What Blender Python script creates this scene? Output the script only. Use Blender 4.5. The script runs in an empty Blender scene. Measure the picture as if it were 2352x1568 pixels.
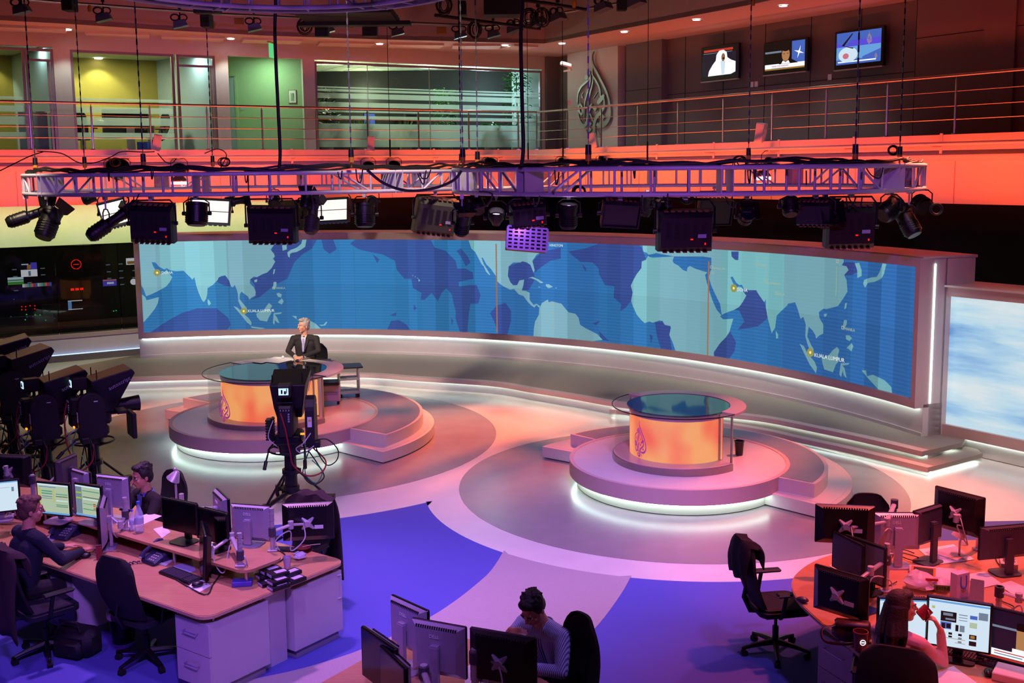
import bpy, bmesh, math, random
from math import sin, cos, pi, radians, hypot, atan2, sqrt, floor, ceil
from mathutils import Vector, Matrix, Euler
random.seed(7)
SC = bpy.context.scene
COL = SC.collection
# ---------------------------------------------------------------- camera
F, PX, PY, TH, RO, H = 2440.0, 1176.0, 709.0, .1305, .0105, 4.3
_c, _s, _ct, _st = cos(RO), sin(RO), cos(TH), sin(TH)
def ray(px, py):
    x = (px-PX)/F; y = (py-PY)/F
    x, y = _c*x-_s*y, _s*x+_c*y
    return Vector((x, _ct-y*_st, -_st-y*_ct))
def at(px, py, z=0.0):
    "the point at height z that the photograph shows at a pixel"
    r = ray(px, py); t = (z-H)/r.z
    return Vector((r.x*t, r.y*t, z))
def aty(px, py, Y):
    r = ray(px, py); t = Y/r.y
    return Vector((r.x*t, Y, H+r.z*t))
def proj(p):
    Z = p[2]-H; d = p[1]*_ct-Z*_st; dn = -p[1]*_st-Z*_ct
    x = p[0]/d; y = dn/d
    return (_c*x+_s*y)*F+PX, (-_s*x+_c*y)*F+PY
cd = bpy.data.cameras.new('camera'); cam = bpy.data.objects.new('camera', cd); COL.objects.link(cam)
rx = Vector((1, 0, 0)); dn = Vector((0, -_st, -_ct)); fw = Vector((0, _ct, -_st))
cr = _c*rx + _s*dn; cdn = -_s*rx + _c*dn
M = Matrix((cr, -cdn, -fw)).transposed().to_4x4(); M.translation = (0, 0, H)
cam.matrix_world = M
cd.sensor_width = 36; cd.lens = 36*F/2352; cd.shift_y = -(784-PY)/2352; cd.clip_end = 200
SC.camera = cam
# ---------------------------------------------------------------- world, view, lights
w = bpy.data.worlds.new('world'); SC.world = w; w.use_nodes = True
w.node_tree.nodes['Background'].inputs[0].default_value = (.30, .16, .30, 1)
w.node_tree.nodes['Background'].inputs[1].default_value = .04
SC.view_settings.view_transform = 'Standard'; SC.view_settings.look = 'None'
SC.view_settings.exposure = 0; SC.view_settings.gamma = 1; SC.view_settings.use_curve_mapping = False
SC.cycles.use_denoising = True; SC.cycles.max_bounces = 6; SC.cycles.diffuse_bounces = 3
SC.cycles.glossy_bounces = 3; SC.cycles.transmission_bounces = 6; SC.cycles.transparent_max_bounces = 12
SC.cycles.caustics_reflective = False; SC.cycles.caustics_refractive = False
SC.cycles.sample_clamp_indirect = 6
def lamp(kind, name, loc, target, power, color, size=.3, angle=40, blend=.6, size_y=None):
    l = bpy.data.lights.new(name, kind); o = bpy.data.objects.new(name, l); COL.objects.link(o)
    l.energy = power; l.color = color; o.location = loc
    if kind == 'SPOT':
        l.spot_size = radians(angle); l.spot_blend = blend; l.shadow_soft_size = size
    elif kind == 'AREA':
        l.size = size
        if size_y: l.shape = 'RECTANGLE'; l.size_y = size_y
    else: l.shadow_soft_size = size
    if target is not None:
        o.rotation_euler = (Vector(target)-Vector(loc)).to_track_quat('-Z', 'Y').to_euler()
    return o
PUR, BLU, ORA, RED, MAG, WHT, WARM = (.42, .16, 1), (.22, .14, 1), (1, .16, .045), (1, .06, .03), (1, .14, .45), (.85, .95, 1), (1, .78, .58)
# purple and blue studio spots washing the newsroom and the front of the set
lamp('SPOT', 'purple_spot_light', (-3.0, 11.0, 8.2), (-3.0, 8.9, 0), 2000, (.90, .32, 1), .25, 60, .8)
lamp('SPOT', 'purple_spot_light', (-7.0, 13, 7.5), (-5.6, 10, .5), 800, (.62, .30, 1), .25, 62, .8)
lamp('SPOT', 'blue_spot_light', (-1.0, 3.5, 5.6), (-2.8, 9.0, .3), 1500, (.42, .18, 1), .25, 50, .8)
lamp('SPOT', 'purple_spot_light', (1.2, 9.2, 8.2), (.2, 11.9, 0), 2600, (.70, .34, 1), .25, 50, .9)
lamp('SPOT', 'blue_spot_light', (-1.2, 7.0, 8.0), (-1.0, 10.8, 0), 900, (.50, .34, 1), .25, 55, .8)
lamp('SPOT', 'blue_spot_light', (3.2, 6, 8.0), (1.6, 8.9, 0), 700, (.46, .22, 1), .25, 55, .8)
lamp('SPOT', 'violet_spot_light', (-4.2, 5.0, 7.5), (-3.4, 7.6, 0), 600, (.5, .10, 1), .25, 60, .8)
lamp('SPOT', 'purple_spot_light', (1.6, 7.6, 8.0), (1.6, 12.4, .3), 1900, (.55, .25, 1), .25, 38, 1)
lamp('SPOT', 'lilac_spot_light', (-4.0, 9.5, 8.0), (-3.2, 13.6, 0), 1800, (.85, .42, 1), .25, 46, .9)
lamp('SPOT', 'violet_spot_light', (-1, 2, 7.0), (-3.8, 15, 4.0), 3000, (.42, .14, 1), .2, 36, .8)
lamp('SPOT', 'violet_spot_light', (1.0, 2, 7.0), (2.4, 12.9, 4.0), 2200, (.48, .14, 1), .2, 36, .8)
# red and orange spots
lamp('SPOT', 'red_spot_light', (4.4, 9.5, 7.5), (3.7, 8.0, .7), 2400, (1, .11, .09), .2, 50, .8)
lamp('SPOT', 'red_spot_light', (3.9, 4.0, 4.6), (3.3, 7.0, .9), 420, (1, .10, .07), .2, 50, .8)
lamp('SPOT', 'magenta_spot_light', (5.5, 13, 7.5), (3.4, 9.2, .7), 900, (1, .24, .36), .2, 50, .8)
lamp('SPOT', 'orange_spot_light', (6.2, 15.2, 6.5), (4.4, 13.0, 0), 5000, (1, .17, .09), .2, 46, 1)
lamp('SPOT', 'orange_spot_light', (.15, 19.6, 6.6), (-.7, 16.6, 0), 6500, (1, .17, .06), .2, 48, 1)
lamp('SPOT', 'orange_spot_light', (-7.6, 16.2, 7.0), (-6.2, 18.6, 0), 2500, (1, .25, .12), .2, 24, .9)
lamp('SPOT', 'orange_spot_light', (3.8, 8.5, 7.4), (3.6, 10.9, 0), 2600, (1, .17, .24), .2, 36, 1)
lamp('SPOT', 'pink_spot_light', (6.0, 10.5, 7.4), (6.5, 13.4, 0), 1100, (1, .58, .62), .2, 50, .9)
# white key and back light
lamp('SPOT', 'white_spot_light', (-4.7, 15.1, 3.55), (-3.6, 18.3, 1.6), 1100, WARM, .2, 26, .5)
lamp('SPOT', 'stage_spot_light', (-1.3, 13.2, 8.6), (-2.3, 20.9, .3), 3000, (1, .80, .60), .3, 46, .9)
lamp('SPOT', 'stage_spot_light', (2.2, 12, 7.6), (2.4, 18.6, .3), 2200, (1, .76, .62), .3, 40, .9)
lamp('SPOT', 'stage_spot_light', (-7.6, 14.5, 7.2), (-6.8, 20.9, .2), 2000, (1, .78, .52), .3, 50, .9)
lamp('SPOT', 'stage_spot_light', (5.0, 9.5, 7.4), (6.2, 15.0, .4), 500, (1, .72, .72), .3, 40, .9)
for (x, y, tx, ty) in ((-11.6, 22.6, -11.75, 22.9), (-9.0, 24.1, -9.15, 24.4), (-6.4, 25.6, -6.55, 25.9)):
    lamp('AREA', 'green_white_batten', (x, y, 3.57), (tx, ty, 3.0), 24, (.84, 1, .58), 2.9, size_y=.12)
# orange wash on the wall under the balcony
OW_ = (1, .085, .022)
for i_, (x, y, tx, ty) in enumerate(((-9.95, 21.95, -10.55, 23.0), (-6.1, 24.15, -6.7, 25.2), (-1.6, 26.75, -2.2, 27.8), (1.65, 26.1, 2.45, 26.6), (3.95, 22.6, 4.75, 23.1), (6.25, 19.1, 7.05, 19.6), (8.45, 15.75, 9.25, 16.25))):
    o_ = lamp('AREA', 'orange_wash_light', (x, y, 3.62), (tx, ty, 4.7), 62, (1, (.075, .085, .105, .12, .10, .08, .07)[i_], .024), 4.3, size_y=.2); o_.data.spread = radians(125)
# added dim pink fill, standing in for ambient light on the upper walls
lamp('SPOT', 'pink_fill_light', (-3.5, 16, 4.6), (-6, 25, 8.2), 240, (1, .36, .36), .4, 95, 1)
lamp('SPOT', 'pink_fill_light', (1.0, 16, 4.6), (4, 24, 8.2), 190, (1, .36, .36), .4, 90, 1)

# ---------------------------------------------------------------- materials
def srgb(h):
    h = h.lstrip('#'); v = [int(h[i:i+2], 16)/255 for i in (0, 2, 4)]
    return tuple(c/12.92 if c <= .04045 else ((c+.055)/1.055)**2.4 for c in v)
MATS = {}
def mat(name, color='#808080', rough=.5, metal=0, emit=None, es=1, noise=0, scale=20, bump=0, bscale=60, alpha=1, trans=0, ior=1.45, coat=0, spec=None, stretch=None):
    if name in MATS: return MATS[name]
    m = bpy.data.materials.new(name); m.use_nodes = True; nt = m.node_tree; b = nt.nodes['Principled BSDF']
    c = srgb(color) if isinstance(color, str) else color
    b.inputs['Base Color'].default_value = (*c, 1); b.inputs['Roughness'].default_value = rough; b.inputs['Metallic'].default_value = metal
    if trans: b.inputs['Transmission Weight'].default_value = trans; b.inputs['IOR'].default_value = ior
    if coat: b.inputs['Coat Weight'].default_value = coat; b.inputs['Coat Roughness'].default_value = .05
    if spec is not None: b.inputs['Specular IOR Level'].default_value = spec
    if emit:
        e = srgb(emit) if isinstance(emit, str) else emit
        b.inputs['Emission Color'].default_value = (*e, 1); b.inputs['Emission Strength'].default_value = es
    if alpha < 1: b.inputs['Alpha'].default_value = alpha
    if noise or bump:
        tc = nt.nodes.new('ShaderNodeTexCoord'); src = tc.outputs['Object']
        if stretch:
            mp = nt.nodes.new('ShaderNodeMapping'); mp.inputs['Scale'].default_value = stretch; nt.links.new(src, mp.inputs[0]); src = mp.outputs[0]
    if noise:
        n = nt.nodes.new('ShaderNodeTexNoise'); n.inputs['Scale'].default_value = scale; n.inputs['Detail'].default_value = 4; nt.links.new(src, n.inputs['Vector'])
        r = nt.nodes.new('ShaderNodeMapRange'); r.inputs[1].default_value = .3; r.inputs[2].default_value = .7; r.inputs[3].default_value = 1-noise; r.inputs[4].default_value = 1+noise
        nt.links.new(n.outputs[0], r.inputs[0])
        mx = nt.nodes.new('ShaderNodeVectorMath'); mx.operation = 'SCALE'; mx.inputs[0].default_value = c; nt.links.new(r.outputs[0], mx.inputs['Scale'])
        nt.links.new(mx.outputs[0], b.inputs['Base Color'])
    if bump:
        n = nt.nodes.new('ShaderNodeTexNoise'); n.inputs['Scale'].default_value = bscale; n.inputs['Detail'].default_value = 3; nt.links.new(src, n.inputs['Vector'])
        bp = nt.nodes.new('ShaderNodeBump'); bp.inputs['Strength'].default_value = bump; bp.inputs['Distance'].default_value = .01
        nt.links.new(n.outputs[0], bp.inputs['Height']); nt.links.new(bp.outputs[0], b.inputs['Normal'])
    MATS[name] = m; return m
def glow(name, color, es=1.0):
    return mat(name, '#000000', .4, emit=color, es=es)
mat('vinyl_light', '#cfc8c2', .30, noise=.04, scale=3)
mat('vinyl_grey', '#8a8082', .27, noise=.05, scale=3)
mat('carpet_blue', '#4b50a8', .95, noise=.12, scale=160, bump=.3, bscale=300)
mat('carpet_beige', '#a3989c', .95, noise=.1, scale=160, bump=.3, bscale=300)
mat('stage_carpet', '#8f857b', .85, noise=.08, scale=90, bump=.1, bscale=200)
mat('set_white', '#cfc6c2', .45, noise=.02, scale=8)
mat('set_pink', '#c2a8a4', .5, noise=.02, scale=8)
mat('wall_paint', '#c9bdb4', .7, noise=.02, scale=10)
mat('fascia_paint', '#b8a19a', .75, noise=.03, scale=6)
mat('fabric_panel', '#6f6866', .95, noise=.12, scale=120, bump=.2, bscale=200)
mat('black_paint', '#0a0909', .8, noise=.2, scale=10)
mat('black_metal', '#0e0d10', .42, .3, noise=.15, scale=30)
mat('black_plastic', '#101014', .38, noise=.1, scale=40)
mat('grey_plastic', '#8d8a92', .4, noise=.04, scale=40)
mat('silver_plastic', '#b9b6bd', .35, .2, noise=.03, scale=40)
mat('steel', '#b5b0ac', .28, .9, noise=.05, scale=30)
mat('chrome', '#d0d0d4', .12, 1, noise=.02, scale=30)
mat('aluminium', '#c4c0c8', .38, .55, noise=.05, scale=25)
mat('truss_paint', '#b7b0c4', .45, .15, noise=.04, scale=25)
mat('glass', '#6f7c7c', .02, alpha=.11, spec=.6); mat('chain_metal', '#3c3846', .45, .5, noise=.1, scale=40)
mat('dark_glass', '#0f1c20', .05, spec=1, noise=.05, scale=4)
mat('paper', '#e4e2e4', .8, noise=.02, scale=30)
mat('rubber', '#070708', .8, noise=.1, scale=50)
# ---------------------------------------------------------------- mesh building
class MB:
    def __init__(s, M=None): s.v = []; s.f = []; s.mi = []; s.cur = 0; s.M = M
    def add(s, vs, fs):
        b = len(s.v)
        for p in vs:
            p = Vector(p)
            s.v.append(tuple(s.M @ p) if s.M is not None else tuple(p))
        for f in fs: s.f.append([b+i for i in f]); s.mi.append(s.cur)
        return s
    def box(s, c, d, rz=0, R=None, taper=1):
        hx, hy, hz = d[0]/2, d[1]/2, d[2]/2
        vs = []
        for z in (-hz, hz):
            k = taper if z > 0 else 1
            for (x, y) in ((-hx, -hy), (hx, -hy), (hx, hy), (-hx, hy)): vs.append(Vector((x*k, y*k, z)))
        if R is None: R = Matrix.Rotation(rz, 3, 'Z') if rz else None
        c = Vector(c); vs = [((R @ v) if R is not None else v)+c for v in vs]
        return s.add(vs, [(3, 2, 1, 0), (4, 5, 6, 7), (0, 1, 5, 4), (1, 2, 6, 5), (2, 3, 7, 6), (3, 0, 4, 7)])
    def rbox(s, c, d, r=.01, R=None):
        "box with all edges chamfered"
        hx, hy, hz = d[0]/2, d[1]/2, d[2]/2; r = min(r, hx*.9, hy*.9, hz*.9)
        pts = [(-hx, -hy+r), (-hx+r, -hy), (hx-r, -hy), (hx, -hy+r), (hx, hy-r), (hx-r, hy), (-hx+r, hy), (-hx, hy-r)]
        ins = [(-hx+r, -hy+r)]*1
        rings = []
        for z, k in ((-hz, 1), (-hz+r, 0), (hz-r, 0), (hz, 1)):
            rg = []
            for (x, y) in pts:
                if k: x = max(-hx+r, min(hx-r, x)); y = max(-hy+r, min(hy-r, y))
                rg.append(Vector((x, y, z)))
            rings.append(rg)
        c = Vector(c); vs = [((R @ v) if R is not None else v)+c for rg in rings for v in rg]
        fs = []
        for k in range(3):
            for i in range(8):
                j = (i+1) % 8; fs.append((k*8+i, k*8+j, (k+1)*8+j, (k+1)*8+i))
        fs.append((6, 4, 2, 0)); fs.append((24, 26, 28, 30))
        # caps use the four distinct corners
        return s.add(vs, fs)
    def cyl(s, a, b, r, r2=None, n=10, caps=True):
        return s.tube([a, b], r, n, caps=caps, radii=[r, r if r2 is None else r2])
    def tube(s, pts, r, n=6, closed=False, caps=True, radii=None, flat=1.0):
        pts = [Vector(p) for p in pts]; L = len(pts)
        if L < 2: return s
        vs = []; up = None
        for i, p in enumerate(pts):
            if closed: t = pts[(i+1) % L]-pts[i-1]
            else: t = pts[min(i+1, L-1)]-pts[max(i-1, 0)]
            if t.length < 1e-9: t = Vector((0, 0, 1))
            t.normalize()
            if up is None: up = Vector((0, 0, 1)) if abs(t.z) < .9 else Vector((1, 0, 0))
            x = up.cross(t)
            if x.length < 1e-6: x = Vector((1, 0, 0)).cross(t)
            x.normalize(); y = t.cross(x); up = y
            rr = radii[i] if radii else r
            for k in range(n):
                a = 2*pi*k/n; vs.append(p+x*(cos(a)*rr)+y*(sin(a)*rr*flat))
        fs = []
        for i in range(L if closed else L-1):
            j = (i+1) % L
            for k in range(n):
                m = (k+1) % n; fs.append((i*n+k, i*n+m, j*n+m, j*n+k))
        if caps and not closed:
            fs.append(tuple(range(n-1, -1, -1))); fs.append(tuple((L-1)*n+k for k in range(n)))
        return s.add(vs, fs)
    def lathe(s, prof, c=(0, 0, 0), n=20, R=None, a0=0, a1=2*pi, capends=True):
        full = abs(a1-a0-2*pi) < 1e-6; L = len(prof); c = Vector(c); vs = []
        N = n if full else n+1
        for k in range(N):
            a = a0+(a1-a0)*k/n
            for (r, z) in prof:
                v = Vector((r*cos(a), r*sin(a), z)); v = (R @ v) if R is not None else v; vs.append(v+c)
        fs = []
        for k in range(n):
            m = (k+1) % N
            for i in range(L-1):
                fs.append((k*L+i, m*L+i, m*L+i+1, k*L+i+1))
        if full and capends:
            if prof[0][0] > 1e-6: fs.append(tuple(k*L for k in range(N-1, -1, -1)))
            if prof[-1][0] > 1e-6: fs.append(tuple(k*L+L-1 for k in range(N)))
        return s.add(vs, fs)
    def ring(s, r0, r1, z0, z1, c=(0, 0, 0), n=48, a0=0, a1=2*pi):
        "solid annulus or annular sector"
        full = abs(a1-a0-2*pi) < 1e-6; N = n if full else n+1; vs = []; c = Vector(c)
        for k in range(N):
            a = a0+(a1-a0)*k/n
            for (r, z) in ((r0, z0), (r1, z0), (r1, z1), (r0, z1)): vs.append(c+Vector((r*cos(a), r*sin(a), z)))
        fs = []
        for k in range(n):
            m = (k+1) % N
            for i in range(4):
                j = (i+1) % 4; fs.append((k*4+i, m*4+i, m*4+j, k*4+j))
        if not full: fs.append((0, 1, 2, 3)); fs.append((n*4+3, n*4+2, n*4+1, n*4))
        return s.add(vs, fs)
    def prism(s, poly, z0, z1, T=None):
        "polygon (xy) extruded in z; T maps local to place"
        n = len(poly); vs = [Vector((x, y, z0)) for x, y in poly]+[Vector((x, y, z1)) for x, y in poly]
        if T is not None: vs = [T @ v for v in vs]
        ar = sum(poly[i][0]*poly[(i+1) % n][1]-poly[(i+1) % n][0]*poly[i][1] for i in range(n))
        bot = tuple(range(n-1, -1, -1)); top = tuple(range(n, 2*n)); fs = [bot, top]+[(i, (i+1) % n, n+(i+1) % n, n+i) for i in range(n)]
        if (ar < 0) != (z1 < z0): fs = [tuple(reversed(f)) for f in fs]
        return s.add(vs, fs)
    def quad(s, a, b, c, d): return s.add([a, b, c, d], [(0, 1, 2, 3)])
    def sphere(s, c, r, n=10, m=6, sc=(1, 1, 1), R=None):
        c = Vector(c); vs = [Vector((0, 0, r*sc[2]))]
        for i in range(1, m):
            t = pi*i/m
            for k in range(n):
                a = 2*pi*k/n; vs.append(Vector((r*sin(t)*cos(a)*sc[0], r*sin(t)*sin(a)*sc[1], r*cos(t)*sc[2])))
        vs.append(Vector((0, 0, -r*sc[2])))
        vs = [((R @ v) if R is not None else v)+c for v in vs]
        fs = [(0, 1+k, 1+(k+1) % n) for k in range(n)]
        for i in range(m-2):
            for k in range(n):
                j = (k+1) % n; fs.append((1+i*n+k, 1+(i+1)*n+k, 1+(i+1)*n+j, 1+i*n+j))
        e = len(vs)-1; b = 1+(m-2)*n
        fs += [(b+k, e, b+(k+1) % n) for k in range(n)]
        return s.add(vs, fs)
    def mesh(s, name, mats, smooth=None):
        me = bpy.data.meshes.new(name); me.from_pydata(s.v, [], s.f)
        if not isinstance(mats, (list, tuple)): mats = [mats]
        for m in mats: me.materials.append(MATS[m] if isinstance(m, str) else m)
        if len(mats) > 1: me.polygons.foreach_set('material_index', s.mi)
        me.update()
        if smooth: me.polygons.foreach_set('use_smooth', [True]*len(me.polygons)); me.set_sharp_from_angle(angle=radians(smooth))
        return me
    def build(s, name, mats, parent=None, smooth=35, bevel=0, label=None, loc=None):
        o = bpy.data.objects.new(name, s.mesh(name, mats, smooth)); COL.objects.link(o)
        if parent is not None: o.parent = parent
        if loc is not None: o.location = loc
        if bevel:
            b = o.modifiers.new('bevel', 'BEVEL'); b.width = bevel; b.segments = 2; b.limit_method = 'ANGLE'; b.angle_limit = radians(50)
        if label: o['label'] = label
        return o
def tag(o, label, cat, group=None, kind=None):
    o['label'] = label; o['category'] = cat
    if group: o['group'] = group
    if kind: o['kind'] = kind
    return o
def thing(name, label, cat, loc=(0, 0, 0), rz=0, group=None):
    o = bpy.data.objects.new(name, None); COL.objects.link(o); o.location = loc; o.rotation_euler = (0, 0, rz); o.empty_display_size = .1
    return tag(o, label, cat, group)
def struct(o): o['kind'] = 'structure'; return o
KIDS = {}
def dup(root, loc=None, rz=None, label=None, group=None, rot=None, scale=None):
    bykey = {}
    def cp(o, par):
        c = o.copy(); COL.objects.link(c); c.parent = par
        for ch in o.children: cp(ch, c)
        return c
    r = cp(root, None)
    if loc is not None: r.location = loc
    if rz is not None: r.rotation_euler = (0, 0, rz)
    if rot is not None: r.rotation_euler = rot
    if scale is not None: r.scale = scale if isinstance(scale, (tuple, list)) else (scale,)*3
    if label: r['label'] = label
    if group: r['group'] = group
    return r
def inst(o, parent, loc=None, rot=None, name=None, label=None):
    "another piece sharing the mesh of o"
    c = o.copy(); COL.objects.link(c); c.parent = parent
    if loc is not None: c.location = loc
    if rot is not None: c.rotation_euler = rot
    if 'label' in c.keys() and not label: del c['label']
    if label: c['label'] = label
    return c
FONT = {}
def text(body, size, T, m, parent=None, name='lettering', align='LEFT', depth=.0015, sx=1.0, spacing=1.0, shear=0):
    cu = bpy.data.curves.new('lettering', 'FONT'); cu.body = body; cu.size = size; cu.extrude = depth; cu.align_x = align; cu.resolution_u = 2
    cu.space_character = spacing; cu.shear = shear
    tmp = bpy.data.objects.new('tmp', cu); me = bpy.data.meshes.new_from_object(tmp); bpy.data.objects.remove(tmp); bpy.data.curves.remove(cu)
    for v in me.vertices: v.co.x *= sx
    me.transform(T); me.materials.clear(); me.materials.append(MATS[m])
    o = bpy.data.objects.new(name, me); COL.objects.link(o)
    if parent is not None: o.parent = parent
    return o
def frame(o, x, y, z=None):
    "4x4 from origin and x, y axes"
    x = Vector(x).normalized(); y = Vector(y).normalized(); z = Vector(z).normalized() if z is not None else x.cross(y).normalized()
    m = Matrix((x, y, z)).transposed().to_4x4(); m.translation = o; return m
def spline(pts, n=8, closed=False):
    P = [Vector(p) for p in pts]; L = len(P); out = []
    R_ = range(L if closed else L-1)
    for i in R_:
        if closed: p0, p1, p2, p3 = P[i-1], P[i], P[(i+1) % L], P[(i+2) % L]
        else: p0, p1, p2, p3 = P[max(i-1, 0)], P[i], P[i+1], P[min(i+2, L-1)]
        for k in range(n):
            t = k/n
            out.append(.5*((2*p1)+(p2-p0)*t+(2*p0-5*p1+4*p2-p3)*t*t+(3*p1-p0-3*p2+p3)*t**3))
    if not closed: out.append(P[-1])
    return out
def arc(c, r, a0, a1, n):
    return [(c[0]+r*cos(radians(a0+(a1-a0)*k/n)), c[1]+r*sin(radians(a0+(a1-a0)*k/n))) for k in range(n+1)]
# ---------------------------------------------------------------- floor
def slabpoly(name, poly, z0, z1, m, parent=None, **k):
    b = MB(); b.prism([(p[0], p[1]) for p in poly], z0, z1); return b.build(name, m, parent, smooth=0 or None, **k)
P1, P2 = (-3.88, 16.98), (2.25, 14.14)
fl = slabpoly('floor', [(-18, -3), (16, -3), (16, 33), (-18, 33)], -.1, 0, 'vinyl_light'); struct(fl)
slabpoly('inlay', arc(P1, 3.6, 0, 360, 96)[:-1], -.01, .004, 'vinyl_grey', fl, label='grey floor disc around the presenter platform')
slabpoly('inlay', arc(P2, 3.0, 0, 360, 96)[:-1], -.01, .004, 'vinyl_grey', fl, label='grey floor disc around the round pod desk platform')
c2 = (2.2, 14.03)
slabpoly('carpet', [(-16, -2), (-16, 10.5)]+arc(P1, 4.5, 212, 308.6, 40)+arc(c2, 3.4, 189.8, 332, 50)+[(14, 12.6), (14, -2)], -.01, .006, 'carpet_blue', fl, label='blue carpet')
e1 = [at(*p) for p in ((1158, 1265), (1129, 1310), (1094, 1343), (1040, 1385), (972, 1427), (843, 1488), (700, 1535), (545, 1570), (380, 1620), (150, 1690))]
e2 = [at(*p) for p in ((1450, 1323), (1426, 1366), (1374, 1436), (1300, 1510), (1200, 1600), (1050, 1700), (800, 1800))]
a1_ = math.degrees(atan2(e1[0].y-c2[1], e1[0].x-c2[0])) % 360; a2_ = math.degrees(atan2(e2[0].y-c2[1], e2[0].x-c2[0])) % 360
slabpoly('carpet', [(v.x, v.y) for v in reversed(spline(e1, 4))]+arc(c2, 3.4, a1_, a2_, 14)[1:-1]+[(v.x, v.y) for v in spline(e2, 4)], -.01, .009, 'carpet_beige', fl, label='pale beige carpet band')
# ---------------------------------------------------------------- raised stage in front of the map wall
SZ = .25
WC, WR = (-5.21, 11.55), 12.06
front = [at(*p, SZ) for p in ((190, 872), (320, 868), (480, 864), (814, 859), (952, 867), (1124, 878), (1220, 893), (1315, 908), (1400, 923), (1470, 932), (1560, 940), (1692, 952), (1765, 961), (1856, 979), (1990, 1007))]+[at(2118, 1037, SZ)]
back = arc(WC, WR+.6, 19, 104, 40)
fr = [(v.x, v.y) for v in spline(front, 6)]
def offs(poly, d):
    out = []
    for i, p in enumerate(poly):
        a = poly[max(i-1, 0)]; b = poly[min(i+1, len(poly)-1)]; t = Vector((b[0]-a[0], b[1]-a[1])).normalized(); out.append((p[0]-t.y*d, p[1]+t.x*d))
    return out
er = at(2210, 1016, SZ)
stage = thing('presentation_stage', 'low curved two-step carpeted stage running along the foot of the map wall', 'stage', (0, 0, 0)); stage['kind'] = 'structure'
lend = [(-9.28, 22.3)]
slabpoly('deck', fr+[(er.x, er.y), (6.9, 15.7)]+back+lend, SZ-.07, SZ, ['stage_carpet'], stage)
# pale nosing strip along the edge
ni = offs(fr, .16)
slabpoly('nosing', offs(fr, -.004)+list(reversed(ni)), SZ-.072, SZ+.004, 'set_pink', stage, label='pale pink edge strip')
fi = offs(fr, .14)
slabpoly('riser', fi+[(er.x-.12, er.y+.05), (6.8, 15.7)]+back+[(-9.1, 22.3)], 0, SZ-.069, 'set_white', stage)
glow('led_white', '#e4fff6', 9.0); glow('led_deck', '#d8fff0', 13); glow('led_soft', '#dff4ff', 2.2)
b = MB(); f2 = offs(fr, .10)
for i in range(len(f2)-1): b.prism([f2[i], f2[i+1], (f2[i+1][0], f2[i+1][1]+.02), (f2[i][0], f2[i][1]+.02)], SZ-.085, SZ-.072)
b.prism([(front[-1].x+.0, front[-1].y+.1), (er.x-.04, er.y+.03), (er.x-.06, er.y+.06), (front[-1].x, front[-1].y+.14)], SZ-.085, SZ-.072)
b.build('led_strip', 'led_white', stage)
# lower step on the right
lo = [at(*p, .125) for p in ((1400, 940), (1500, 952), (1640, 970), (1760, 989), (1824, 1004), (1951, 1031), (2131, 1074))]; lf = [(v.x, v.y) for v in spline(lo, 5)]; lr = at(2257, 1041, .125)
slabpoly('step', lf+[(lr.x, lr.y), (6.9, 15.5), (4, 17.5), (lf[0][0]+.4, lf[0][1]+.9)], .06, .125, 'stage_carpet', stage)
slabpoly('nosing', offs(lf, -.004)+list(reversed(offs(lf, .14))), .058, .129, 'set_pink', stage, label='pale pink edge strip')
b = MB(); f2 = offs(lf, .09)
for i in range(len(f2)-1): b.prism([f2[i], f2[i+1], (f2[i+1][0], f2[i+1][1]+.02), (f2[i][0], f2[i][1]+.02)], .042, .056)
b.prism([(lo[-1].x+.02, lo[-1].y+.08), (lr.x-.05, lr.y+.02), (lr.x-.07, lr.y+.05), (lo[-1].x+.02, lo[-1].y+.11)], .042, .056)
b.build('led_strip', 'led_white', stage)
# ---------------------------------------------------------------- curved map wall
A0, A1 = 19.6, 104.6
wallm = thing('map_video_wall', 'long curved video wall showing a blue world map, on a white lit plinth', 'video wall', (WC[0], WC[1], 0))
NW = 90
b = MB(); b.ring(WR, WR+.35, SZ, .74, n=NW, a0=radians(A0), a1=radians(A1)); b.ring(WR-.02, WR, SZ, SZ+.05, n=NW, a0=radians(A0), a1=radians(A1)); b.build('plinth', 'set_white', wallm)
b = MB(); b.ring(WR-.10, WR+.9, 2.92, 2.96, n=NW, a0=radians(A0), a1=radians(A1)); b.build('top_panel', 'set_white', wallm)
SZ0, SZ1, SA0, SA1 = .82, 2.81, A0+.45, A1-.55
RS = WR-.10
b = MB()
b.ring(WR-.16, WR+.1, .69, SZ0, n=NW, a0=radians(A0), a1=radians(A1)); b.ring(WR-.16, WR+.1, SZ1, 2.945, n=NW, a0=radians(A0), a1=radians(A1))
b.ring(WR-.16, WR+.1, SZ0, SZ1, n=2, a0=radians(A0), a1=radians(SA0)); b.ring(WR-.16, WR+.1, SZ0, SZ1, n=2, a0=radians(SA1), a1=radians(A1))
b.build('frame', 'set_pink', wallm)
b = MB(); b.ring(WR+.1, WR+.86, .1, 2.93, n=1, a0=radians(A0), a1=radians(A0+.25)); b.ring(WR+.1, WR+.5, .1, 2.93, n=1, a0=radians(A1-.25), a1=radians(A1)); b.ring(WR+.3, WR+.34, .1, 2.93, n=60, a0=radians(A0), a1=radians(A1)); b.build('end_panel', 'set_white', wallm)
b = MB(); b.ring(WR-.06, WR-.02, .672, .684, n=NW, a0=radians(A0+.3), a1=radians(A1-.3)); b.ring(WR+.105, WR+.125, .75, 2.85, n=1, a0=radians(A0-.05), a1=radians(A0-.01)); b.build('led_strip', 'led_white', wallm)
def wallpt(th, z, r=None):
    r = RS if r is None else r; a = radians(th); return Vector((r*cos(a), r*sin(a), z))
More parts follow.
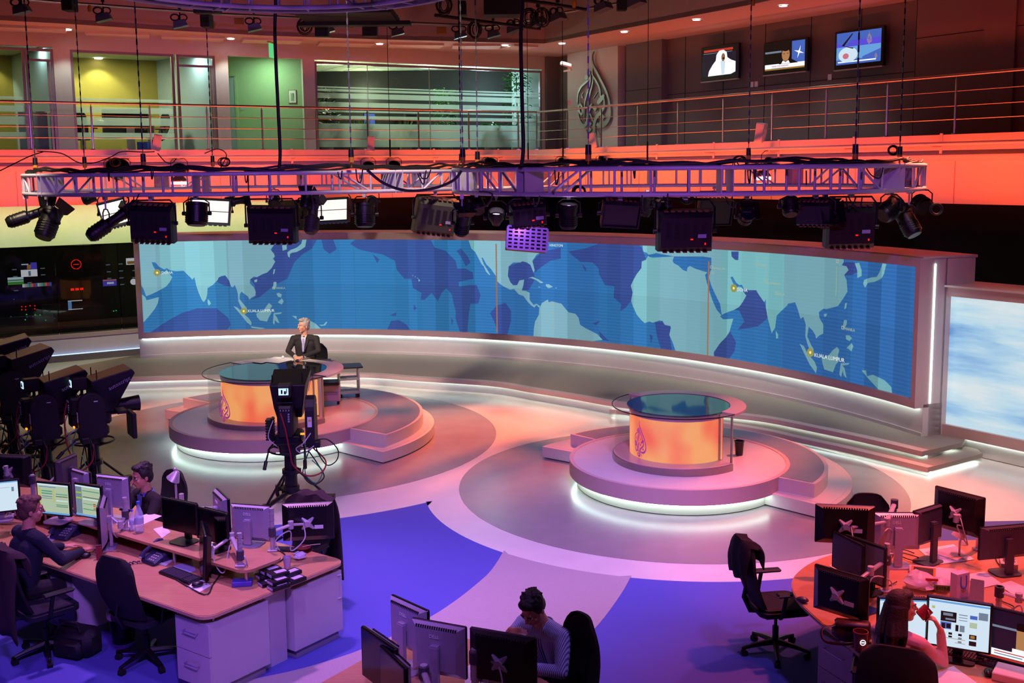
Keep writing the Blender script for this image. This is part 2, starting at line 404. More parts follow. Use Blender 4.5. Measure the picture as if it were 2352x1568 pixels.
def onwall(px, py, r=None):
    r = RS if r is None else r; d = ray(px, py); ox, oy = -WC[0], -WC[1]
    A = d.x**2+d.y**2; B = 2*(ox*d.x+oy*d.y); C = ox*ox+oy*oy-r*r; t = (-B+sqrt(B*B-4*A*C))/2/A
    return math.degrees(atan2(oy+d.y*t, ox+d.x*t)), H+d.z*t
# ---------------------------------------------------------------- side display on the right
D = Vector((.577, -.817, 0)); NB = Vector((.817, .577, 0)); P0 = Vector((6.42, 15.97, 0))
sd = thing('side_display', 'large flat backlit display of pale blue streaks beside the map wall', 'display', P0, atan2(D.y, D.x))
L_ = 3.6
b = MB()
b.box((L_/2, .15, .13), (L_, .3, .24)); b.build('plinth', 'set_white', sd)
b = MB(); b.box((L_/2, .02, .33), (L_, .2, .16)); b.box((L_/2, .02, 2.43), (L_, .2, .14)); b.box((.06, .02, 1.38), (.12, .2, 1.96)); b.box((L_-.06, .02, 1.38), (.12, .2, 1.96)); b.build('frame', 'set_pink', sd)
b = MB(); b.box((L_/2, .25, 2.515), (L_, .8, .03)); b.build('top_panel', 'set_white', sd)
b = MB(); b.box((L_/2, -.02, .245), (L_-.1, .02, .012)); b.build('led_strip', 'led_white', sd)
def streak_mat():
    m = bpy.data.materials.new('streak_screen'); m.use_nodes = True; nt = m.node_tree; bs = nt.nodes['Principled BSDF']; bs.inputs['Base Color'].default_value = (.02, .02, .02, 1); bs.inputs['Roughness'].default_value = .3
    tc = nt.nodes.new('ShaderNodeTexCoord'); mp = nt.nodes.new('ShaderNodeMapping'); mp.inputs['Scale'].default_value = (.18, 1, 1.15); mp.inputs['Rotation'].default_value = (0, .16, 0)
    n = nt.nodes.new('ShaderNodeTexNoise'); n.inputs['Scale'].default_value = 2.2; n.inputs['Detail'].default_value = 5; n.inputs['Roughness'].default_value = .55
    r = nt.nodes.new('ShaderNodeValToRGB'); e = r.color_ramp.elements; e[0].position = .30; e[0].color = (*srgb('#4d86cf'), 1); e[1].position = .64; e[1].color = (*srgb('#d9e6ea'), 1)
    x = e.new(.46); x.color = (*srgb('#9cc7e8'), 1); y = e.new(.54); y.color = (*srgb('#bcdcec'), 1)
    nt.links.new(tc.outputs['Object'], mp.inputs[0]); nt.links.new(mp.outputs[0], n.inputs[0]); nt.links.new(n.outputs[0], r.inputs[0]); nt.links.new(r.outputs[0], bs.inputs['Emission Color']); bs.inputs['Emission Strength'].default_value = .95
    MATS['streak_screen'] = m
streak_mat()
b = MB(); b.box((L_/2, .03, 1.385), (L_-.2, .1, 1.96)); b.build('screen', 'streak_screen', sd)
# ---------------------------------------------------------------- balcony
BT = Vector((.867, .498, 0)).normalized(); BN = Vector((-.498, .867, 0)).normalized()
B0 = Vector((-10.8, 22.6, 0)); BC = Vector((.72, 29.2, 0)); RT = Vector((.55, -.835, 0)).normalized(); RN = Vector((.835, .55, 0)).normalized()
BZ = 4.82; ZB = 3.62
Bl = B0-BT*4; Br = BC+RT*19
def bal_line(off):
    "three points of the balcony line moved back by off"
    a = Bl+BN*off; c = Br+RN*off
    # corner intersection
    p, q = BC+BN*off, BC+RN*off; den = BT.x*(-RT.y)+RT.x*BT.y; dx, dy = q.x-p.x, q.y-p.y
    t = (dx*(-RT.y)+RT.x*dy)/den; return [a, p+BT*t, c]
def bal_strip(b, o0, o1, z0, z1):
    A = bal_line(o0); B = bal_line(o1)
    for i in (0, 1): b.prism([(A[i].x, A[i].y), (A[i+1].x, A[i+1].y), (B[i+1].x, B[i+1].y), (B[i].x, B[i].y)], z0, z1)
    return b
struct(bal_strip(MB(), .05, 2.6, 4.62, 4.72).build('balcony_floor', 'wall_paint', smooth=None))
tr = struct(bal_strip(MB(), -.04, .12, 4.55, BZ).build('balcony_curb', 'set_white', smooth=None)); tr.name = 'trim_1'
b = MB(); bal_strip(b, .10, .22, 4.45, 4.62); bal_strip(b, -.02, .16, 4.36, 4.45); bal_strip(b, -.04, .0, 4.43, 4.47); tr = b.build('trim_2', 'set_white', smooth=None); struct(tr)
w_ = struct(bal_strip(MB(), .12, .3, ZB, 4.37).build('wall_balcony_front', 'set_white', smooth=None))
b = MB()
for k, side in enumerate((0, 1)):
    A = bal_line(.115); u = (A[side+1]-A[side]); n_ = int(u.length/2.1)
    for i in range(1, n_): p = A[side]+u*(i/n_); b.box((p.x, p.y, 4.0), (.012, .012, .76))
b.build('joint', 'fascia_paint', w_)
# wall below the balcony: pale control-room wall on the left, dark drapes elsewhere
OF = 1.28
mat('cream_wall', '#cfd2b0', .7, noise=.02, scale=8)
def lp(s, off=OF): return B0+BT*s+BN*off
def wallbox(b, s0, s1, z0, z1, off=OF, th=.14):
    p = lp((s0+s1)/2, off+th/2); b.box((p.x, p.y, (z0+z1)/2), (s1-s0, th, z1-z0), rz=atan2(BT.y, BT.x)); return b
WS0 = (at(20, 780, .55)-B0).dot(BT); WS0 = -.25; WS1 = 3.9
b = MB(); wallbox(b, -4, WS0, 0, 3.72); wallbox(b, WS1, 6.3, 0, 3.72); wallbox(b, WS0, WS1, 2.68, 3.72)
wl = struct(b.build('wall_left', 'cream_wall', smooth=None))
b = MB(); wallbox(b, WS0, WS1, .12, .55, OF+.02); wallbox(b, -4, 6.3, .12, .5, OF-.05); b.build('dado', 'set_white', wl)
b = MB(); wallbox(b, -4, 6.3, 0, .15, OF-.14, .1); b.build('skirting', 'fabric_panel', wl)
b = MB(); wallbox(b, -4, 6.3, .155, .17, OF-.11, .03); glow('led_blue', '#9fc4ff', 2.5); b.build('led_strip', 'led_blue', wl)
b = MB(); wallbox(b, WS0-.03, WS1+.03, .53, .62, OF-.03, .3); b.build('window_sill', 'fascia_paint', wl)
struct(bal_strip(MB(), .3, OF+.2, ZB, ZB+.1).build('ceiling_under_balcony', 'black_paint', smooth=None))
b = MB(); q0 = lp(6.3); A = bal_line(2.2)
b.prism([(q0.x, q0.y), (A[1].x, A[1].y), (A[1].x+.1, A[1].y+.2), (q0.x, q0.y+.2)], 0, ZB+.3); b.prism([(A[1].x, A[1].y), (A[2].x, A[2].y), (A[2].x+.2, A[2].y+.2), (A[1].x+.2, A[1].y+.2)], 0, ZB+.3)
bk = b.build('wall_back', 'black_paint', smooth=None); struct(bk)
struct(bal_strip(MB(), .3, 2.4, ZB+.1, ZB+.15).build('ceiling_dark', 'black_paint', smooth=None))
# upper balcony back wall with office windows
OW = 1.6
def up(s, off=OW): return B0+BT*s+BN*off
def ubox(b, s0, s1, z0, z1, off=OW, th=.12):
    p = up((s0+s1)/2, off+th/2); b.box((p.x, p.y, (z0+z1)/2), (s1-s0, th, z1-z0), rz=atan2(BT.y, BT.x)); return b
AN = atan2(BT.y, BT.x)
ops = [(-4.0, 1.42, 7.16), (1.78, 5.08, 7.12), (5.4, 7.3, 7.14), (7.62, 14.45, 7.14)]
b = MB(); prev = -4.2
for (s0, s1, zt) in ops:
    if s0 > prev: ubox(b, prev, s0, 4.7, 7.6)
    ubox(b, s0, s1, zt, 7.6); prev = s1
ubox(b, prev, 15.0, 4.7, 7.6)
struct(b.build('wall_upper_left', 'wall_paint', smooth=None))
# soffit and fascia above the balcony
fe = [at(*p, 7.5) for p in ((-200, 30), (0, 46), (150, 54), (350, 67), (600, 81), (870, 90), (1144, 97))]+[at(1250, 95, 7.55)]+[at(1717, 0, 7.6), at(2150, -100, 7.6)]
fe = [(p.x, p.y) for p in fe]
cor = up(15.0, 2.5)
b = MB(); R2 = bal_line(2.6)
poly = fe+[(R2[2].x, R2[2].y), (R2[1].x, R2[1].y), (R2[0].x, R2[0].y)]
b.prism(poly, 7.5, 7.6); struct(b.build('ceiling', 'fascia_paint', smooth=None))
b = MB()
for i in range(len(fe)-1):
    a, c = Vector((*fe[i], 0)), Vector((*fe[i+1], 0)); nn = Vector((-(c-a).y, (c-a).x, 0)).normalized()*.15
    b.prism([(a.x, a.y), (c.x, c.y), (c.x+nn.x, c.y+nn.y), (a.x+nn.x, a.y+nn.y)], 7.495, 10.2)
struct(b.build('fascia', 'fascia_paint', smooth=None)).name = 'wall_fascia'
struct(slabpoly('ceiling_high', [(-18, -3), (16, -3), (16, 33), (-18, 33)], 10.2, 10.3, 'black_paint'))
# raised ceiling panels of the soffit
for i, (pa, pb) in enumerate((((-60, 55), (150, 62)), ((195, 72), (343, 76)), ((370, 80), (515, 84)), ((560, 86), (695, 90)), ((735, 94), (860, 97)), ((895, 98), (1020, 100)), ((1040, 101), (1150, 101)), ((1180, 101), (1235, 104)))):
    a, c = at(*pa, 7.5), at(*pb, 7.5); u = (c-a).normalized(); nn = Vector((-u.y, u.x, 0)); m_ = (a+c)/2+nn*.35
    b = MB(); b.box((m_.x, m_.y, 7.475), ((c-a).length, .75, .05), rz=atan2(u.y, u.x)); q = b.build('panel', 'wall_paint', bpy.data.objects['ceiling'])
glow('downlight', '#ffffff', 14)
dl0 = None
for (x, y) in ((155, 68), (530, 89), (872, 101), (1160, 104), (1291, 100), (1434, 73), (1600, 45), (1799, 13)):
    p = at(x, y, 7.49)
    if dl0 is None:
        dl0 = thing('recessed_downlight', 'x', 'downlight', p); MB().ring(.085, .11, -.012, .0, n=20).build('rim', 'steel', dl0); MB().lathe([(0, -.004), (.085, -.004), (.085, 0)], n=20).build('lens', 'downlight', dl0); d_ = dl0
    else: d_ = dup(dl0, p)
    dp_ = p+Vector((-.25 if x > 1250 else .2, .35 if x < 1250 else .1, 0)); lamp('SPOT', 'downlight_beam', (p.x, p.y, 7.44), (p.x+(.5 if x > 1250 else -.2), p.y+.35, 5.0), 60, (.88, 1, .9), .05, 80, .6)
    d_['group'] = 'recessed downlights in the balcony ceiling'
    d_['label'] = {155: 'leftmost round recessed downlight above the glass offices', 530: 'round downlight above the pale pillar left of the green lobby', 872: 'round downlight above the left half of the wide office window', 1160: 'round downlight above the right end of the wide office window',
                   1291: 'round downlight above the security camera', 1434: 'round downlight between logo pillar and grey fabric wall', 1600: 'round downlight above the first wall television', 1799: 'rightmost round downlight, highest in the tiled balcony ceiling'}[x]
# right grey acoustic wall, logo pillar
def rp(s, off): return BC+RT*s+RN*off
def rbox_(b, s0, s1, z0, z1, off, th=.12):
    p = rp((s0+s1)/2, off+th/2); b.box((p.x, p.y, (z0+z1)/2), (s1-s0, th, z1-z0), rz=atan2(RT.y, RT.x)); return b
b = MB(); rbox_(b, -1.6, 20, 4.7, 7.6, 1.75); wr = struct(b.build('wall_upper_right', 'fabric_panel', smooth=None))
q_ = None
jt = [3.2, 3.95]+[3.95+1.32*i for i in range(1, 9)]
b = MB(); rbox_(b, 1.9, 3.3, 4.7, 7.58, 1.55, .2); b.build('panel', 'fabric_panel', wr)
b = MB(); rbox_(b, 10.85, 14.0, 4.7, 7.58, 1.35, .4); b.build('panel', 'fabric_panel', wr)
b = MB(); rbox_(b, 12.3, 12.9, 4.7, 7.58, 1.3, .1); b.build('panel', 'fabric_panel', wr)
b = MB()
for s in jt[1:]: rbox_(b, s, s+.012, 4.7, 7.58, 1.742, .01)
rbox_(b, 3.3, 10.8, 6.12, 6.132, 1.742, .01); rbox_(b, 10.85, 14, 6.7, 6.712, 1.343, .01); rbox_(b, 1.9, 3.3, 6.3, 6.312, 1.543, .01)
b.build('joint', 'black_paint', wr)
b = MB(); rbox_(b, -.62, 1.62, 4.7, 7.58, 1.5, .25); lw = struct(b.build('wall_logo', 'wall_paint', smooth=None))
b = MB(); ubox(b, 14.55, 16.2, 4.7, 7.55, OW-.1, .1); struct(b.build('wall_grey_corner', 'fabric_panel', smooth=None))
# far side and near walls to close the studio
struct(slabpoly('wall_far', [(-18, 32.6), (16, 32.6), (16, 32.8), (-18, 32.8)], 0, 10.2, 'black_paint'))
struct(slabpoly('wall_west', [(-18.2, -3), (-18, -3), (-18, 33), (-18.2, 33)], 0, 10.2, 'fascia_paint'))
struct(slabpoly('wall_east', [(16, -3), (16.2, -3), (16.2, 33), (16, 33)], 0, 10.2, 'fascia_paint'))
struct(slabpoly('wall_near', [(-18, -3.2), (16, -3.2), (16, -3), (-18, -3)], 0, 10.2, 'fascia_paint'))
# ---------------------------------------------------------------- the world map on the curved wall
def map_mat(name, base, dark, scan, es):
    m = bpy.data.materials.new(name); m.use_nodes = True; nt = m.node_tree; N = nt.nodes.new; K = nt.links.new; bs = nt.nodes['Principled BSDF']
    bs.inputs['Base Color'].default_value = (.004, .006, .01, 1); bs.inputs['Roughness'].default_value = .45; bs.inputs['Specular IOR Level'].default_value = .25
    uv = N('ShaderNodeUVMap'); uv.uv_map = 'uv'; sp = N('ShaderNodeSeparateXYZ'); K(uv.outputs[0], sp.inputs[0])
    def math_(op, a, b=None, c=None):
        n = N('ShaderNodeMath'); n.operation = op
        for i, v in enumerate((a, b, c)):
            if v is None: continue
            if isinstance(v, (int, float)): n.inputs[i].default_value = v
            else: K(v, n.inputs[i])
        return n.outputs[0]
    U, V = sp.outputs[0], sp.outputs[1]
    def cell(x, w, seed):
        f = math_('FLOOR', math_('DIVIDE', x, w)); wn = N('ShaderNodeTexWhiteNoise'); wn.noise_dimensions = '1D'; K(math_('ADD', f, seed), wn.inputs['W']); return wn.outputs['Value']
    s1 = math_('MULTIPLY_ADD', cell(U, .31, 3.3), .34, .80)
    s2 = math_('MULTIPLY_ADD', cell(U, 1.42, 9.1), .22, .86)
    hb = math_('MULTIPLY_ADD', math_('GREATER_THAN', V, 1.82), .08, .96)
    val = math_('MULTIPLY', math_('MULTIPLY', s1, s2), hb)
    sc = math_('MULTIPLY_ADD', math_('SINE', math_('MULTIPLY', V, 100.0)), scan, 1.0); val = math_('MULTIPLY', val, sc)
    r = N('ShaderNodeMapRange'); r.inputs[1].default_value = 2; r.inputs[2].default_value = 17.5; K(U, r.inputs[0])
    mx = N('ShaderNodeMix'); mx.data_type = 'RGBA'; K(r.outputs[0], mx.inputs['Factor']); mx.inputs['A'].default_value = (*srgb(dark), 1); mx.inputs['B'].default_value = (*srgb(base), 1)
    # panels drift between green and violet tints
    mt = N('ShaderNodeMix'); mt.data_type = 'RGBA'; mt.inputs['A'].default_value = (.88, 1.08, .98, 1); mt.inputs['B'].default_value = (1.12, .95, 1.06, 1); K(cell(U, 1.42, 31.7), mt.inputs['Factor'])
    vm = N('ShaderNodeVectorMath'); vm.operation = 'MULTIPLY'; K(mx.outputs['Result'], vm.inputs[0]); K(mt.outputs['Result'], vm.inputs[1])
    vs = N('ShaderNodeVectorMath'); vs.operation = 'SCALE'; K(vm.outputs[0], vs.inputs[0]); K(val, vs.inputs['Scale'])
    K(vs.outputs[0], bs.inputs['Emission Color']); bs.inputs['Emission Strength'].default_value = es
    MATS[name] = m
map_mat('map_sea', '#3478b6', '#2a5da0', .09, 1.0)
map_mat('map_land', '#86b8c8', '#6c9ca8', .015, 1.0)
map_mat('map_ghost', '#3a539c', '#333e80', .09, 1.0)
glow('map_text', '#e9f4ee', .9); glow('map_text_dim', '#b9cfb4', .7); glow('map_line', '#c98a62', .6); glow('map_dot', '#f4ee9a', .95); glow('map_halo', '#b8b662', .62)
def curved(polys, off, z0=SZ0, z1=SZ1, t0=SA0, t1=SA1):
    k = radians(1)*RS; bm = bmesh.new()
    from mathutils.geometry import delaunay_2d_cdt
    for P in polys:
        pv = [Vector((t*k, z)) for t, z in P]
        V_, _, F_, *_r = delaunay_2d_cdt(pv, [], [list(range(len(pv)))], 1, 1e-5)
        vs = [bm.verts.new((v.x, v.y, 0)) for v in V_]
        for f in F_: bm.faces.new([vs[i] for i in f])
    for co, no in (((t0*k, 0, 0), (-1, 0, 0)), ((t1*k, 0, 0), (1, 0, 0)), ((0, z0, 0), (0, -1, 0)), ((0, z1, 0), (0, 1, 0))):
        bmesh.ops.bisect_plane(bm, geom=bm.verts[:]+bm.edges[:]+bm.faces[:], plane_co=co, plane_no=no, clear_outer=True)
    if bm.faces:
        xs = [v.co.x for v in bm.verts]; x = floor(min(xs)/.22)*.22
        while x < max(xs):
            bmesh.ops.bisect_plane(bm, geom=bm.verts[:]+bm.edges[:]+bm.faces[:], plane_co=(x, 0, 0), plane_no=(1, 0, 0)); x += .22
    uvl = bm.loops.layers.uv.new('uv')
    for f in bm.faces:
        if f.normal.z < 0: f.normal_flip()
        for l in f.loops: l[uvl].uv = (l.vert.co.x, l.vert.co.y)
    for v in bm.verts:
        a = v.co.x/RS; r = RS-off; v.co = Vector((r*cos(a), r*sin(a), v.co.y))
    return bm
def curved_obj(name, polys, off, m, parent, label=None):
    bm = curved(polys, off); me = bpy.data.meshes.new(name); bm.to_mesh(me); bm.free(); me.materials.append(MATS[m])
    o = bpy.data.objects.new(name, me); COL.objects.link(o); o.parent = parent
    if label: o['label'] = label
    return o
Z = {1: (310, 540, 5.6), 2: (720, 540, 5.6), 3: (1040, 540, 5.6), 4: (1400, 560, 5.226), 5: (1760, 580, 4.479)}
def W(k, pts): x0, y0, s = Z[k]; return [onwall(x0+x/s, y0+y/s) for x, y in pts]
def PL(k, txt):
    n = [int(v) for v in txt.split()]; return W(k, list(zip(n[::2], n[1::2])))
land = [PL(1, '40 20 1850 20 1830 80 1790 125 1745 185 1790 240 1800 275 1775 300 1805 340 1760 420 1700 480 1640 500 1570 540 1530 530 1480 570 1480 620 1530 670 1555 730 1545 780 1500 800 1470 830 1462 795 1430 770 1370 725 1350 760 1345 820 1400 890 1440 935 1450 995 1420 990 1375 940 1330 850 1325 760 1310 700 1285 640 1260 670 1235 660 1215 590 1185 545 1160 515 1110 525 1075 545 1065 575 1000 640 935 680 930 760 915 820 885 860 860 830 820 740 790 650 765 540 740 570 700 530 625 455 530 462 450 450 410 422 380 440 310 405 265 350 215 345 235 400 265 450 295 490 330 500 390 465 408 440 430 480 480 540 450 600 400 660 330 700 230 750 145 785 110 690 80 640 40 640'),
 PL(1, '60 740 130 790 150 835 230 815 310 795 295 870 260 940 190 1030 120 1110 60 1150'), PL(1, '1890 100 1950 120 1955 180 1900 200 1895 150'),
 PL(1, '2160 30 2210 40 2190 150 2130 190 2080 215 2020 225 1995 240 1990 290 1970 270 1960 220 2000 190 2080 160 2140 110'), PL(1, '1785 440 1805 435 1795 490 1775 505'), PL(1, '1535 575 1575 565 1570 600 1540 605'),
 PL(1, '1785 600 1820 600 1822 650 1800 690 1775 680 1780 640'), PL(1, '935 820 960 840 978 880 950 905 935 870'), PL(1, '1265 910 1320 930 1400 1010 1460 1060 1500 1120 1495 1160 1440 1120 1370 1030'),
 PL(1, '1560 1010 1600 980 1660 960 1700 900 1725 870 1765 905 1740 950 1755 1000 1720 1060 1700 1110 1610 1095 1570 1050'), PL(1, '1785 1000 1890 990 1880 1010 1800 1020 1830 1060 1860 1130 1830 1120 1800 1090 1795 1150 1775 1130'),
 PL(1, '1840 860 1890 810 1915 850 1890 890 1850 870'), PL(1, '1820 750 1850 740 1890 760 1880 800 1840 790'), PL(1, '1490 1170 1680 1195 1620 1205 1500 1190'), PL(1, '2020 1035 2080 1040 2080 1085 2240 1090 2330 1140 2400 1210 2250 1205'),
 PL(2, '75 1150 130 1150 165 1110 180 1120 150 1160 100 1165'), PL(2, '1350 560 1375 580 1355 598'), PL(2, '1272 512 1286 518 1278 526'), PL(2, '1305 528 1318 534 1310 542'), PL(2, '1335 545 1350 552 1342 560'),
 PL(3, '190 20 240 170 290 215 330 290 370 370 400 400 430 470 475 515 482 505 450 450 400 370 370 290 390 290 430 370 490 430 560 530 570 590 640 650 740 700 790 690 850 760 910 780 960 850 1010 900 1050 930 1080 895 1115 935 1125 910 1080 880 1040 895 990 830 990 740 940 715 890 710 910 640 920 570 860 580 830 640 780 645 740 600 710 520 720 400 780 350 870 350 900 335 960 350 1000 380 1040 480 1055 450 1025 330 1080 250 1150 210 1230 100 1240 20'),
 PL(3, '970 550 1030 535 1100 565 1170 610 1130 618 1080 580 1010 550'), PL(3, '1195 630 1240 630 1290 665 1235 680 1205 660'), PL(3, '1095 660 1130 665 1120 675'), PL(3, '1315 672 1345 675 1330 684'),
 PL(3, '1115 940 1150 870 1225 825 1235 860 1280 850 1400 880 1440 930 1490 990 1580 1010 1620 1060 1640 1150 1700 1190 1780 1230 1860 1270 1930 1345 1500 1400 1040 1300 1045 1200 1060 1110 1110 1020'),
 PL(4, '465 140 440 190 390 210 385 290 330 360 290 430 258 500 280 580 262 680 280 740 330 850 390 920 425 950 480 930 520 945 600 918 640 925 665 970 735 985 740 1010 720 1090 760 1180 800 1300 1000 1420 1180 1420 1260 1420 1255 1300 1330 1190 1400 1120 1440 1060 1490 895 1370 905 1330 870 1345 855 1290 790 1240 680 1200 560 1170 460 1150 370 1180 340 1120 325 1040 300 970 265 940 280 930 330 880 310 830 260 775 230 760 205 775 150 520 165 480 155'),
 PL(4, '400 0 1250 0 1225 165 1120 150 780 150 560 108 520 120 470 130 450 105 410 95 400 60'),
 PL(4, '1225 40 1225 300 1195 400 1225 500 1270 600 1330 720 1350 850 1390 830 1500 790 1560 755 1600 700 1645 620 1600 560 1592 520 1555 510 1520 530 1500 500 1455 400 1480 390 1520 460 1560 495 1590 490 1620 540 1680 555 1765 555 1790 600 1825 650 1860 700 1880 665 1880 760 1905 900 1950 1070 1990 1010 2010 860 2080 790 2140 735')
 + PL(5, '215 560 225 525 300 510 330 590 355 680 385 660 410 740 405 860 430 950 455 1010 490 1060 490 990 460 940 425 860 440 760 480 800 510 850 515 885 545 855 590 830 590 740 550 670 545 610 595 575 620 580 740 550 790 480 840 400 835 340 830 280 805 230 850 180 830 140 780 130 800 100 800 40 200 -20'),
 PL(5, '915 110 960 105 985 180 985 240 940 260 940 180'), PL(5, '1200 110 1240 115 1215 220 1190 265 1120 300 1050 310 1020 360 1000 320 1010 280 1080 255 1140 250 1170 200'), PL(5, '815 520 835 515 825 570 805 585'),
 PL(5, '595 630 630 625 620 655 600 660'), PL(5, '100 800 125 840 125 880 105 885'), PL(5, '805 690 835 695 830 740 800 790 790 760'), PL(5, '830 980 880 930 900 960 880 1015 850 990'),
 PL(5, '345 935 390 960 430 1040 500 1120 525 1180 515 1240 450 1150 400 1050'), PL(5, '575 1080 650 1050 690 1000 730 970 755 1000 740 1060 755 1110 720 1150 690 1230 600 1200 580 1130'),
 PL(5, '770 1135 860 1135 850 1150 790 1160 810 1190 830 1290 800 1260 790 1210 775 1280 755 1250'), PL(5, '985 1210 1030 1210 1040 1270 1100 1255 1220 1310 1290 1380 1300 1460 1180 1430 1050 1290'), PL(5, '820 850 860 850 885 880 860 910 825 890')]
ghost = [PL(1, '1040 590 1075 545 1160 515 1240 600 1235 660 1150 650'), PL(1, '1790 40 2350 40 2280 170 2150 250 2050 350 1960 560 1780 650 1600 800 1480 830 1560 780 1540 640 1480 560 1560 540 1700 480 1800 340 1760 200'),
 PL(1, '180 1260 420 1100 600 1000 800 940 1050 940 1200 1060 1230 1150 1160 1260'), PL(1, '220 100 335 100 333 172 270 176'), PL(2, '100 40 250 40 300 180 210 240 130 180'),
 PL(2, '580 180 700 210 900 250 1050 330 1070 440 1170 560 1260 560 1280 680 1390 740 1380 830 1430 830 1520 740 1600 850 1650 740 1710 680 1780 760 1800 860 1830 980 1830 1080 1890 1260 1980 1260 2000 1000 2020 880 2120 880 2150 770 2100 640 2000 640 1870 660 1870 600 2060 560 2050 480 1960 430 1850 430 1830 330 1700 200 1560 160 1500 40 560 40 470 110'),
 PL(2, '1840 200 1900 170 1990 280 2020 350 1960 400 1900 280'), PL(2, '760 240 850 310 820 360'), PL(2, '940 1230 1000 1100 1100 1090 1200 1150 1250 1230'), PL(2, '980 1030 1070 990 1060 1040'), PL(2, '1290 890 1330 940 1290 970'), PL(2, '1770 1060 1800 1100 1780 1160'),
 PL(3, '720 400 900 335 1000 380 1040 480 1060 560 980 700 890 710 900 570 830 640 760 640 710 520'), PL(3, '1030 330 1150 210 1390 160 1390 300 1250 330 1110 430 1060 480'), PL(3, '480 1000 570 900 680 870 750 970 750 1100 700 1290 590 1290 540 1120'),
 PL(3, '1490 210 1700 170 1900 100 2340 100')+PL(4, '390 40 440 190 390 210 385 290 300 420 258 500 280 580 262 680 200 760 130 810 140 720 50 640')+PL(3, '2070 800 2080 660 1960 640 1880 500 1880 430 1800 350 1640 340 1540 260'),
 PL(3, '1670 370 1720 430 1710 470 1680 420'), PL(3, '1800 1130 1900 1100 1840 1160'), PL(3, '1880 1230 2010 1360 1900 1340'),
 PL(4, '545 940 640 925 735 985 720 1090 750 1270 620 1270 570 1100'), PL(4, '1600 560 1680 555 1765 555 1860 700 1880 760 1900 890 1780 990 1540 1030 1620 930 1560 800 1500 790 1645 620'), PL(4, '1450 1050 1520 1180 1500 1290 1420 1400 1260 1400 1255 1290 1330 1190'),
 PL(4, '480 1080 520 1110 500 1200'), PL(5, '780 100 910 100 940 200 880 230 810 230')]
kk = []
scr = curved_obj('screen', [[(SA0, SZ0), (SA1, SZ0), (SA1, SZ1), (SA0, SZ1)]], 0, 'map_sea', wallm, 'blue world map picture')
curved_obj('map_shadow', ghost, .004, 'map_ghost', scr)['kind'] = 'stuff'
cas = [PL(4, '1465 90 1555 90 1550 195 1510 190 1470 150')]
curved_obj('map_land', land, .008, 'map_land', scr)['kind'] = 'stuff'
curved_obj('map_lake', cas, .011, 'map_ghost', scr)
def vline(px, py0, py1, w, m):
    a, b_ = onwall(px, py0), onwall(px, py1); t = a[0]; d = w/2/RS*57.3
    return curved_obj('map_line', [[(t-d, b_[1]), (t+d, b_[1]), (t+d, a[1]), (t-d, a[1])]], .012, m, scr)
vline(1140, 560, 763, .03, 'map_line'); vline(1629, 600, 822, .03, 'map_line'); vline(1741, 590, 605, .008, 'map_text_dim'); vline(1761, 590, 644, .008, 'map_text_dim'); vline(1923, 612, 680, .008, 'map_text_dim'); vline(1271, 712, 762, .01, 'map_text_dim')
def wtext(s, px, py, size, m):
    t, z = onwall(px, py); a = radians(t); e = (cos(a), sin(a), 0); p = wallpt(t, z-size*.36, RS-.02)
    return text(s, size, frame(p, (sin(a), -cos(a), 0), (0, 0, 1)), m, scr, depth=.001, sx=.95)
def box_(px, py, s):
    t, z = onwall(px, py); d = s/RS*57.3; w = .012; dw = w/RS*57.3
    curved_obj('map_marker', [[(t-d, z-s), (t+d, z-s), (t+d, z-s+w), (t-d, z-s+w)], [(t-d, z+s-w), (t+d, z+s-w), (t+d, z+s), (t-d, z+s)], [(t-d, z-s), (t-d+dw, z-s), (t-d+dw, z+s), (t-d, z+s)], [(t+d-dw, z-s), (t+d, z-s), (t+d, z+s), (t+d-dw, z+s)]], .014, 'map_text_dim', scr)
for s, x, y, h, m in (('DOHA', 371, 626, .085, 'map_text'), ('MANILA', 634, 661, .06, 'map_text_dim'), ('KUALA LUMPUR', 569.5, 713.5, .085, 'map_text'), ('HINGTON', 1263, 562.5, .07, 'map_text'),
                      ('RAMALLAH', 1638, 615, .06, 'map_text_dim'), ('GAZ', 1632, 625, .055, 'map_text_dim'), ('KABU', 1745, 608, .06, 'map_text_dim'), ('ISLAMABAD', 1764, 649, .058, 'map_text_dim'), ('DELHI', 1788, 674, .058, 'map_text_dim'), ('DOHA', 1694, 664, .085, 'map_text'),
                      ('MANILA', 1942, 754, .065, 'map_text_dim'), ('KUALA LUMPUR', 1872, 814, .095, 'map_text'), ('JAKARTA', 1884, 868, .065, 'map_text_dim')): wtext(s, x, y, h, m)
for x, y in ((1635, 613), (1740.5, 606.5), (1760.5, 646.5), (1784.5, 673), (1937, 752), (1879.5, 865), (1925, 600), (1271, 698), (629, 661)): box_(x, y, .028)
for x, y in ((361, 626), (560, 714), (1686.5, 661.5), (1862.5, 809)):
    t, z = onwall(x, y); r_ = 57.3/RS
    curved_obj('map_marker', [[(t+.075*r_*cos(a), z+.075*sin(a)) for a in [2*pi*i/16 for i in range(16)]]], .013, 'map_halo', scr)
    curved_obj('map_marker', [[(t+.025*r_*cos(a), z+.025*sin(a)) for a in [2*pi*i/10 for i in range(10)]]], .016, 'map_dot', scr)
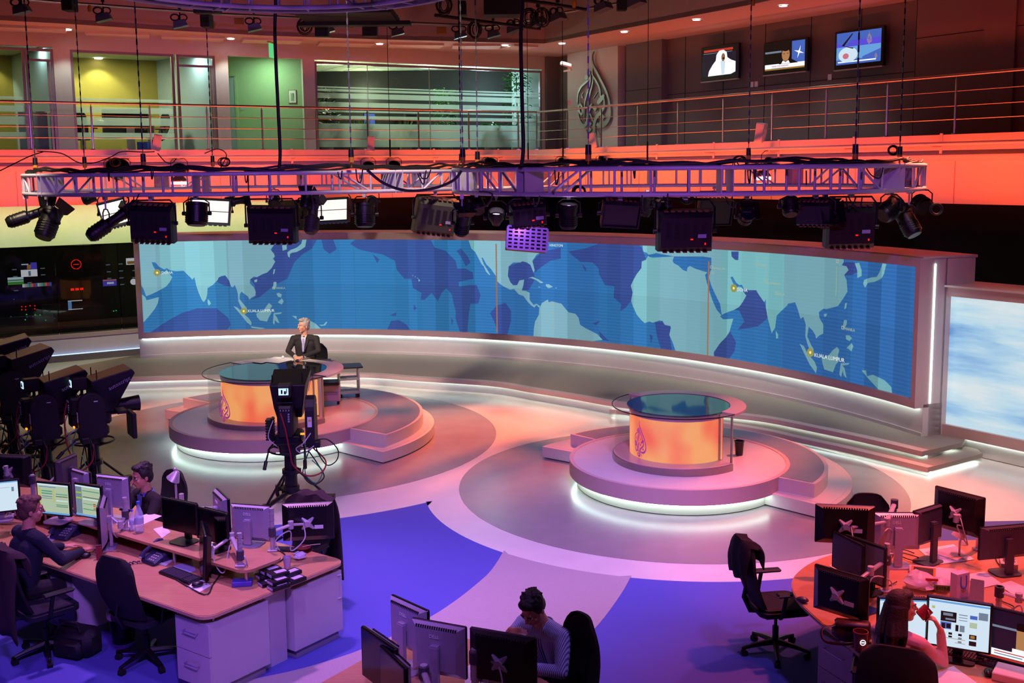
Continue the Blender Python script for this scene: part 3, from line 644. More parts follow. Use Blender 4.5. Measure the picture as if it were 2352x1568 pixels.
# ---------------------------------------------------------------- balcony railing
def rail_pts(off, z):
    return [Vector((p.x, p.y, z)) for p in bal_line(off)]
rl = thing('balcony_railing', 'stainless steel balcony railing with round posts and three thin wires', 'railing', (0, 0, 0)); rl['kind'] = 'structure'
def rtube(z, r, n, name):
    b = MB(); p = rail_pts(.04, z); b.tube(p, r, n); return b.build(name, 'steel', rl)
rtube(5.83, .026, 10, 'handrail')
for z in (5.08, 5.31, 5.56): rtube(z, .009, 6, 'rail')
pm = MB(); pm.cyl((0, 0, BZ), (0, 0, 5.76), .021, n=8); pm.cyl((0, 0, 5.76), (0, 0, 5.82), .009, n=6); pm.box((0, 0, BZ+.01), (.09, .09, .02)); post = None
def on_line(px, left):
    r = ray(px, 300); P, N = (B0, BN) if left else (BC, RN); P = P+N*.04
    s = P.dot(N)/(r.x*N.x+r.y*N.y); return Vector((r.x*s, r.y*s, 0))
for px in (-70, 70.6, 211.8, 346, 477, 602.6, 726.6, 844.4, 961.5, 1076.8, 1190.5, 1232.8, 1303.4, 1380.9, 1465.3, 1557.2, 1660.5, 1772.4, 1896.4, 2035.8, 2192.5, 2380):
    p = on_line(px, px < 1230)
    if post is None: post = pm.build('post', 'steel', rl, loc=p)
    else: inst(post, rl, p)
# conduit pipe with brackets in front of the balcony edge
pp = thing('lighting_pipe', 'long painted pipe fixed along the front of the balcony for small lamps', 'pipe', (0, 0, 0))
b = MB(); b.tube([Vector((p.x, p.y, 4.66)) for p in bal_line(-.30)], .03, 8); b.build('pipe', 'set_white', pp)
bl0 = bal_line(-.3); br = None
for k, n_ in ((0, 9), (1, 10)):
    for i in range(n_):
        p = bl0[k].lerp(bl0[k+1], (i+.5)/n_)
        if br is None:
            b = MB(); b.box((0, .13, -.1), (.03, .3, .03)); b.box((0, .26, -.05), (.05, .02, .35)); br = b.build('bracket', 'set_white', pp, loc=(p.x, p.y, 4.72))
        else: br_ = inst(br, pp, (p.x, p.y, 4.72))
        (br if i == 0 and k == 0 else br_).rotation_euler = (0, 0, AN if k == 0 else atan2(RT.y, RT.x))
# ---------------------------------------------------------------- company emblem strokes (traced calligraphy)
LOGO = [[(503,243,3),(478,290,9),(478,360,17),(500,430,25),(560,530,29),(620,630,29),(690,750,29),(740,870,25),(762,980,25),(760,1080,36),(720,1160,52),(655,1205,60),(590,1205,50),(556,1185,45)],
 [(498,435,10),(480,480,13),(485,540,15),(530,610,23),(580,690,23),(607,760,19),(612,835,18)], [(570,925,40),(610,880,60),(655,835,50),(668,810,10)],
 [(660,840,16),(675,920,26),(660,990,40),(600,1050,46),(545,1105,46),(515,1170,40),(510,1270,40),(495,1335,50),(455,1345,42),(410,1310,22),(378,1250,6)],
 [(492,560,10),(488,650,15),(450,760,22),(425,850,15),(420,935,12)],
 [(480,915,8),(440,970,42),(415,1020,42),(405,1100,30),(385,1170,42),(345,1200,46),(300,1170,30),(265,1090,14),(248,1000,11),(235,880,11),(245,770,17),(290,690,23),(360,640,24),(420,605,24),(447,560,14),(452,535,8)],
 [(452,545,10),(450,620,15),(420,720,19),(380,820,19),(355,920,15),(345,1030,12),(352,1140,8)],
 [(275,900,26),(308,945,26),(322,1000,20),(302,1048,28),(268,1005,26),(254,950,26),(275,900,26)],
 [(335,755,4),(310,790,11),(320,832,14)], [(560,775,9),(500,850,9)], [(438,1040,8),(465,1085,19),(490,1140,16)], [(560,1265,4),(580,1300,14),(600,1325,12)]]
LDOT = [(420, 515, 28, 12), (387, 566, 28, 12), (528, 985, 32, 4), (650, 1103, 32, 4), (450, 1180, 27, 4), (442, 1255, 30, 4)]
def emblem(name, fmap, h, depth, m, parent=None, loc=None):
    "fmap(u, v, d): emblem coordinates in metres, u to the right, v up, d out of the surface"
    b = MB(); K = h/1135
    def T(x, y): return (x-505)*K, (1375-y)*K
    for st in LOGO:
        P = spline([(x, y, w_) for x, y, w_ in st], 3); vs = []; n = len(P)
        for i, p in enumerate(P):
            t = (P[min(i+1, n-1)]-P[max(i-1, 0)]); t = Vector((t.x, t.y)).normalized(); nx, ny = -t.y*p.z/2, t.x*p.z/2
            for sx, d in ((1, 0), (-1, 0), (-1, depth), (1, depth)):
                u, v = T(p.x+nx*sx, p.y+ny*sx); vs.append(fmap(u, v, d))
        fs = []
        for i in range(n-1):
            for k in range(4): fs.append((i*4+k, i*4+(k+1) % 4, i*4+4+(k+1) % 4, i*4+4+k))
        b.add(vs, fs+[(0, 3, 2, 1), (n*4-4, n*4-3, n*4-2, n*4-1)])
    for x, y, r, n in LDOT:
        vs = []
        for d in (0, depth):
            for k in range(n):
                u, v = T(x+r*cos(2*pi*k/n), y+r*1.15*sin(2*pi*k/n)); vs.append(fmap(u, v, d))
        b.add(vs, [tuple(range(n)), tuple(range(2*n-1, n-1, -1))]+[(k, (k+1) % n, n+(k+1) % n, n+k) for k in range(n)])
    return b.build(name, m, parent, smooth=None)
# metal emblem on the logo pillar
def lwp(px):
    r = ray(px, 250); P = BC+RN*1.46; s = P.dot(RN)/(r.x*RN.x+r.y*RN.y); return (Vector((r.x*s, r.y*s, 0))-BC).dot(RT)
sc_ = lwp(1366); b0 = rp(sc_, 1.5); zt = H+ray(1368, 118).z*(rp(sc_, 1.5).y/ray(1368, 118).y); zb = H+ray(1366, 318).z*(rp(sc_, 1.5).y/ray(1366, 318).y)
mat('emblem_metal', '#8a8a80', .35, .4, noise=.05, scale=20)
wk = (lwp(1405)-lwp(1328))/((zt-zb)*.48)
# seen from the studio, right on the wall is +RT
o = emblem('wall_emblem', lambda u, v, d: b0+RT*(u*wk)+Vector((0, 0, zb+v))-RN*(d+.03), zt-zb, .05, 'emblem_metal')
tag(o, 'large grey metal calligraphic flame-shaped emblem on the pale pillar of the balcony', 'emblem')
# ---------------------------------------------------------------- platforms and presenter desks
def angc(c, px, py, z): p = at(px, py, z); return math.degrees(atan2(p.y-c[1], p.x-c[0]))
def platform(label, c, RD, RU, RL, aU, aL, wing):
    t = thing('desk_platform', label, 'platform', (c[0], c[1], 0))
    b = MB(); b.ring(.3, RD, .17, .36, n=96); b.build('deck', 'vinyl_light', t)
    b = MB(); b.ring(RD-.05, RD+.004, .165, .366, n=96); b.build('rim', 'set_pink', t)
    b = MB(); b.ring(.3, RD-.10, .015, .17, n=96); b.build('base', 'set_white', t)
    b = MB(); b.ring(.3, RD-.12, 0, .02, n=96); b.build('kickboard', 'rubber', t)
    b = MB(); b.ring(RD-.062, RD-.03, .150, .166, n=96, a0=radians(aL[1]), a1=radians(aL[0]+360)); b.build('led_strip', 'led_deck', t)
    b = MB(); b.ring(RD-.02, RU, .18, .36, n=64, a0=radians(aU[0]), a1=radians(aU[1])); b.build('upper_step', 'set_white', t)
    b = MB(); b.ring(RD+.005, RU-.05, .355, .364, n=64, a0=radians(aU[0]+1.5), a1=radians(aU[1]-1.5)); b.build('tread', 'vinyl_grey', t)
    b = MB(); b.ring(RD-.1, RL, .02, .18, n=64, a0=radians(aL[0]), a1=radians(aL[1])); b.build('lower_step', 'set_white', t)
    b = MB(); b.ring(RD-.1, RL-.06, .175, .184, n=64, a0=radians(aL[0]+2), a1=radians(aL[1]-2)); b.build('tread', 'vinyl_light', t)
    b = MB(); b.ring(RD-.1, RL-.04, 0, .022, n=64, a0=radians(aL[0]+1), a1=radians(aL[1]-1)); b.build('kickboard', 'rubber', t)
    return t
pl1 = platform('larger round two-step platform under the presenter desk', P1, 1.66, 2.40, 2.58, (-35, 144), (-41, 150), 0)
pl2 = platform('round two-step platform under the empty pod desk', P2, 1.48, 1.97, 2.28, (-40, 135), (-46, 143), 0)
def drum_mat(name, c0, c1, es):
    m = bpy.data.materials.new(name); m.use_nodes = True; nt = m.node_tree; N = nt.nodes.new; K = nt.links.new; bs = nt.nodes['Principled BSDF']
    bs.inputs['Base Color'].default_value = (.16, .07, .03, 1); bs.inputs['Roughness'].default_value = .25
    tc = N('ShaderNodeTexCoord'); n = N('ShaderNodeTexNoise'); n.inputs['Scale'].default_value = 1.7; n.inputs['Detail'].default_value = 1; mp = N('ShaderNodeMapping'); mp.inputs['Scale'].default_value = (1.3, 1.3, 1)
    K(tc.outputs['Object'], mp.inputs[0]); K(mp.outputs[0], n.inputs[0]); r = N('ShaderNodeValToRGB'); e = r.color_ramp.elements
    e[0].position = .36; e[0].color = (*srgb(c0), 1); e[1].position = .62; e[1].color = (*srgb(c1), 1); K(n.outputs[0], r.inputs[0]); K(r.outputs[0], bs.inputs['Emission Color']); bs.inputs['Emission Strength'].default_value = es
    MATS[name] = m
drum_mat('lamp_drum', '#ff6a40', '#ffae62', 1.0)
mat('desk_white', '#d6c9c4', .3, noise=.02, scale=10, coat=.2)
mat('brushed_metal', '#9b928c', .3, .8, noise=.1, scale=60, stretch=(1, 1, 12))
mat('pod_top', '#c9a09c', .3, noise=.02, scale=10, coat=.2)
mat('emblem_print', '#a8479a', .5, emit='#a8408c', es=.45)  # slight emission stands in for drum light showing through the print
def pod(label, c, RO_, RG, RI, RDr, z0, zt, aR, aL, topmat, plinth, disc_c=(0, 0)):
    "aR..aL: the opaque back; the rest, round the front, is glass"
    t = thing('presenter_desk', label, 'desk', (c[0], c[1], 0)); a0, a1 = radians(aR), radians(aL); g0, g1 = a1, a0+2*pi
    b = MB(); b.ring(RG*.2, RG+.03, z0, z0+plinth, n=72, a0=g0, a1=g1); b.build('plinth_ring', 'brushed_metal', t)
    b = MB(); b.ring(RG*.2, RG+.02, z0+plinth, z0+plinth+.012, n=72, a0=g0, a1=g1); b.build('plinth_top', 'pod_top', t)
    b = MB(); b.ring(RDr-.02, RDr, z0+plinth+.01, zt-.09, n=72, a0=radians(aL-14), a1=g1+radians(8)); d = b.build('glowing_drum', 'lamp_drum', t, label='backlit orange cylinder')
    b = MB(); b.ring(RDr-.06, RDr+.005, zt-.10, zt-.03, n=72); b.build('drum_cap', 'pod_top', t)
    b = MB(); b.ring(RG-.006, RG+.006, z0+plinth+.01, zt-.02, n=80, a0=g0, a1=g1); b.build('glass_wall', 'glass', t, label='curved clear glass front')
    b = MB(); b.ring(RI, RO_, zt-.015, zt, n=72, a0=g0, a1=g1); b.build('glass_rim', 'glass', t)
    b = MB(); b.tube([(RO_*cos(a), RO_*sin(a), zt-.005) for a in [g0+(g1-g0)*i/60 for i in range(61)]], .007, 5); b.build('rim_edge', 'black_metal', t)
    b = MB(); b.ring(RI, RO_, zt-.03, zt, n=60, a0=a0, a1=a1); b.build('counter', topmat, t)
    b = MB(); b.lathe([(0, zt-.028), (RI+.01, zt-.028), (RI+.01, zt-.006), (0, zt-.006)], (disc_c[0], disc_c[1], 0), n=60); b.build('glass_top', 'dark_glass', t, label='dark reflective glass disc')
    for a in (g0, g1):
        for r in (RDr+.01, RG): b = MB(); b.box((r*cos(a), r*sin(a), (z0+plinth+zt)/2-.02), (.022, .022, zt-z0-plinth-.04), rz=a); b.build('post', 'brushed_metal', t)
    b = MB(); b.ring(RG-.28, RG-.26, z0, zt-.03, n=30, a0=a0+.3, a1=a1-.3); b.build('back_panel', 'desk_white', t)
    return t
aR2, aL2 = angc(P2, 1689, 951, 1.12), angc(P2, 1443.8, 904.5, 1.12)
pod2 = pod('round standing pod desk with glowing orange drum and calligraphic emblem, on the right platform', P2, .90, .86, .69, .66, .36, 1.12, aR2, aL2, 'pod_top', .09)
aR1, aL1 = angc(P1, 749, 863, 1.12), angc(P1, 533, 832, 1.12)
pod1 = pod('wide presenter desk with glowing orange drum and white counter, where the newsreader sits', P1, 1.12, 1.04, .85, .84, .36, 1.12, aR1, aL1, 'desk_white', .07)
def oncyl(c, R, px, py):
    d = ray(px, py); ox, oy = -c[0], -c[1]; A = d.x**2+d.y**2; B = 2*(ox*d.x+oy*d.y); q = ox*ox+oy*oy-R*R; t = (-B-sqrt(max(0, B*B-4*A*q)))/2/A; return atan2(oy+d.y*t, ox+d.x*t)
def cylmap(r, amid):
    "u runs to the right as seen from outside"
    return lambda u, v, d: Vector(((r+d)*cos(amid+u/r), (r+d)*sin(amid+u/r), v))
# emblem printed on the pod drum, seen at x 1471
hz = .46
am = oncyl(P2, .662, 1470, 1010); o = emblem('emblem', lambda u, v, d: cylmap(.662, am)(u, v+.475, d), .50, .004, 'emblem_print', pod2); o['label'] = 'purple calligraphic flame emblem on the drum'
am = oncyl(P1, 1.047, 514, 920); o = emblem('emblem', lambda u, v, d: cylmap(1.047, am)(u, v+.46, d), .52, .004, 'emblem_print', pod1); o['label'] = 'mauve calligraphic flame emblem on the glass'
# equipment cart and printer behind the presenter desk
mat('pc_white', '#b5b0aa', .5, noise=.03, scale=30)
p = at(797, 912, .36)
ct = thing('equipment_cart', 'pale wheeled equipment cart with black top beside the presenter desk', 'cart', (p.x+.02, p.y+.1, .364), .25)
b = MB(); b.box((-.17, 0, .3), (.02, .36, .44)); b.box((.17, 0, .3), (.02, .36, .44)); b.box((0, 0, .08), (.36, .36, .02)); b.box((0, 0, .32), (.34, .34, .02)); b.build('body', 'pc_white', ct)
b = MB(); b.rbox((0, 0, .535), (.48, .42, .025), .006); b.build('top', 'black_plastic', ct)
for x, y in ((-.15, -.15), (.15, -.15), (.15, .15), (-.15, .15)): b = MB(); b.cyl((x-.02, y, .035), (x+.02, y, .035), .034, n=10); b.box((x, y, .06), (.03, .04, .03)); b.build('wheel', 'rubber', ct)
p = at(764, 925, .36)
cp = thing('printer', 'boxy grey printer with a dark lid on castors beside the desk', 'printer', (p.x-.03, p.y-.02, .362), .15)
b = MB(); b.rbox((0, 0, .2), (.34, .36, .28), .02); b.build('body', 'pc_white', cp); b = MB(); b.rbox((0, 0, .36), (.32, .34, .05), .015); b.build('lid', 'black_plastic', cp); b = MB(); b.box((0, -.185, .2), (.26, .02, .05)); b.build('tray', 'grey_plastic', cp)
for x, y in ((-.13, -.12), (.13, -.12), (.13, .12), (-.13, .12)): b = MB(); b.cyl((x-.02, y, .03), (x+.02, y, .03), .03, n=10); b.build('wheel', 'rubber', cp)
p = at(1691, 1047, .36)
b = MB(); b.lathe([(0, 0), (.05, 0), (.065, .19), (.07, .19), (.07, .20), (.06, .20), (.045, .02), (0, .02)], (0, 0, 0), n=20); o = b.build('waste_bin', 'black_plastic', None, loc=(p.x+.05, p.y+.05, .364)); tag(o, 'black waste bin behind the round pod desk', 'bin')
# papers, notebook and small items on the presenter counter
def paper(pts, z, label, group=None, m='paper', name='paper_sheet'):
    P = [at(*q, z) for q in pts]; b = MB(); b.prism([(q.x, q.y) for q in P], z+.001, z+.003); o = b.build(name, m, smooth=None); tag(o, label, 'paper', group); return o
paper([(598, 830), (632, 819), (686, 823), (640, 834)], 1.12, 'white script pages on the counter left of the newsreader')
paper([(560, 829), (600, 825), (630, 827), (600, 834)], 1.122, 'second white script sheet nearer the glass edge of the counter')
o = paper([(711, 824), (718, 821), (770, 828), (762, 830)], 1.12, 'thin black notebook on the counter right of the newsreader', m='black_plastic', name='notebook'); o['category'] = 'notebook'
b = MB(); b.sphere((0, 0, .025), .025, 8, 6); b.tube([(0, 0, .01), (-.12, .03, .008), (-.2, -.02, .008), (-.28, 0, .008)], .006, 5); p = at(650, 823, 1.12); o = b.build('earpiece', 'paper', loc=(p.x, p.y, 1.12)); tag(o, 'small white earpiece with its lead on the counter', 'earpiece')
# ---------------------------------------------------------------- circular trusses
vm_ = {}
def ring_truss(label, c, R, zb, zt, W_=.30, seg=8, per=5, cr=.029, loc_rot=0):
    t = thing('ring_truss', label, 'truss', (c[0], c[1], 0), loc_rot); Ri = R-W_
    for r in (R, Ri):
        for z in (zb+cr, zt-cr):
            b = MB(); b.tube([(r*cos(2*pi*i/120), r*sin(2*pi*i/120), z) for i in range(120)], cr, 8, closed=True); b.build('chord', 'truss_paint', t, smooth=60)
    hh = zt-zb-2*cr
    key = (round(hh, 3), round(W_, 3))
    if key not in vm_:
        vb = MB(); vb.cyl((0, 0, 0), (0, 0, hh), .017, n=6); hb = MB(); hb.cyl((0, 0, 0), (W_, 0, 0), .012, n=6)
        pb = MB(); pb.box((W_/2, 0, hh/2), (W_+.05, .012, hh+.06)); vm_[key] = (vb.mesh('strut', 'truss_paint', 60), hb.mesh('strut', 'truss_paint', 60), pb.mesh('junction_plate', 'truss_paint', None))
    vm, hm, pm_ = vm_[key]
    def put(nm, me, loc, rot):
        o = bpy.data.objects.new(nm, me); COL.objects.link(o); o.parent = t; o.location = loc; o.rotation_euler = rot; return o
    for s in range(seg):
        a0 = 2*pi*s/seg
        for da in (-.55/R/8, .55/R/8): a = a0+da; put('junction_plate', pm_, (Ri*cos(a), Ri*sin(a), zb+cr), (0, 0, a))
        for i in range(1, per+1):
            a = a0+2*pi/seg*i/(per+1)
            for r in (R, Ri): put('strut', vm, (r*cos(a), r*sin(a), zb+cr), (0, 0, 0))
            if i % 2: 
                for z in (zb+cr, zt-cr): put('strut', hm, (Ri*cos(a), Ri*sin(a), z), (0, 0, a))
        for r in (R, Ri):
            a = a0+2*pi/seg/(per+1)*(1 if s % 2 else per-1); a2 = a+2*pi/seg/(per+1)
            p, q = Vector((r*cos(a), r*sin(a), zb+cr)), Vector((r*cos(a2), r*sin(a2), zt-cr))
            if s % 2 == 0: p.z, q.z = q.z, p.z
            b = MB(); b.cyl(p, q, .016, n=6); b.build('strut', 'truss_paint', t, smooth=60)
    return t
TR1, TR2 = ((-4.35, 18.65), 3.78), ((2.55, 16.0), 3.40)
ZTB, ZTT = 3.97, 4.31
t1 = ring_truss('circular white box truss hanging over the presenter desk, left of the pair', TR1[0], TR1[1], ZTB, ZTT)
t2 = ring_truss('circular white box truss hanging over the pod desk, right of the pair', TR2[0], TR2[1], 3.955, 4.325, seg=8)
t3 = ring_truss('smaller circular white truss high above, only its far curve in view', (-2.55, 11.8), 2.15, 6.30, 6.62, seg=6)
# cable bundles lying along the top of the front trusses
mat('cable_black', '#08080a', .6, noise=.1, scale=60)
mat('cable_white', '#b8b4bc', .5, noise=.03, scale=60)
mat('cable_red', '#8f1c2c', .5, noise=.03, scale=60)
mat('cable_green', '#1f7f63', .5, noise=.03, scale=60)
mat('hook_yellow', '#b5751c', .5, noise=.1, scale=60)
random.seed(3)
for (c, R), a0, a1, nm in ((TR1, 190, 352, 'black cable bundle along the top of the left ring truss'), (TR2, 185, 355, 'black cable bundle along the top of the right ring truss')):
    b = MB()
    for k in range(4):
        ph = random.uniform(0, 6); pts = []
        for i in range(70):
            a = radians(a0+(a1-a0)*i/69); r = R-.04-.05*k+.02*sin(i*.5+ph); pts.append((c[0]+r*cos(a), c[1]+r*sin(a), 4.335+.022*sin(i*.37+ph)+.012*k+.012*sin(i*1.3+ph)))
        b.tube(pts, .017, 5)
    o = b.build('cable_bundle', 'cable_black', smooth=60); tag(o, nm, 'cables', kind='stuff')
# hoist chains
def chain(px0, px1, py1, Y, label, hook=True, r=.009, thick=False):
    p1 = aty(px1, py1, Y); zt = 9.9; t = thing('hoist_chain', label, 'chain', (p1.x, Y, p1.z))
    b = MB(); n = 46 if not thick else 2; L = zt-p1.z
    if thick: b.tube([(0, 0, .2), (.02, 0, L*.3), (-.02, 0, L*.6), (0, 0, L)], r, 6)
    else:
        # links alternate in two planes
        k = int(L/.075); vs = []
        for i in range(k):
            z = .2+i*.075; w_ = r*1.1
            if i % 2: b.box((0, 0, z+.0375), (w_*2.2, w_*.7, .085))
            else: b.box((0, 0, z+.0375), (w_*.7, w_*2.2, .085))
    b.build('chain', 'chain_metal' if not thick else 'cable_black', t, smooth=None)
    if hook:
        b = MB(); b.cyl((0, 0, .08), (0, 0, .2), .04, .036, n=12); b.build('hoist_motor', 'black_plastic', t)
        b = MB(); b.cyl((0, 0, .0), (0, 0, .08), .037, n=12); b.cyl((0, 0, -.07), (0, 0, 0), .012, n=6); b.build('hook_block', 'hook_yellow', t)
    return t
for px0, px1, py, Y, lb, hk in ((57, 82, 390, 17.6, 'leftmost hoist chain, over the left end of the ring truss', 1), (172, 195, 385, 20, 'thin chain second from the left end of the left truss', 1), (312, 330, 384, 15.9, 'hoist chain above the white junction of the left truss', 1),
        (477, 489, 382, 20.5, 'chain beside the coiled cables on the left truss', 1), (803, 807, 373, 15.3, 'double hoist chain above the middle of the left truss', 1), (1055, 1059, 378, 20, 'thin chain left of the pair of hoists at the truss meeting point', 1),
        (1060, 1063, 374, 15.0, 'hoist chain at the point where the two ring trusses meet', 1), (1093, 1097, 378, 16.4, 'chain just right of the truss meeting point', 1), (1351, 1351.3, 370, 13.1, 'hoist chain hanging in front of the emblem pillar', 1),
        (1724, 1719, 368, 17.5, 'chain between the first and second televisions', 1), (1977, 1964, 368, 13.4, 'hoist chain crossing the third television', 1), (2078, 2066, 368, 15.6, 'rightmost hoist chain, over the right end of the ring truss', 1)):
    chain(px0, px1, py, Y, lb, hk)
for px0, px1, py, Y, lb in ((632, 641, 388, 15.2, 'thick black cable drop left of the green lobby, onto the left truss'), (1201, 1198, 380, 13.3, 'thick black cable drop in front of the wide office window')):
    p1 = aty(px1, py, Y); p0 = aty(px0, -60, Y); pm_ = p1.lerp(p0, .35); b = MB(); b.tube([tuple(v) for v in spline([p1, p1.lerp(p0, .1)+Vector((.02, 0, 0)), pm_, p1.lerp(p0, .7)+Vector((-.02, 0, 0)), p0, (p0.x-.02, Y, 9.9)], 5)], .024, 8)
    o = b.build('cable_drop', 'cable_black', smooth=60); tag(o, lb, 'cable')
for px, Y, y1, lb in ((896, 25.5, 345, 'thin black wire before the wide office window'), (1213, 25.8, 352, 'thin wire with a steel end near the corner of the balcony'), (1293, 24.5, 345, 'thin wire right of the security camera'), (1487, 23, 352, 'thin wire left of the first television')):
    p1 = aty(px, y1, Y); b = MB(); b.cyl((p1.x, Y, p1.z), (p1.x, Y, 9.9), .007, n=5); b.cyl((p1.x, Y, p1.z-.15), (p1.x, Y, p1.z+.25), .02, n=6); o = b.build('suspension_wire', 'black_metal', smooth=None); tag(o, lb, 'wire')
# ---------------------------------------------------------------- studio lamps
glow('lamp_white', '#fff6ea', 1.15); glow('lamp_hot', '#fffaf0', 6); glow('lamp_purple', '#f3d4ff', 5); glow('led_red', '#ff1508', 3); glow('lamp_orange', '#ffb48a', 4)
mat('lamp_label', '#8d88a8', .6, noise=.02, scale=30); mat('housing_grey', '#3a3a33', .5, .3, noise=.1, scale=30); mat('vent_copper', '#7a4030', .5, .2, noise=.1, scale=30)
mat('housing_dark', '#131118', .45, .2, noise=.12, scale=30)
def clamp(t, z, w=.03):
    b = MB(); b.cyl((0, 0, 0), (0, 0, z-.02), .014, n=6); b.box((0, 0, z-.01), (.05, .08, .06)); b.cyl((-.02, .05, z), (.05, .05, z), .008, n=5); b.build('clamp', 'truss_paint', t, smooth=None)
def Rm(yaw, tilt, roll=0): return (Matrix.Rotation(radians(yaw), 3, 'Z') @ Matrix.Rotation(radians(tilt), 3, 'X') @ Matrix.Rotation(radians(roll), 3, 'Y'))
def hang(name, label, cat, C, zh, group=None): return thing(name, label, cat, C, 0, group)
def yoke(t, R0, w, h, zt, r=.013, side=.0):
    "U shaped yoke around a body of width w, reaching up to zt above the centre"
    b = MB(); k = .05
    P = [(-w/2-.02, 0, 0), (-w/2-.02, 0, zt*.75), (-w/2+k, 0, zt), (w/2-k, 0, zt), (w/2+.02, 0, zt*.75), (w/2+.02, 0, 0)]
    b.tube([R0 @ Vector(p) for p in P], r, 6)
    for s in (-1, 1): b.cyl(R0 @ Vector((s*(w/2), 0, 0)), R0 @ Vector((s*(w/2+.045), 0, 0)), .028, n=8)
    b.build('yoke', 'black_metal', t)
def snapY(px, Y):
    "depth of the nearest truss chord behind this picture column"
    best = Y; bd = 2.6; k = (px-1176-(0))/F
    for (c, R) in (TR1, TR2):
        R = R-.15; a = k*k+1; b_ = -2*(c[0]*k+c[1]); q = c[0]**2+c[1]**2-R*R; dsc = b_*b_-4*a*q
        if dsc <= 0: continue
        for s_ in (-1, 1):
            y = (-b_+s_*sqrt(dsc))/(2*a)
            if abs(y-Y) < bd: bd = abs(y-Y); best = y
    return best
def softbox(px, py, Y, w, h, yaw, tilt, label, lit=False, zh=ZTB, d=.24, roll=0, panels=2, vent=True, body='housing_dark', group=None):
    Y = snapY(px, Y); C = aty(px, py, Y); w = w*Y/F; h = h*Y/F; t = hang('fluorescent_softlight', label, 'studio light', C, zh, group); R = Rm(yaw, tilt, roll)
    def X(x, y, z): return R @ Vector((x, y, z))
    # front faces -Y before rotation
    b = MB(); hw, hh = w/2, h/2; k = .55
    F4 = [(-hw, -d/2, -hh), (hw, -d/2, -hh), (hw, -d/2, hh), (-hw, -d/2, hh)]; B4 = [(-hw*.97, d*.15, -hh*.97), (hw*.97, d*.15, -hh*.97), (hw*.97, d*.15, hh*.97), (-hw*.97, d*.15, hh*.97)]
    C4 = [(-hw*.9, d/2, -hh*k*1.3), (hw*.9, d/2, -hh*k*1.3), (hw*.9, d/2, hh*k*1.3), (-hw*.9, d/2, hh*k*1.3)]
    I4 = [(x*.93, -d/2, z*.93) for x, y, z in F4]; J4 = [(x*.9, -d/2+.05, z*.9) for x, y, z in F4]
    vs = [X(*p) for p in F4+B4+C4+I4+J4]; fs = []
    for o in (0, 4):
        for i in range(4): j = (i+1) % 4; fs.append((o+i, o+4+i, o+4+j, o+j))
    fs.append((11, 10, 9, 8)) ; fs = [tuple(f) for f in fs]
    for i in range(4): j = (i+1) % 4; fs.append((i, j, 12+j, 12+i)); fs.append((12+i, 12+j, 16+j, 16+i))
    fs.append((16, 17, 18, 19)); b.add(vs, fs); b.build('housing', body, t, smooth=None)
    b = MB()
    for s in (-1, 1):
        for i in range(7): b.box(X(s*.0+(-.36+.12*i)*w, .16*d, hh*.985 if s > 0 else -hh*.985), (w*.075, d*.36, .012), R=R)
    b.build('vent_strip', 'vent_copper', t, smooth=None)['kind'] = 'stuff'
    b = MB()
    if lit:
        for i in range(panels): zc = hh*.86*(1-(2*i+1)/panels); b.box(X(0, -d/2+.035, zc), (w*.88, .012, h*.86/panels-.018), R=R)
        for i in range(panels): pass
        b.build('light_panel', 'lamp_white', t, smooth=None)['kind'] = 'stuff'
    else:
        b.box(X(0, -d/2+.035, 0), (w*.88, .012, h*.88), R=R); b.build('diffuser', 'black_plastic', t, smooth=None)
    if vent:
        b = MB()
        for i in range(5):
            for j in range(9): b.box(X((-.32+.16*i)*w, d/2+.003, (.36-.085*j*.9)*h*.62), (w*.10, .006, h*.018), R=R)
        b.build('vent_slots', 'black_plastic', t, smooth=None)['kind'] = 'stuff'
        b = MB(); b.box(X(-.10*w, d/2+.004, -.16*h), (.03, .008, .012), R=R); b.build('indicator', 'led_red', t, smooth=None)
        b = MB(); b.box(X(-.34*w, d/2+.004, -.27*h), (.014, .008, .022), R=R); b.build('indicator', 'led_red', t, smooth=None)
        b = MB(); b.box(X(-.28*w, d/2+.004, -.08*h), (.10, .006, .045), R=R); b.build('label_plate', 'lamp_label', t, smooth=None)
    zt = zh-C.z-.02; yoke(t, Matrix.Rotation(radians(yaw), 3, 'Z'), w, h, min(zt-.03, hh+.12)); clampz = zt
    b = MB(); b.cyl((0, 0, min(zt-.03, hh+.12)), (0, 0, zt), .014, n=6); b.box((0, 0, zt), (.05, .1, .07)); b.build('clamp', 'truss_paint', t, smooth=None)
    return t
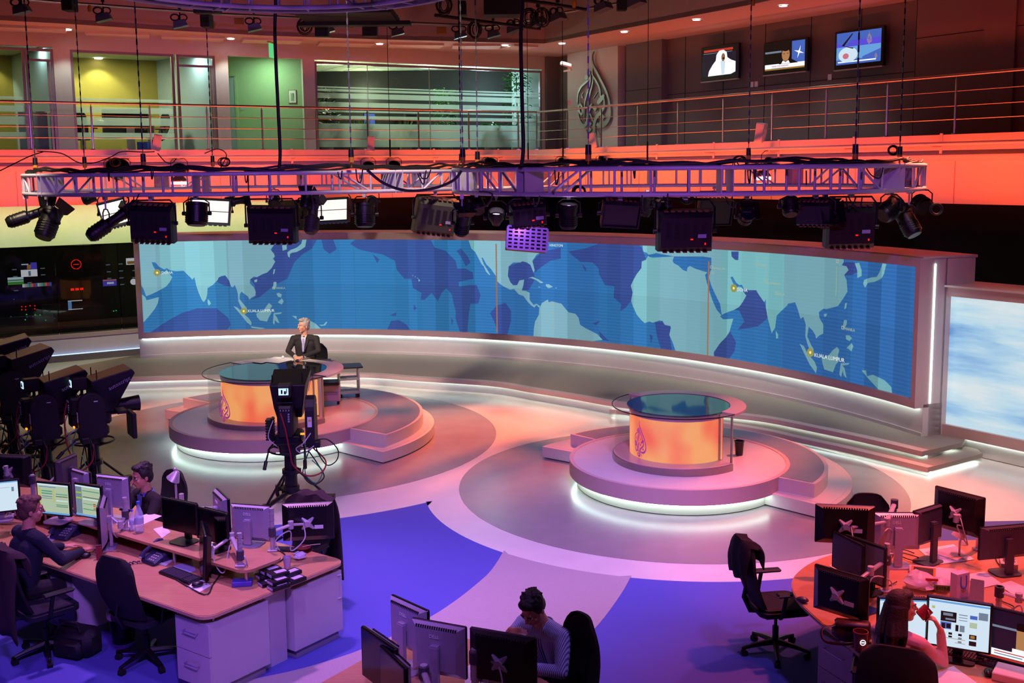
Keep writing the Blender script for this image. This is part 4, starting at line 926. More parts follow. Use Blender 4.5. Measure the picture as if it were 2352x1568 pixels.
def spot(px, py, Y, L, r, yaw, tilt, label, zh=ZTB, kind='profile', lit=None, body='black_metal', group=None, doors=True):
    "round lamp; its beam leaves along local -Y"
    Y = snapY(px, Y); C = aty(px, py, Y); L = L*Y/F; r = r*Y/F; R = Rm(yaw, tilt); nm = {'profile': 'profile_spotlight', 'fresnel': 'fresnel_spotlight', 'par': 'par_lamp'}[kind]
    t = hang(nm, label, 'studio light', C, zh, group); RX = R @ Matrix.Rotation(radians(90), 3, 'X')  # local z -> -y
    b = MB()
    if kind == 'profile': prof = [(0, -.5), (.62, -.5), (.95, -.42), (1, -.2), (1, .0), (.72, .05), (.66, .3), (.72, .34), (.72, .46), (.95, .48), (.95, .5), (.8, .5), (.74, .42), (0, .42)]
    elif kind == 'fresnel': prof = [(0, -.5), (.8, -.5), (1, -.38), (1, .3), (1.06, .32), (1.06, .42), (.92, .42), (.88, .3), (0, .3)]
    else: prof = [(0, -.5), (.45, -.5), (.6, -.3), (.98, .0), (1, .5), (.93, .5), (.9, .12), (0, .05)]
    b.lathe([(a*r, z*L) for a, z in prof], n=18, R=RX); b.build('housing', body, t)
    if kind != 'par':
        b = MB()
        for i in range(5): z = (-.36+i*.08)*L; b.lathe([(r*1.0, z-.006), (r*1.07, z-.006), (r*1.07, z+.006), (r*1.0, z+.006)], n=18, R=RX)
        b.build('cooling_fins', body, t, smooth=None)['kind'] = 'stuff'
    b = MB(); zl = (.10 if kind == 'par' else .31 if kind == 'fresnel' else .43)*L+.002; b.lathe([(0, zl), (r*.7, zl), (r*.86, zl-.004)], n=18, R=RX); b.build('lens', lit or 'dark_glass', t)
    if doors:
        fl = .5*L if kind != 'fresnel' else .42*L; e = r*1.0
        for k in range(4):
            A = Matrix.Rotation(pi/2*k, 3, 'Z') @ Matrix.Rotation(radians(-28), 3, 'X'); b = MB(); Q = [Vector((-e, 0, 0)), Vector((e, 0, 0)), Vector((e*1.25, 0, e*1.0)), Vector((-e*1.25, 0, e*1.0))]
            O_ = Matrix.Rotation(pi/2*k, 3, 'Z') @ Vector((0, e, 0)); P = [RX @ (Matrix.Rotation(pi/2*k, 3, 'Z') @ (Matrix.Rotation(radians(-25), 3, 'X') @ q)+O_+Vector((0, 0, fl))) for q in Q]
            nrm = (P[1]-P[0]).cross(P[2]-P[0]).normalized()*.004; b.add([p for p in P]+[p+nrm for p in P], [(0, 1, 2, 3), (7, 6, 5, 4), (0, 4, 5, 1), (1, 5, 6, 2), (2, 6, 7, 3), (3, 7, 4, 0)]); b.build('barn_door', body, t, smooth=None)
    zt = zh-C.z-.02; R0 = Matrix.Rotation(radians(yaw), 3, 'Z'); yk = max(min(zt-.02, r+.12), r*.6); yoke(t, R0, r*2+.03, r, yk, .010)
    b = MB(); b.cyl((0, 0, yk), (0, 0, max(zt, yk+.02)), .012, n=6); b.box((0, 0, max(zt, yk+.02)), (.045, .09, .06)); b.build('clamp', 'truss_paint', t, smooth=None)
    return t
# large softlights seen from behind
softbox(350, 513, 15.7, 100, 92, 184, -12, 'softlight with red indicator, first of the big black backs from the left', roll=-3)
softbox(625, 517, 15.2, 112, 86, 181, -10, 'softlight back with red indicator directly above the newsreader', roll=-1)
softbox(1001, 497, 14.4, 98, 86, 196, -14, 'tilted softlight back with grey side panel, left of the purple-lit grille', roll=-8, body='housing_grey')
softbox(1573, 530, 12.4, 128, 96, 180, -8, 'largest softlight back, lowest of the row above the pod desk')
softbox(1952, 520, 13.0, 112, 100, 176, -8, 'softlight back at the right of the truss beside the red-lit lamp', roll=1, body='housing_dark')
softbox(1213, 492, 13.4, 84, 56, 188, -14, 'black softlight above the purple perforated grille', roll=5)
softbox(1424, 488, 15.5, 88, 58, 2, 24, 'switched-off softlight with its dark face toward the newsroom', vent=False, roll=4)
softbox(1640, 485, 18.6, 80, 60, 8, 18, 'switched-off softlight behind the largest softlight back', vent=False)
softbox(1872, 488, 14.6, 84, 60, 150, -14, 'softlight turned sideways left of the rightmost softlight back', vent=False)
# perforated cover lit purple
YP = snapY(1211, 13.3)-.05; C = aty(1211, 548, YP); t = thing('perforated_lamp_cover', 'perforated metal lamp cover glowing purple under the truss', 'lamp cover', C)
R = Rm(8, -14, 6); b = MB(); wq = 92*YP/F; hq = 52*YP/F
mat('perf_metal', '#9a8fb8', .35, .5, noise=.05, scale=30)
for s in (-1, 1): b.box(R @ Vector((s*wq/2, .06, 0)), (.01, .14, hq), R=R)
b.box(R @ Vector((0, .06, -hq/2)), (wq, .14, .01), R=R); b.box(R @ Vector((0, .13, 0)), (wq, .008, hq), R=R)
b.build('housing', 'housing_dark', t, smooth=None)
b = MB(); nx, nz = 7, 6
for i in range(nx+1): b.box(R @ Vector((-wq/2+wq*i/nx, -.01, 0)), (wq/nx*.38, .006, hq), R=R)
for j in range(nz+1): b.box(R @ Vector((0, -.012, -hq/2+hq*j/nz)), (wq, .006, hq/nz*.5), R=R)
b.build('perforated_front', 'perf_metal', t, smooth=None)['kind'] = 'stuff'
b = MB(); b.cyl((0, .06, hq/2), (0, .06, ZTB-C.z), .012, n=6); b.build('clamp', 'black_metal', t)
lamp('SPOT', 'purple_par_light', (C.x+.02, C.y-.42, C.z+.34), (C.x, C.y, C.z-.02), 7, (.55, .2, 1), .04, 80, .7)
# lit softlights facing the newsroom
softbox(262, 492, 21.8, 62, 62, 20, -16, 'glowing white softlight on the far side of the left truss, first from the left', lit=True, vent=False, roll=-14)
softbox(484, 487, 22.0, 92, 60, 8, -14, 'glowing white softlight behind the black barn-door lamp, second from the left', lit=True, vent=False, roll=4)
softbox(765, 484, 21.8, 82, 56, -12, -14, 'glowing white softlight, third from the left, right of the newsreader', lit=True, vent=False, roll=-3)
# round lamps
spot(62, 497, 16.8, 92, 15, 115, -18, 'long profile spot at the far left end of the left truss', kind='profile')
spot(112, 512, 16.4, 78, 22, 160, -58, 'black barn-door lamp pointing down, second from the far left', kind='fresnel')
spot(245, 517, 15.9, 100, 17, 128, -32, 'long profile spot pointing down left beside the first glowing panel', kind='profile')
spot(452, 490, 15.3, 56, 24, 176, -78, 'black lamp hanging straight down before the second glowing panel', kind='fresnel', doors=False)
spot(717, 500, 15.2, 76, 17, 170, -66, 'profile spot with grey ribs pointing down right of the softlight back', kind='profile', body='housing_grey')
spot(704, 462, 15.5, 40, 14, 170, -60, 'small square-hooded lamp with a red glowing edge', kind='fresnel', lit='led_red')
spot(838, 492, 14.9, 58, 22, 184, -80, 'black lamp hanging straight down, left of the tilted grey softlight', kind='fresnel', doors=False)
spot(1062, 512, 14.0, 60, 17, 20, -62, 'dark barn-door lamp in the crowded middle of the truss', kind='fresnel')
spot(1095, 470, 13.7, 44, 17, 200, -40, 'dark lamp behind the crowded middle, with paper labels', kind='fresnel', doors=False)
spot(1140, 500, 13.1, 36, 19, 6, -64, 'lamp with a blazing violet lens left of the perforated cover', kind='par', lit='lamp_purple', doors=False)
spot(1306, 494, 13.2, 62, 20, 5, -80, 'hanging lamp with a thin violet glowing lower rim', kind='fresnel', lit='lamp_purple', doors=False)
spot(1517, 475, 14.0, 40, 14, 0, -60, 'small lamp glowing orange above the largest softlight back', kind='par', lit='lamp_orange', doors=False)
spot(1486, 472, 15.5, 50, 12, 30, -70, 'thin dark lamp left of the orange glowing one', kind='fresnel', doors=False)
spot(1714, 497, 12.8, 38, 16, 4, -28, 'black par lamp in an octagonal yoke, facing the newsroom', kind='fresnel', doors=True)
spot(1815, 474, 14.5, 44, 18, 180, -60, 'dark box lamp under the truss between par lamp and softlights', kind='fresnel', doors=False)
spot(1894, 497, 12.9, 52, 21, 10, -20, 'square-framed black lamp with a white edge strip', kind='fresnel')
spot(2045, 480, 14.2, 60, 22, 120, -30, 'dark lamp at the right end of the truss, above the red-lit barn door', kind='fresnel', doors=False)
t = spot(2086, 512, 14.4, 66, 20, 215, -56, 'lamp washed deep red, pointing down right near the truss end', kind='fresnel', doors=False)
spot(2117, 470, 15.9, 34, 20, 190, -20, 'rightmost lamp, hanging with looped cables off the truss end', kind='fresnel', doors=False)
spot(205, 455, 20.5, 30, 12, 100, -20, 'small dark lamp over the far curve of the left truss', kind='fresnel', doors=False)
spot(538, 462, 21.2, 46, 12, 100, -6, 'dark profile spot lying level right of the second glowing panel', kind='profile')
spot(855, 462, 19.5, 24, 12, 200, -10, 'small round lamp above the gap before the tilted softlight', kind='fresnel', doors=False)
spot(630, 462, 20.5, 26, 13, 190, -30, 'small black lamp above the softlight over the newsreader', kind='fresnel', doors=False)
# work lights on the far curves of the trusses that wash the orange wall
for px, py, Y, lb in ((412, 418, 21.5, 'white-hot floodlight glowing through the left truss'), (1752, 407, 18.9, 'white-hot floodlight glowing through the right truss')):
    C = aty(px, py, Y); t = thing('floodlight', lb, 'studio light', C); b = MB(); k = Y/F
    b.box((0, 0, .6*.12), (34*k, .16, .1), taper=.5); b.build('housing', 'vent_copper', t, smooth=None); b = MB(); b.box((0, -.01, -.02), (32*k, .15, .05)); b.build('lens', 'lamp_hot', t, smooth=None)
    b = MB(); b.cyl((0, 0, .1), (0, 0, 4.33-C.z), .012, n=6); b.build('clamp', 'black_metal', t)
# par lamps clamped along the balcony pipe
for px, py, sc, lb in ((270, 392, 28, 'par lamp with a coil of cable above the left truss'), (412, 392, 17, 'round par lamp on the balcony pipe above the glowing floodlight'), (846, 386, 15, 'par lamp on the balcony pipe below the white loudspeaker'), (905, 384, 15, 'par lamp next to its twin near the truss meeting point'),
                       (1125, 378, 16, 'ribbed par lamp on the balcony pipe right of the hoists'), (1294, 378, 16, 'par lamp clamped below the emblem pillar'), (1388, 372, 17, 'shiny par lamp right of the hoist before the emblem'), (1768, 378, 17, 'par lamp on the pipe right under the pink loudspeaker')):
    p = on_line(px, px < 1230); off = (BN if px < 1230 else RN)*-.36; C = aty(px, py, p.y+off.y); k = C.y/F
    t = thing('par_lamp', lb, 'studio light', C); b = MB(); R = Rm(20, -50)@Matrix.Rotation(radians(90), 3, 'X'); b.lathe([(0, -.6*sc*k), (.5*sc*k, -.6*sc*k), (.9*sc*k, -.1*sc*k), (.95*sc*k, .55*sc*k), (.85*sc*k, .55*sc*k), (.8*sc*k, .1*sc*k), (0, 0)], n=14, R=R); b.build('housing', 'black_metal', t)
    yoke(t, Matrix.Identity(3), 2*sc*k, sc*k, 4.64-C.z-.02, .008)
    b = MB(); b.box((0, 0, 4.66-C.z), (.05, .08, .08)); b.build('clamp', 'set_white', t, smooth=None)
# loudspeakers on the balcony edge
mat('speaker_shell', '#cfc6c2', .45, noise=.03, scale=40)
for px, py, h, yaw, til, lb in ((361, 328, 38, 14, 12, 'white loudspeaker on the balcony edge left of the lobby'), (852, 330, 34, 6, 2, 'white loudspeaker below the wide office window'), (1364, 322, 34, -30, -14, 'tilted white loudspeaker in front of the emblem'), (1749, 305, 44, -48, 8, 'white loudspeaker below the first two televisions')):
    p = on_line(px, px < 1230); off = (BN if px < 1230 else RN)*-.16; C = aty(px, py, p.y+off.y); k = C.y/F; t = thing('loudspeaker', lb, 'loudspeaker', C)
    R = Rm(yaw, 0, til); b = MB(); hw, hh = h*.24*k, h*.5*k
    b.prism([(-hw, -hw), (hw, -hw), (hw*.7, hw), (-hw*.7, hw)], -hh, hh, T=R.to_4x4()); b.build('cabinet', 'speaker_shell', t, smooth=None, bevel=.012)
    b = MB(); b.box(R @ Vector((0, -hw-.004, 0)), (hw*1.7, .01, hh*1.8), R=R); b.build('grille', 'set_white', t, smooth=None)
    b = MB(); b.tube([(0, 0, 0), (0, hw+.08, 0), (0, hw+.1, 4.7-C.z)], .02, 6); b.build('bracket', 'set_white', t)
# ---------------------------------------------------------------- studio cameras on pedestals
mat('cam_black', '#0b0a0e', .45, .1, noise=.15, scale=30); mat('cam_panel', '#151318', .55, .1, noise=.1, scale=40); mat('warn_white', '#cfd0d6', .6, noise=.02, scale=20); mat('warn_yellow', '#e0a021', .6, noise=.02, scale=20)
glow('viewfinder_blue', '#bfe0ff', 1.3); glow('led_green', '#35e05a', 2); glow('led_orange', '#ff7a20', 3)
def tv_camera(label, loc, rz, hood_yaw=0, s=1.0, cables=True, pole=True, box=True):
    "aims along local +Y"
    t = thing('studio_camera', label, 'camera', loc, rz, None); t.scale = (s, s, s)
    b = MB()  # prompter hood: wedge open to the front
    P = [(-.02, 1.30), (-.02, 1.60), (.50, 1.72), (.54, 1.66), (.26, 1.16), (.06, 1.16)]; vs = []
    for sx in (-1, 1):
        for y, z in P: vs.append((sx*(.16+.085*(z-1.16)/.56), y, z))
    n = len(P); fs = [(i, (i+1) % n, n+(i+1) % n, n+i) for i in range(n)]+[tuple(range(n-1, -1, -1)), tuple(range(n, 2*n))]; b.add(vs, fs); hd = b.build('prompter_hood', 'cam_black', t, smooth=None, bevel=.012)
    for sx in (1, -1):
        T = frame((sx*.238, .20 if sx > 0 else .52, 1.46 if sx > 0 else 1.62), (0, sx*.82, sx*.35), (0, -.35*1, .82))
        text('autoscript', .075, T, 'lamp_label', hd, depth=.001)
    b = MB(); b.rbox((-.02, -.13, 1.555), (.17, .20, .17), .015); vf = b.build('viewfinder', 'cam_panel', t, smooth=None)
    b = MB(); b.box((-.02, -.236, 1.56), (.12, .012, .085)); b.build('screen', 'viewfinder_blue', vf, smooth=None)
    b = MB(); b.box((-.04, -.244, 1.56), (.02, .004, .05)); b.box((.0, -.244, 1.55), (.025, .004, .04)); b.box((.02, -.244, 1.57), (.01, .004, .06)); b.build('screen_picture', 'cam_black', vf, smooth=None)['kind'] = 'stuff'
    b = MB(); b.cyl((-.02, -.1, 1.38), (-.02, -.1, 1.48), .02, n=8); b.tube([(-.10, -.1, 1.46), (-.12, -.16, 1.40), (.08, -.16, 1.40), (.06, -.1, 1.46)], .008, 5); b.build('viewfinder_mount', 'black_metal', t)
    b = MB(); b.rbox((-.01, -.02, 1.18), (.20, .52, .40), .03); b.box((-.01, .28, 1.20), (.16, .14, .2)); body = b.build('camera_body', 'cam_panel', t, smooth=None)
    b = MB(); b.cyl((-.01, .3, 1.2), (-.01, .62, 1.2), .08, .11, n=16); b.build('lens', 'cam_black', t)
    b = MB()
    for i in range(4): b.box((-.06+.035*i, -.285, 1.33), (.012, .01, .02)); b.cyl((.04, -.28, 1.28-.05*i*.6), (.04, -.295, 1.28-.05*i*.6), .012, n=8)
    b.build('controls', 'lamp_label', body, smooth=None)['kind'] = 'stuff'
    # tall rounded side plate with a warning label
    pl = [(-.20, .86)]+[(.0+.17*cos(a)-.03, 1.30+.17*sin(a)) for a in [pi-pi*i/10 for i in range(11)]]+[(.14, .86)]
    b = MB(); vs = [(x0, y-.02, z) for x0 in (.23, .35) for y, z in pl]; n = len(pl); b.add(vs, [tuple(range(n)), tuple(range(2*n-1, n-1, -1))]+[(i, n+i, n+(i+1) % n, (i+1) % n) for i in range(n)]); sp = b.build('side_housing', 'cam_panel', t, smooth=None, bevel=.008)
    b = MB(); b.box((.29, -.226, 1.16), (.055, .006, .13)); b.build('warning_label', 'warn_white', sp, smooth=None); b = MB(); b.add([(.268, -.231, 1.17), (.312, -.231, 1.17), (.29, -.231, 1.205)], [(0, 1, 2)]); b.build('warning_triangle', 'warn_yellow', sp, smooth=None)
    b = MB(); b.box((.352, .0, 1.36), (.006, .05, .012)); b.build('maker_badge', 'warn_white', sp, smooth=None)
    b = MB()
    for i in range(8): b.box((-.23, -.05, .92+.035*i), (.10, .16, .016))
    b.box((-.20, -.05, 1.04), (.03, .14, .30)); b.build('battery_plate', 'cam_black', t, smooth=None)['kind'] = 'stuff'
    b = MB(); b.box((.20, -.26, 1.02), (.05, .02, .02)); b.build('tally_light', 'led_orange', t, smooth=None)
    b = MB(); b.rbox((0, 0, .92), (.34, .38, .14), .03); b.cyl((0, 0, .70), (0, 0, .86), .13, .16, n=18); b.build('pan_head', 'cam_black', t, smooth=40)
    b = MB()
    for s_ in (-1, 1): b.tube([(s_*.15, -.05, .90), (s_*.22, -.25, .84), (s_*.24, -.42, .72)], .012, 6); b.cyl((s_*.24, -.42, .72), (s_*.25, -.5, .64), .024, n=8)
    b.build('pan_bar', 'black_metal', t)['kind'] = 'stuff'
    b = MB(); b.tube([(.27*cos(2*pi*i/32), .27*sin(2*pi*i/32), .76) for i in range(32)], .013, 7, closed=True)
    for a in (.5, 2.6, 4.7): b.cyl((.06*cos(a), .06*sin(a), .74), (.27*cos(a), .27*sin(a), .76), .010, n=5)
    b.build('steering_ring', 'cam_black', t)
    b = MB(); b.cyl((0, 0, .18), (0, 0, .70), .085, .075, n=16); b.cyl((0, 0, .44), (0, 0, .50), .11, n=16); b.cyl((0, 0, .22), (0, 0, .28), .105, n=16); b.box((.09, 0, .47), (.08, .06, .06)); b.build('column', 'cam_black', t)
    for k in range(3):
        a = radians(90+120*k+25); d = Vector((cos(a), sin(a), 0)); b = MB(); b.tube([d*.09+Vector((0, 0, .48)), d*.48+Vector((0, 0, .12))], .016, 6); b.tube([d*.08+Vector((0, 0, .20)), d*.5+Vector((0, 0, .11))], .03, 6); b.box(d*.5+Vector((0, 0, .12)), (.12, .10, .06), rz=a); lg = b.build('leg', 'cam_black', t)
        b = MB(); e = Vector((-d.y, d.x, 0))
        for s_ in (-1, 1): b.cyl(d*.5+e*.03*s_+Vector((0, 0, .05)), d*.5+e*.055*s_+Vector((0, 0, .05)), .05, n=12)
        b.build('wheel', 'rubber', lg)
    if box:
        b = MB(); b.rbox((.42, .42, 1.02), (.34, .06, .34), .01); b.box((.36, .3, 1.2), (.25, .12, .04)); b.build('talent_monitor', 'cam_panel', t, smooth=None)
    if cables:
        b = MB(); b.tube(spline([(-.06, -.29, 1.30), (.0, -.34, 1.1), (.05, -.34, .8), (.08, -.3, .62), (.25, -.28, .48), (.42, -.2, .50), (.46, -.1, .62), (.3, -.05, .78)], 8), .010, 6); b.build('red_cable', 'cable_red', t)
        b = MB(); b.tube(spline([(.36, -.1, .90), (.5, -.12, .9), (.62, -.1, .76), (.6, -.1, .62), (.48, -.1, .56), (.38, -.1, .7), (.34, -.1, .82)], 8), .008, 6); b.tube(spline([(.28, -.15, .82), (.18, -.2, .5), (.3, -.2, .34), (.44, -.15, .42), (.36, -.15, .6), (.26, -.15, .76)], 8), .008, 6); b.build('black_cable', 'cable_black', t)['kind'] = 'stuff'
        b = MB(); b.tube(spline([(.2, -.22, 1.0), (.24, -.3, .8), (.22, -.26, .5), (.34, -.2, .36), (.42, -.18, .5), (.3, -.2, .66)], 8), .006, 6); b.build('green_cable', 'cable_green', t)
        b = MB(); b.tube(spline([(.3, -.24, 1.02), (.22, -.34, .92), (.12, -.3, .84), (.2, -.3, .78), (.34, -.26, .86)], 6), .007, 6); b.tube(spline([(-.16, -.24, 1.2), (-.22, -.3, 1.0), (-.12, -.3, .88)], 6), .006, 6); b.build('white_cable', 'cable_white', t)['kind'] = 'stuff'
    b = MB(); b.rbox((.33, -.16, .86), (.16, .10, .08), .01); b.build('connector_box', 'cam_panel', t, smooth=None)
    b = MB(); b.box((.28, -.214, .87), (.012, .006, .012)); b.build('status_light', 'led_green', t, smooth=None)
    for x, h in ((-.2, .12), (.18, .14)): b = MB(); b.cyl((x, .06, 1.6), (x, .06, 1.6+h), .007, n=5); b.build('antenna', 'black_metal', t)
    return t
p = at(671, 1162, 0); cam1 = tv_camera('black studio camera on a tripod pedestal facing the newsreader, alone mid-floor', (p.x, p.y, 0), radians(4), box=False)
p = at(222, 1138, 0); tv_camera('rightmost studio camera of the left-hand cluster, beside its tall rounded side plate', (p.x, p.y, 0), radians(-58), cables=True)
p = at(114, 1142, 0); tv_camera('second studio camera from the right in the left-hand cluster', (p.x, p.y, 0), radians(-55))
p = at(38, 1085, 0); tv_camera('studio camera at the far left with a pale prompter hood and lit viewfinder', (p.x, p.y, 0), radians(-50), s=1.06)
p = at(-10, 1060, 0); tv_camera('rearmost studio camera of the left-hand cluster, hood highest', (p.x, p.y, 0), radians(-60), s=1.10)
# ---------------------------------------------------------------- newsroom furniture
mat('wood_top', '#b98a63', .38, noise=.08, scale=6, stretch=(1, 9, 1), coat=.1); mat('wood_edge', '#c99f7d', .5, noise=.05, scale=12); mat('cab_white', '#b7b2be', .5, noise=.02, scale=10)
mat('wood_dark', '#7a4d33', .5, noise=.1, scale=8); mat('mesh_black', '#0c0c12', .8, noise=.2, scale=200, bump=.3, bscale=400); mat('seat_fabric', '#141625', .9, noise=.15, scale=120)
mat('jacket_brown', '#2c1c20', .9, noise=.15, scale=80, bump=.2, bscale=120); mat('jacket_navy', '#14121e', .9, noise=.15, scale=80, bump=.2, bscale=120)
E1, E2, DO = Vector((-.823, .568, 0)), Vector((.604, .797, 0)), Vector((-2.50, 8.17, 0))
def dl(a, c, z=0): return DO+E1*a+E2*c+Vector((0, 0, z))
def rrect(x0, y0, x1, y1, r, n=5):
    o = []
    for cx, cy, a in ((x1-r, y1-r, 0), (x0+r, y1-r, 90), (x0+r, y0+r, 180), (x1-r, y0+r, 270)):
        for k in range(n+1): t = radians(a+90*k/n); o.append((cx+r*cos(t), cy+r*sin(t)))
    return o
TD = frame(DO, E1, E2)
def dT(pts): return [tuple((TD @ Vector((x, y, 0))).xy) for x, y in pts]
desk = thing('newsroom_desk', 'long wooden bench desk with raised shelf and white pedestals, at the left of the newsroom', 'desk', DO, 0)
def dput(b, name, m, parent=desk, **k):
    "mesh written in world axes but child of the desk"
    b.v = [(x-DO.x, y-DO.y, z) for x, y, z in b.v]; return b.build(name, m, parent, **k)
b = MB(); b.prism(list(reversed(dT(rrect(0, 0, 5.2, 1.56, .12)))), .715, .74); dput(b, 'desktop', 'wood_top', smooth=None)
b = MB(); b.prism(list(reversed(dT(rrect(-.006, -.006, 5.2, 1.566, .12)))), .708, .735); dput(b, 'desktop_edge', 'wood_edge', smooth=None)
b = MB(); b.prism(list(reversed(dT(rrect(.20, .58, 5.2, 1.03, .10)))), .875, .90); dput(b, 'shelf', 'wood_top', smooth=None)
b = MB(); b.prism(list(reversed(dT([(1.2, .78), (5.2, .78), (5.2, .81), (1.2, .81)]))), .74, .875); dput(b, 'divider', 'wood_dark', smooth=None)
for a, c in ((.28, .66), (.28, .95), (1.25, .66), (1.25, .95), (2.3, .66), (3.3, .66), (3.3, .95)): b = MB(); p = dl(a, c); b.cyl((p.x, p.y, .74), (p.x, p.y, .875), .018, n=10); dput(b, 'shelf_post', 'steel')
for i, (a, c) in enumerate(((.06, .12), (.07, .62), (.07, .95), (.07, 1.45), (.5, .12), (1.95, .1), (2.35, .1))): b = MB(); p = dl(a, c); b.cyl((p.x, p.y, .66), (p.x, p.y, .71), .014, n=8); dput(b, 'spacer', 'steel')
def dbox(b, a0, a1, c0, c1, z0, z1):
    return b.prism(list(reversed(dT([(a0, c0), (a1, c0), (a1, c1), (a0, c1)]))), z0, z1)
def handle(b, T, w=.12):
    b.tube([T @ Vector(p) for p in ((-w/2, 0, 0), (-w/2, -.03, 0), (w/2, -.03, 0), (w/2, 0, 0))], .005, 5)
    return b
def pedestal(label, a0, a1, c0, c1, front=True):
    p = dl(0, 0); t = thing('drawer_pedestal', label, 'cabinet', DO, 0)
    b = MB(); dbox(b, a0, a1, c0+.02, c1, .09, .66); dput(b, 'body', 'cab_white', t, smooth=None)
    b = MB(); dbox(b, a0+.03, a1-.03, c0+.06, c1-.03, 0, .09); dput(b, 'plinth', 'grey_plastic', t, smooth=None)
    if front:
        for z0, z1 in ((.095, .37), (.378, .655)):
            b = MB(); dbox(b, a0+.003, a1-.003, c0, c0+.02, z0, z1); dr = dput(b, 'drawer', 'cab_white', t, smooth=None)
            m_ = dl((a0+a1)/2, c0, (z0+z1)/2+.04); T = frame(m_, -E1, Vector((E2.x, E2.y, 0)), (0, 0, 1)); b = MB(); handle(b, T, .16); dput(b, 'handle', 'chrome', dr)
    return t
pedestal('white two-drawer pedestal at the near corner of the left desk', .02, .44, .04, .66)
pedestal('white two-drawer pedestal on the far side of the left desk end', .02, .44, .92, 1.52, front=False)
t = thing('end_panel', 'white recessed panel between the two pedestals at the end of the left desk', 'panel', DO, 0); b = MB(); dbox(b, .10, .12, .661, .919, 0, .70); dput(b, 'panel', 'cab_white', t, smooth=None)
pedestal('white two-drawer pedestal under the left desk, beside the black bag', 1.95, 2.38, .08, .66)
# white rail handle at the end of the far pedestal
p = dl(0, 1.40, .6); b = MB(); b.tube([(p.x-.02, p.y+.05, .62), (p.x+.05, p.y+.09, .62), (p.x+.05, p.y+.09, .40), (p.x-.02, p.y+.05, .40)], .013, 4); o = b.build('desk_bracket', 'cab_white', smooth=None); tag(o, 'white metal bracket at the right end of the left desk', 'bracket')
# ---------------------------------------------------------------- office chair
def office_chair(label, loc, rz, arms=True, seat='seat_fabric', backw=.46, backh=.58, group=None, recl=12, narrow=False):
    "faces local -Y; back at +Y"
    t = thing('office_chair', label, 'chair', loc, rz, group)
    b = MB(); nx, nz = 8, 9; vs = []; fs = []
    for side in (0, 1):
        for j in range(nz+1):
            v = j/nz; z = .50+backh*v; wz = backw/2*(1-(.30 if narrow else .12)*v**2)*(.86+.14*min(1, v*3)); y0 = .21+.10*v+.05*sin(v*pi)-(.0)
            for i in range(nx+1):
                u = -1+2*i/nx; y = y0-.05*u*u*(1-.3*v)+side*.025; k = 1-(max(0, v-.8)/.2)**2*(.12+.10*abs(u)**3); kz = z-(abs(u)**4)*.05*max(0, v-.5)*2
                vs.append((u*wz*k, y, kz))
    N = (nx+1)*(nz+1)
    for j in range(nz):
        for i in range(nx):
            a = j*(nx+1)+i; fs.append((a, a+1, a+nx+2, a+nx+1)); fs.append((N+a+nx+1, N+a+nx+2, N+a+1, N+a))
    for i in range(nx): a = nz*(nx+1)+i; fs.append((a, a+1, N+a+1, N+a)); fs.append((N+i, N+i+1, i+1, i))
    for j in range(nz): a = j*(nx+1); fs.append((a, a+nx+1, N+a+nx+1, N+a)); a += nx; fs.append((a+nx+1, a, N+a, N+a+nx+1))
    b.add(vs, fs); b.build('backrest', 'mesh_black', t, smooth=50)
    b = MB(); b.tube([(0, .26, .75), (0, .30, .55), (0, .24, .42), (0, .08, .40)], .022, 6, flat=.6); b.build('back_support', 'black_plastic', t)
    b = MB(); P = rrect(-.235, -.24, .235, .22, .08); b.prism(P, .43, .47); b.prism([(x*.9, y*.9) for x, y in P], .47, .49); b.build('seat', seat, t, smooth=None)
    b = MB(); b.rbox((0, 0, .40), (.26, .3, .06), .02); b.build('seat_mechanism', 'black_plastic', t, smooth=None)
    b = MB(); b.cyl((0, 0, .10), (0, 0, .26), .028, n=10); b.cyl((0, 0, .26), (0, 0, .38), .015, n=8); b.build('gas_lift', 'black_metal', t)
    sp0 = None
    for k in range(5):
        a = radians(72*k+18)
        if sp0 is None:
            b = MB(); b.tube([(0.02, 0, .115), (.16, 0, .10), (.30, 0, .075)], .022, 6, radii=[.03, .022, .014]); sp0 = b.build('base_spoke', 'black_plastic', t); sp = sp0; sp.rotation_euler = (0, 0, a)
            b = MB(); b.cyl((.30, 0, .03), (.30, 0, .08), .012, n=6); b.cyl((.285, -.022, .03), (.285, .022, .03), .03, n=12); cs0 = b.build('castor', 'rubber', sp)
        else:
            sp = inst(sp0, t, rot=(0, 0, a)); inst(cs0, sp)
    if arms:
        for s in (-1, 1):
            b = MB(); b.tube([(s*.22, .05, .42), (s*.28, .06, .46), (s*.285, .03, .64)], .02, 6, flat=.6); b.rbox((s*.285, -.02, .66), (.075, .27, .03), .012); b.build('armrest', 'black_plastic', t)
    return t
def look(dx, dy): return atan2(dx, -dy)   # rz so that local -Y points along (dx, dy)
def chair_at(label, px, py, z, dx, dy, **k):
    "place a chair by the top of its backrest"
    f = Vector((dx, dy, 0)).normalized(); p = at(px, py, z)+f*.31
    return office_chair(label, (p.x, p.y, 0), look(dx, dy), **k)
p = at(325, 1545, 0); ch1 = chair_at('black mesh office chair pulled up to the near side of the left desk', 258, 1280, 1.07, .50, .87, backw=.50)
p = at(-20, 1470, 0); ch2 = chair_at('office chair of the man at the far left, hung with a brown jacket', 8, 1262, 1.07, .70, .71)
p = at(1780, 1500, 0); ch3 = office_chair('black office chair with a dark garment over its back, by the round desk', (p.x, p.y, 0), look(.98, .15))
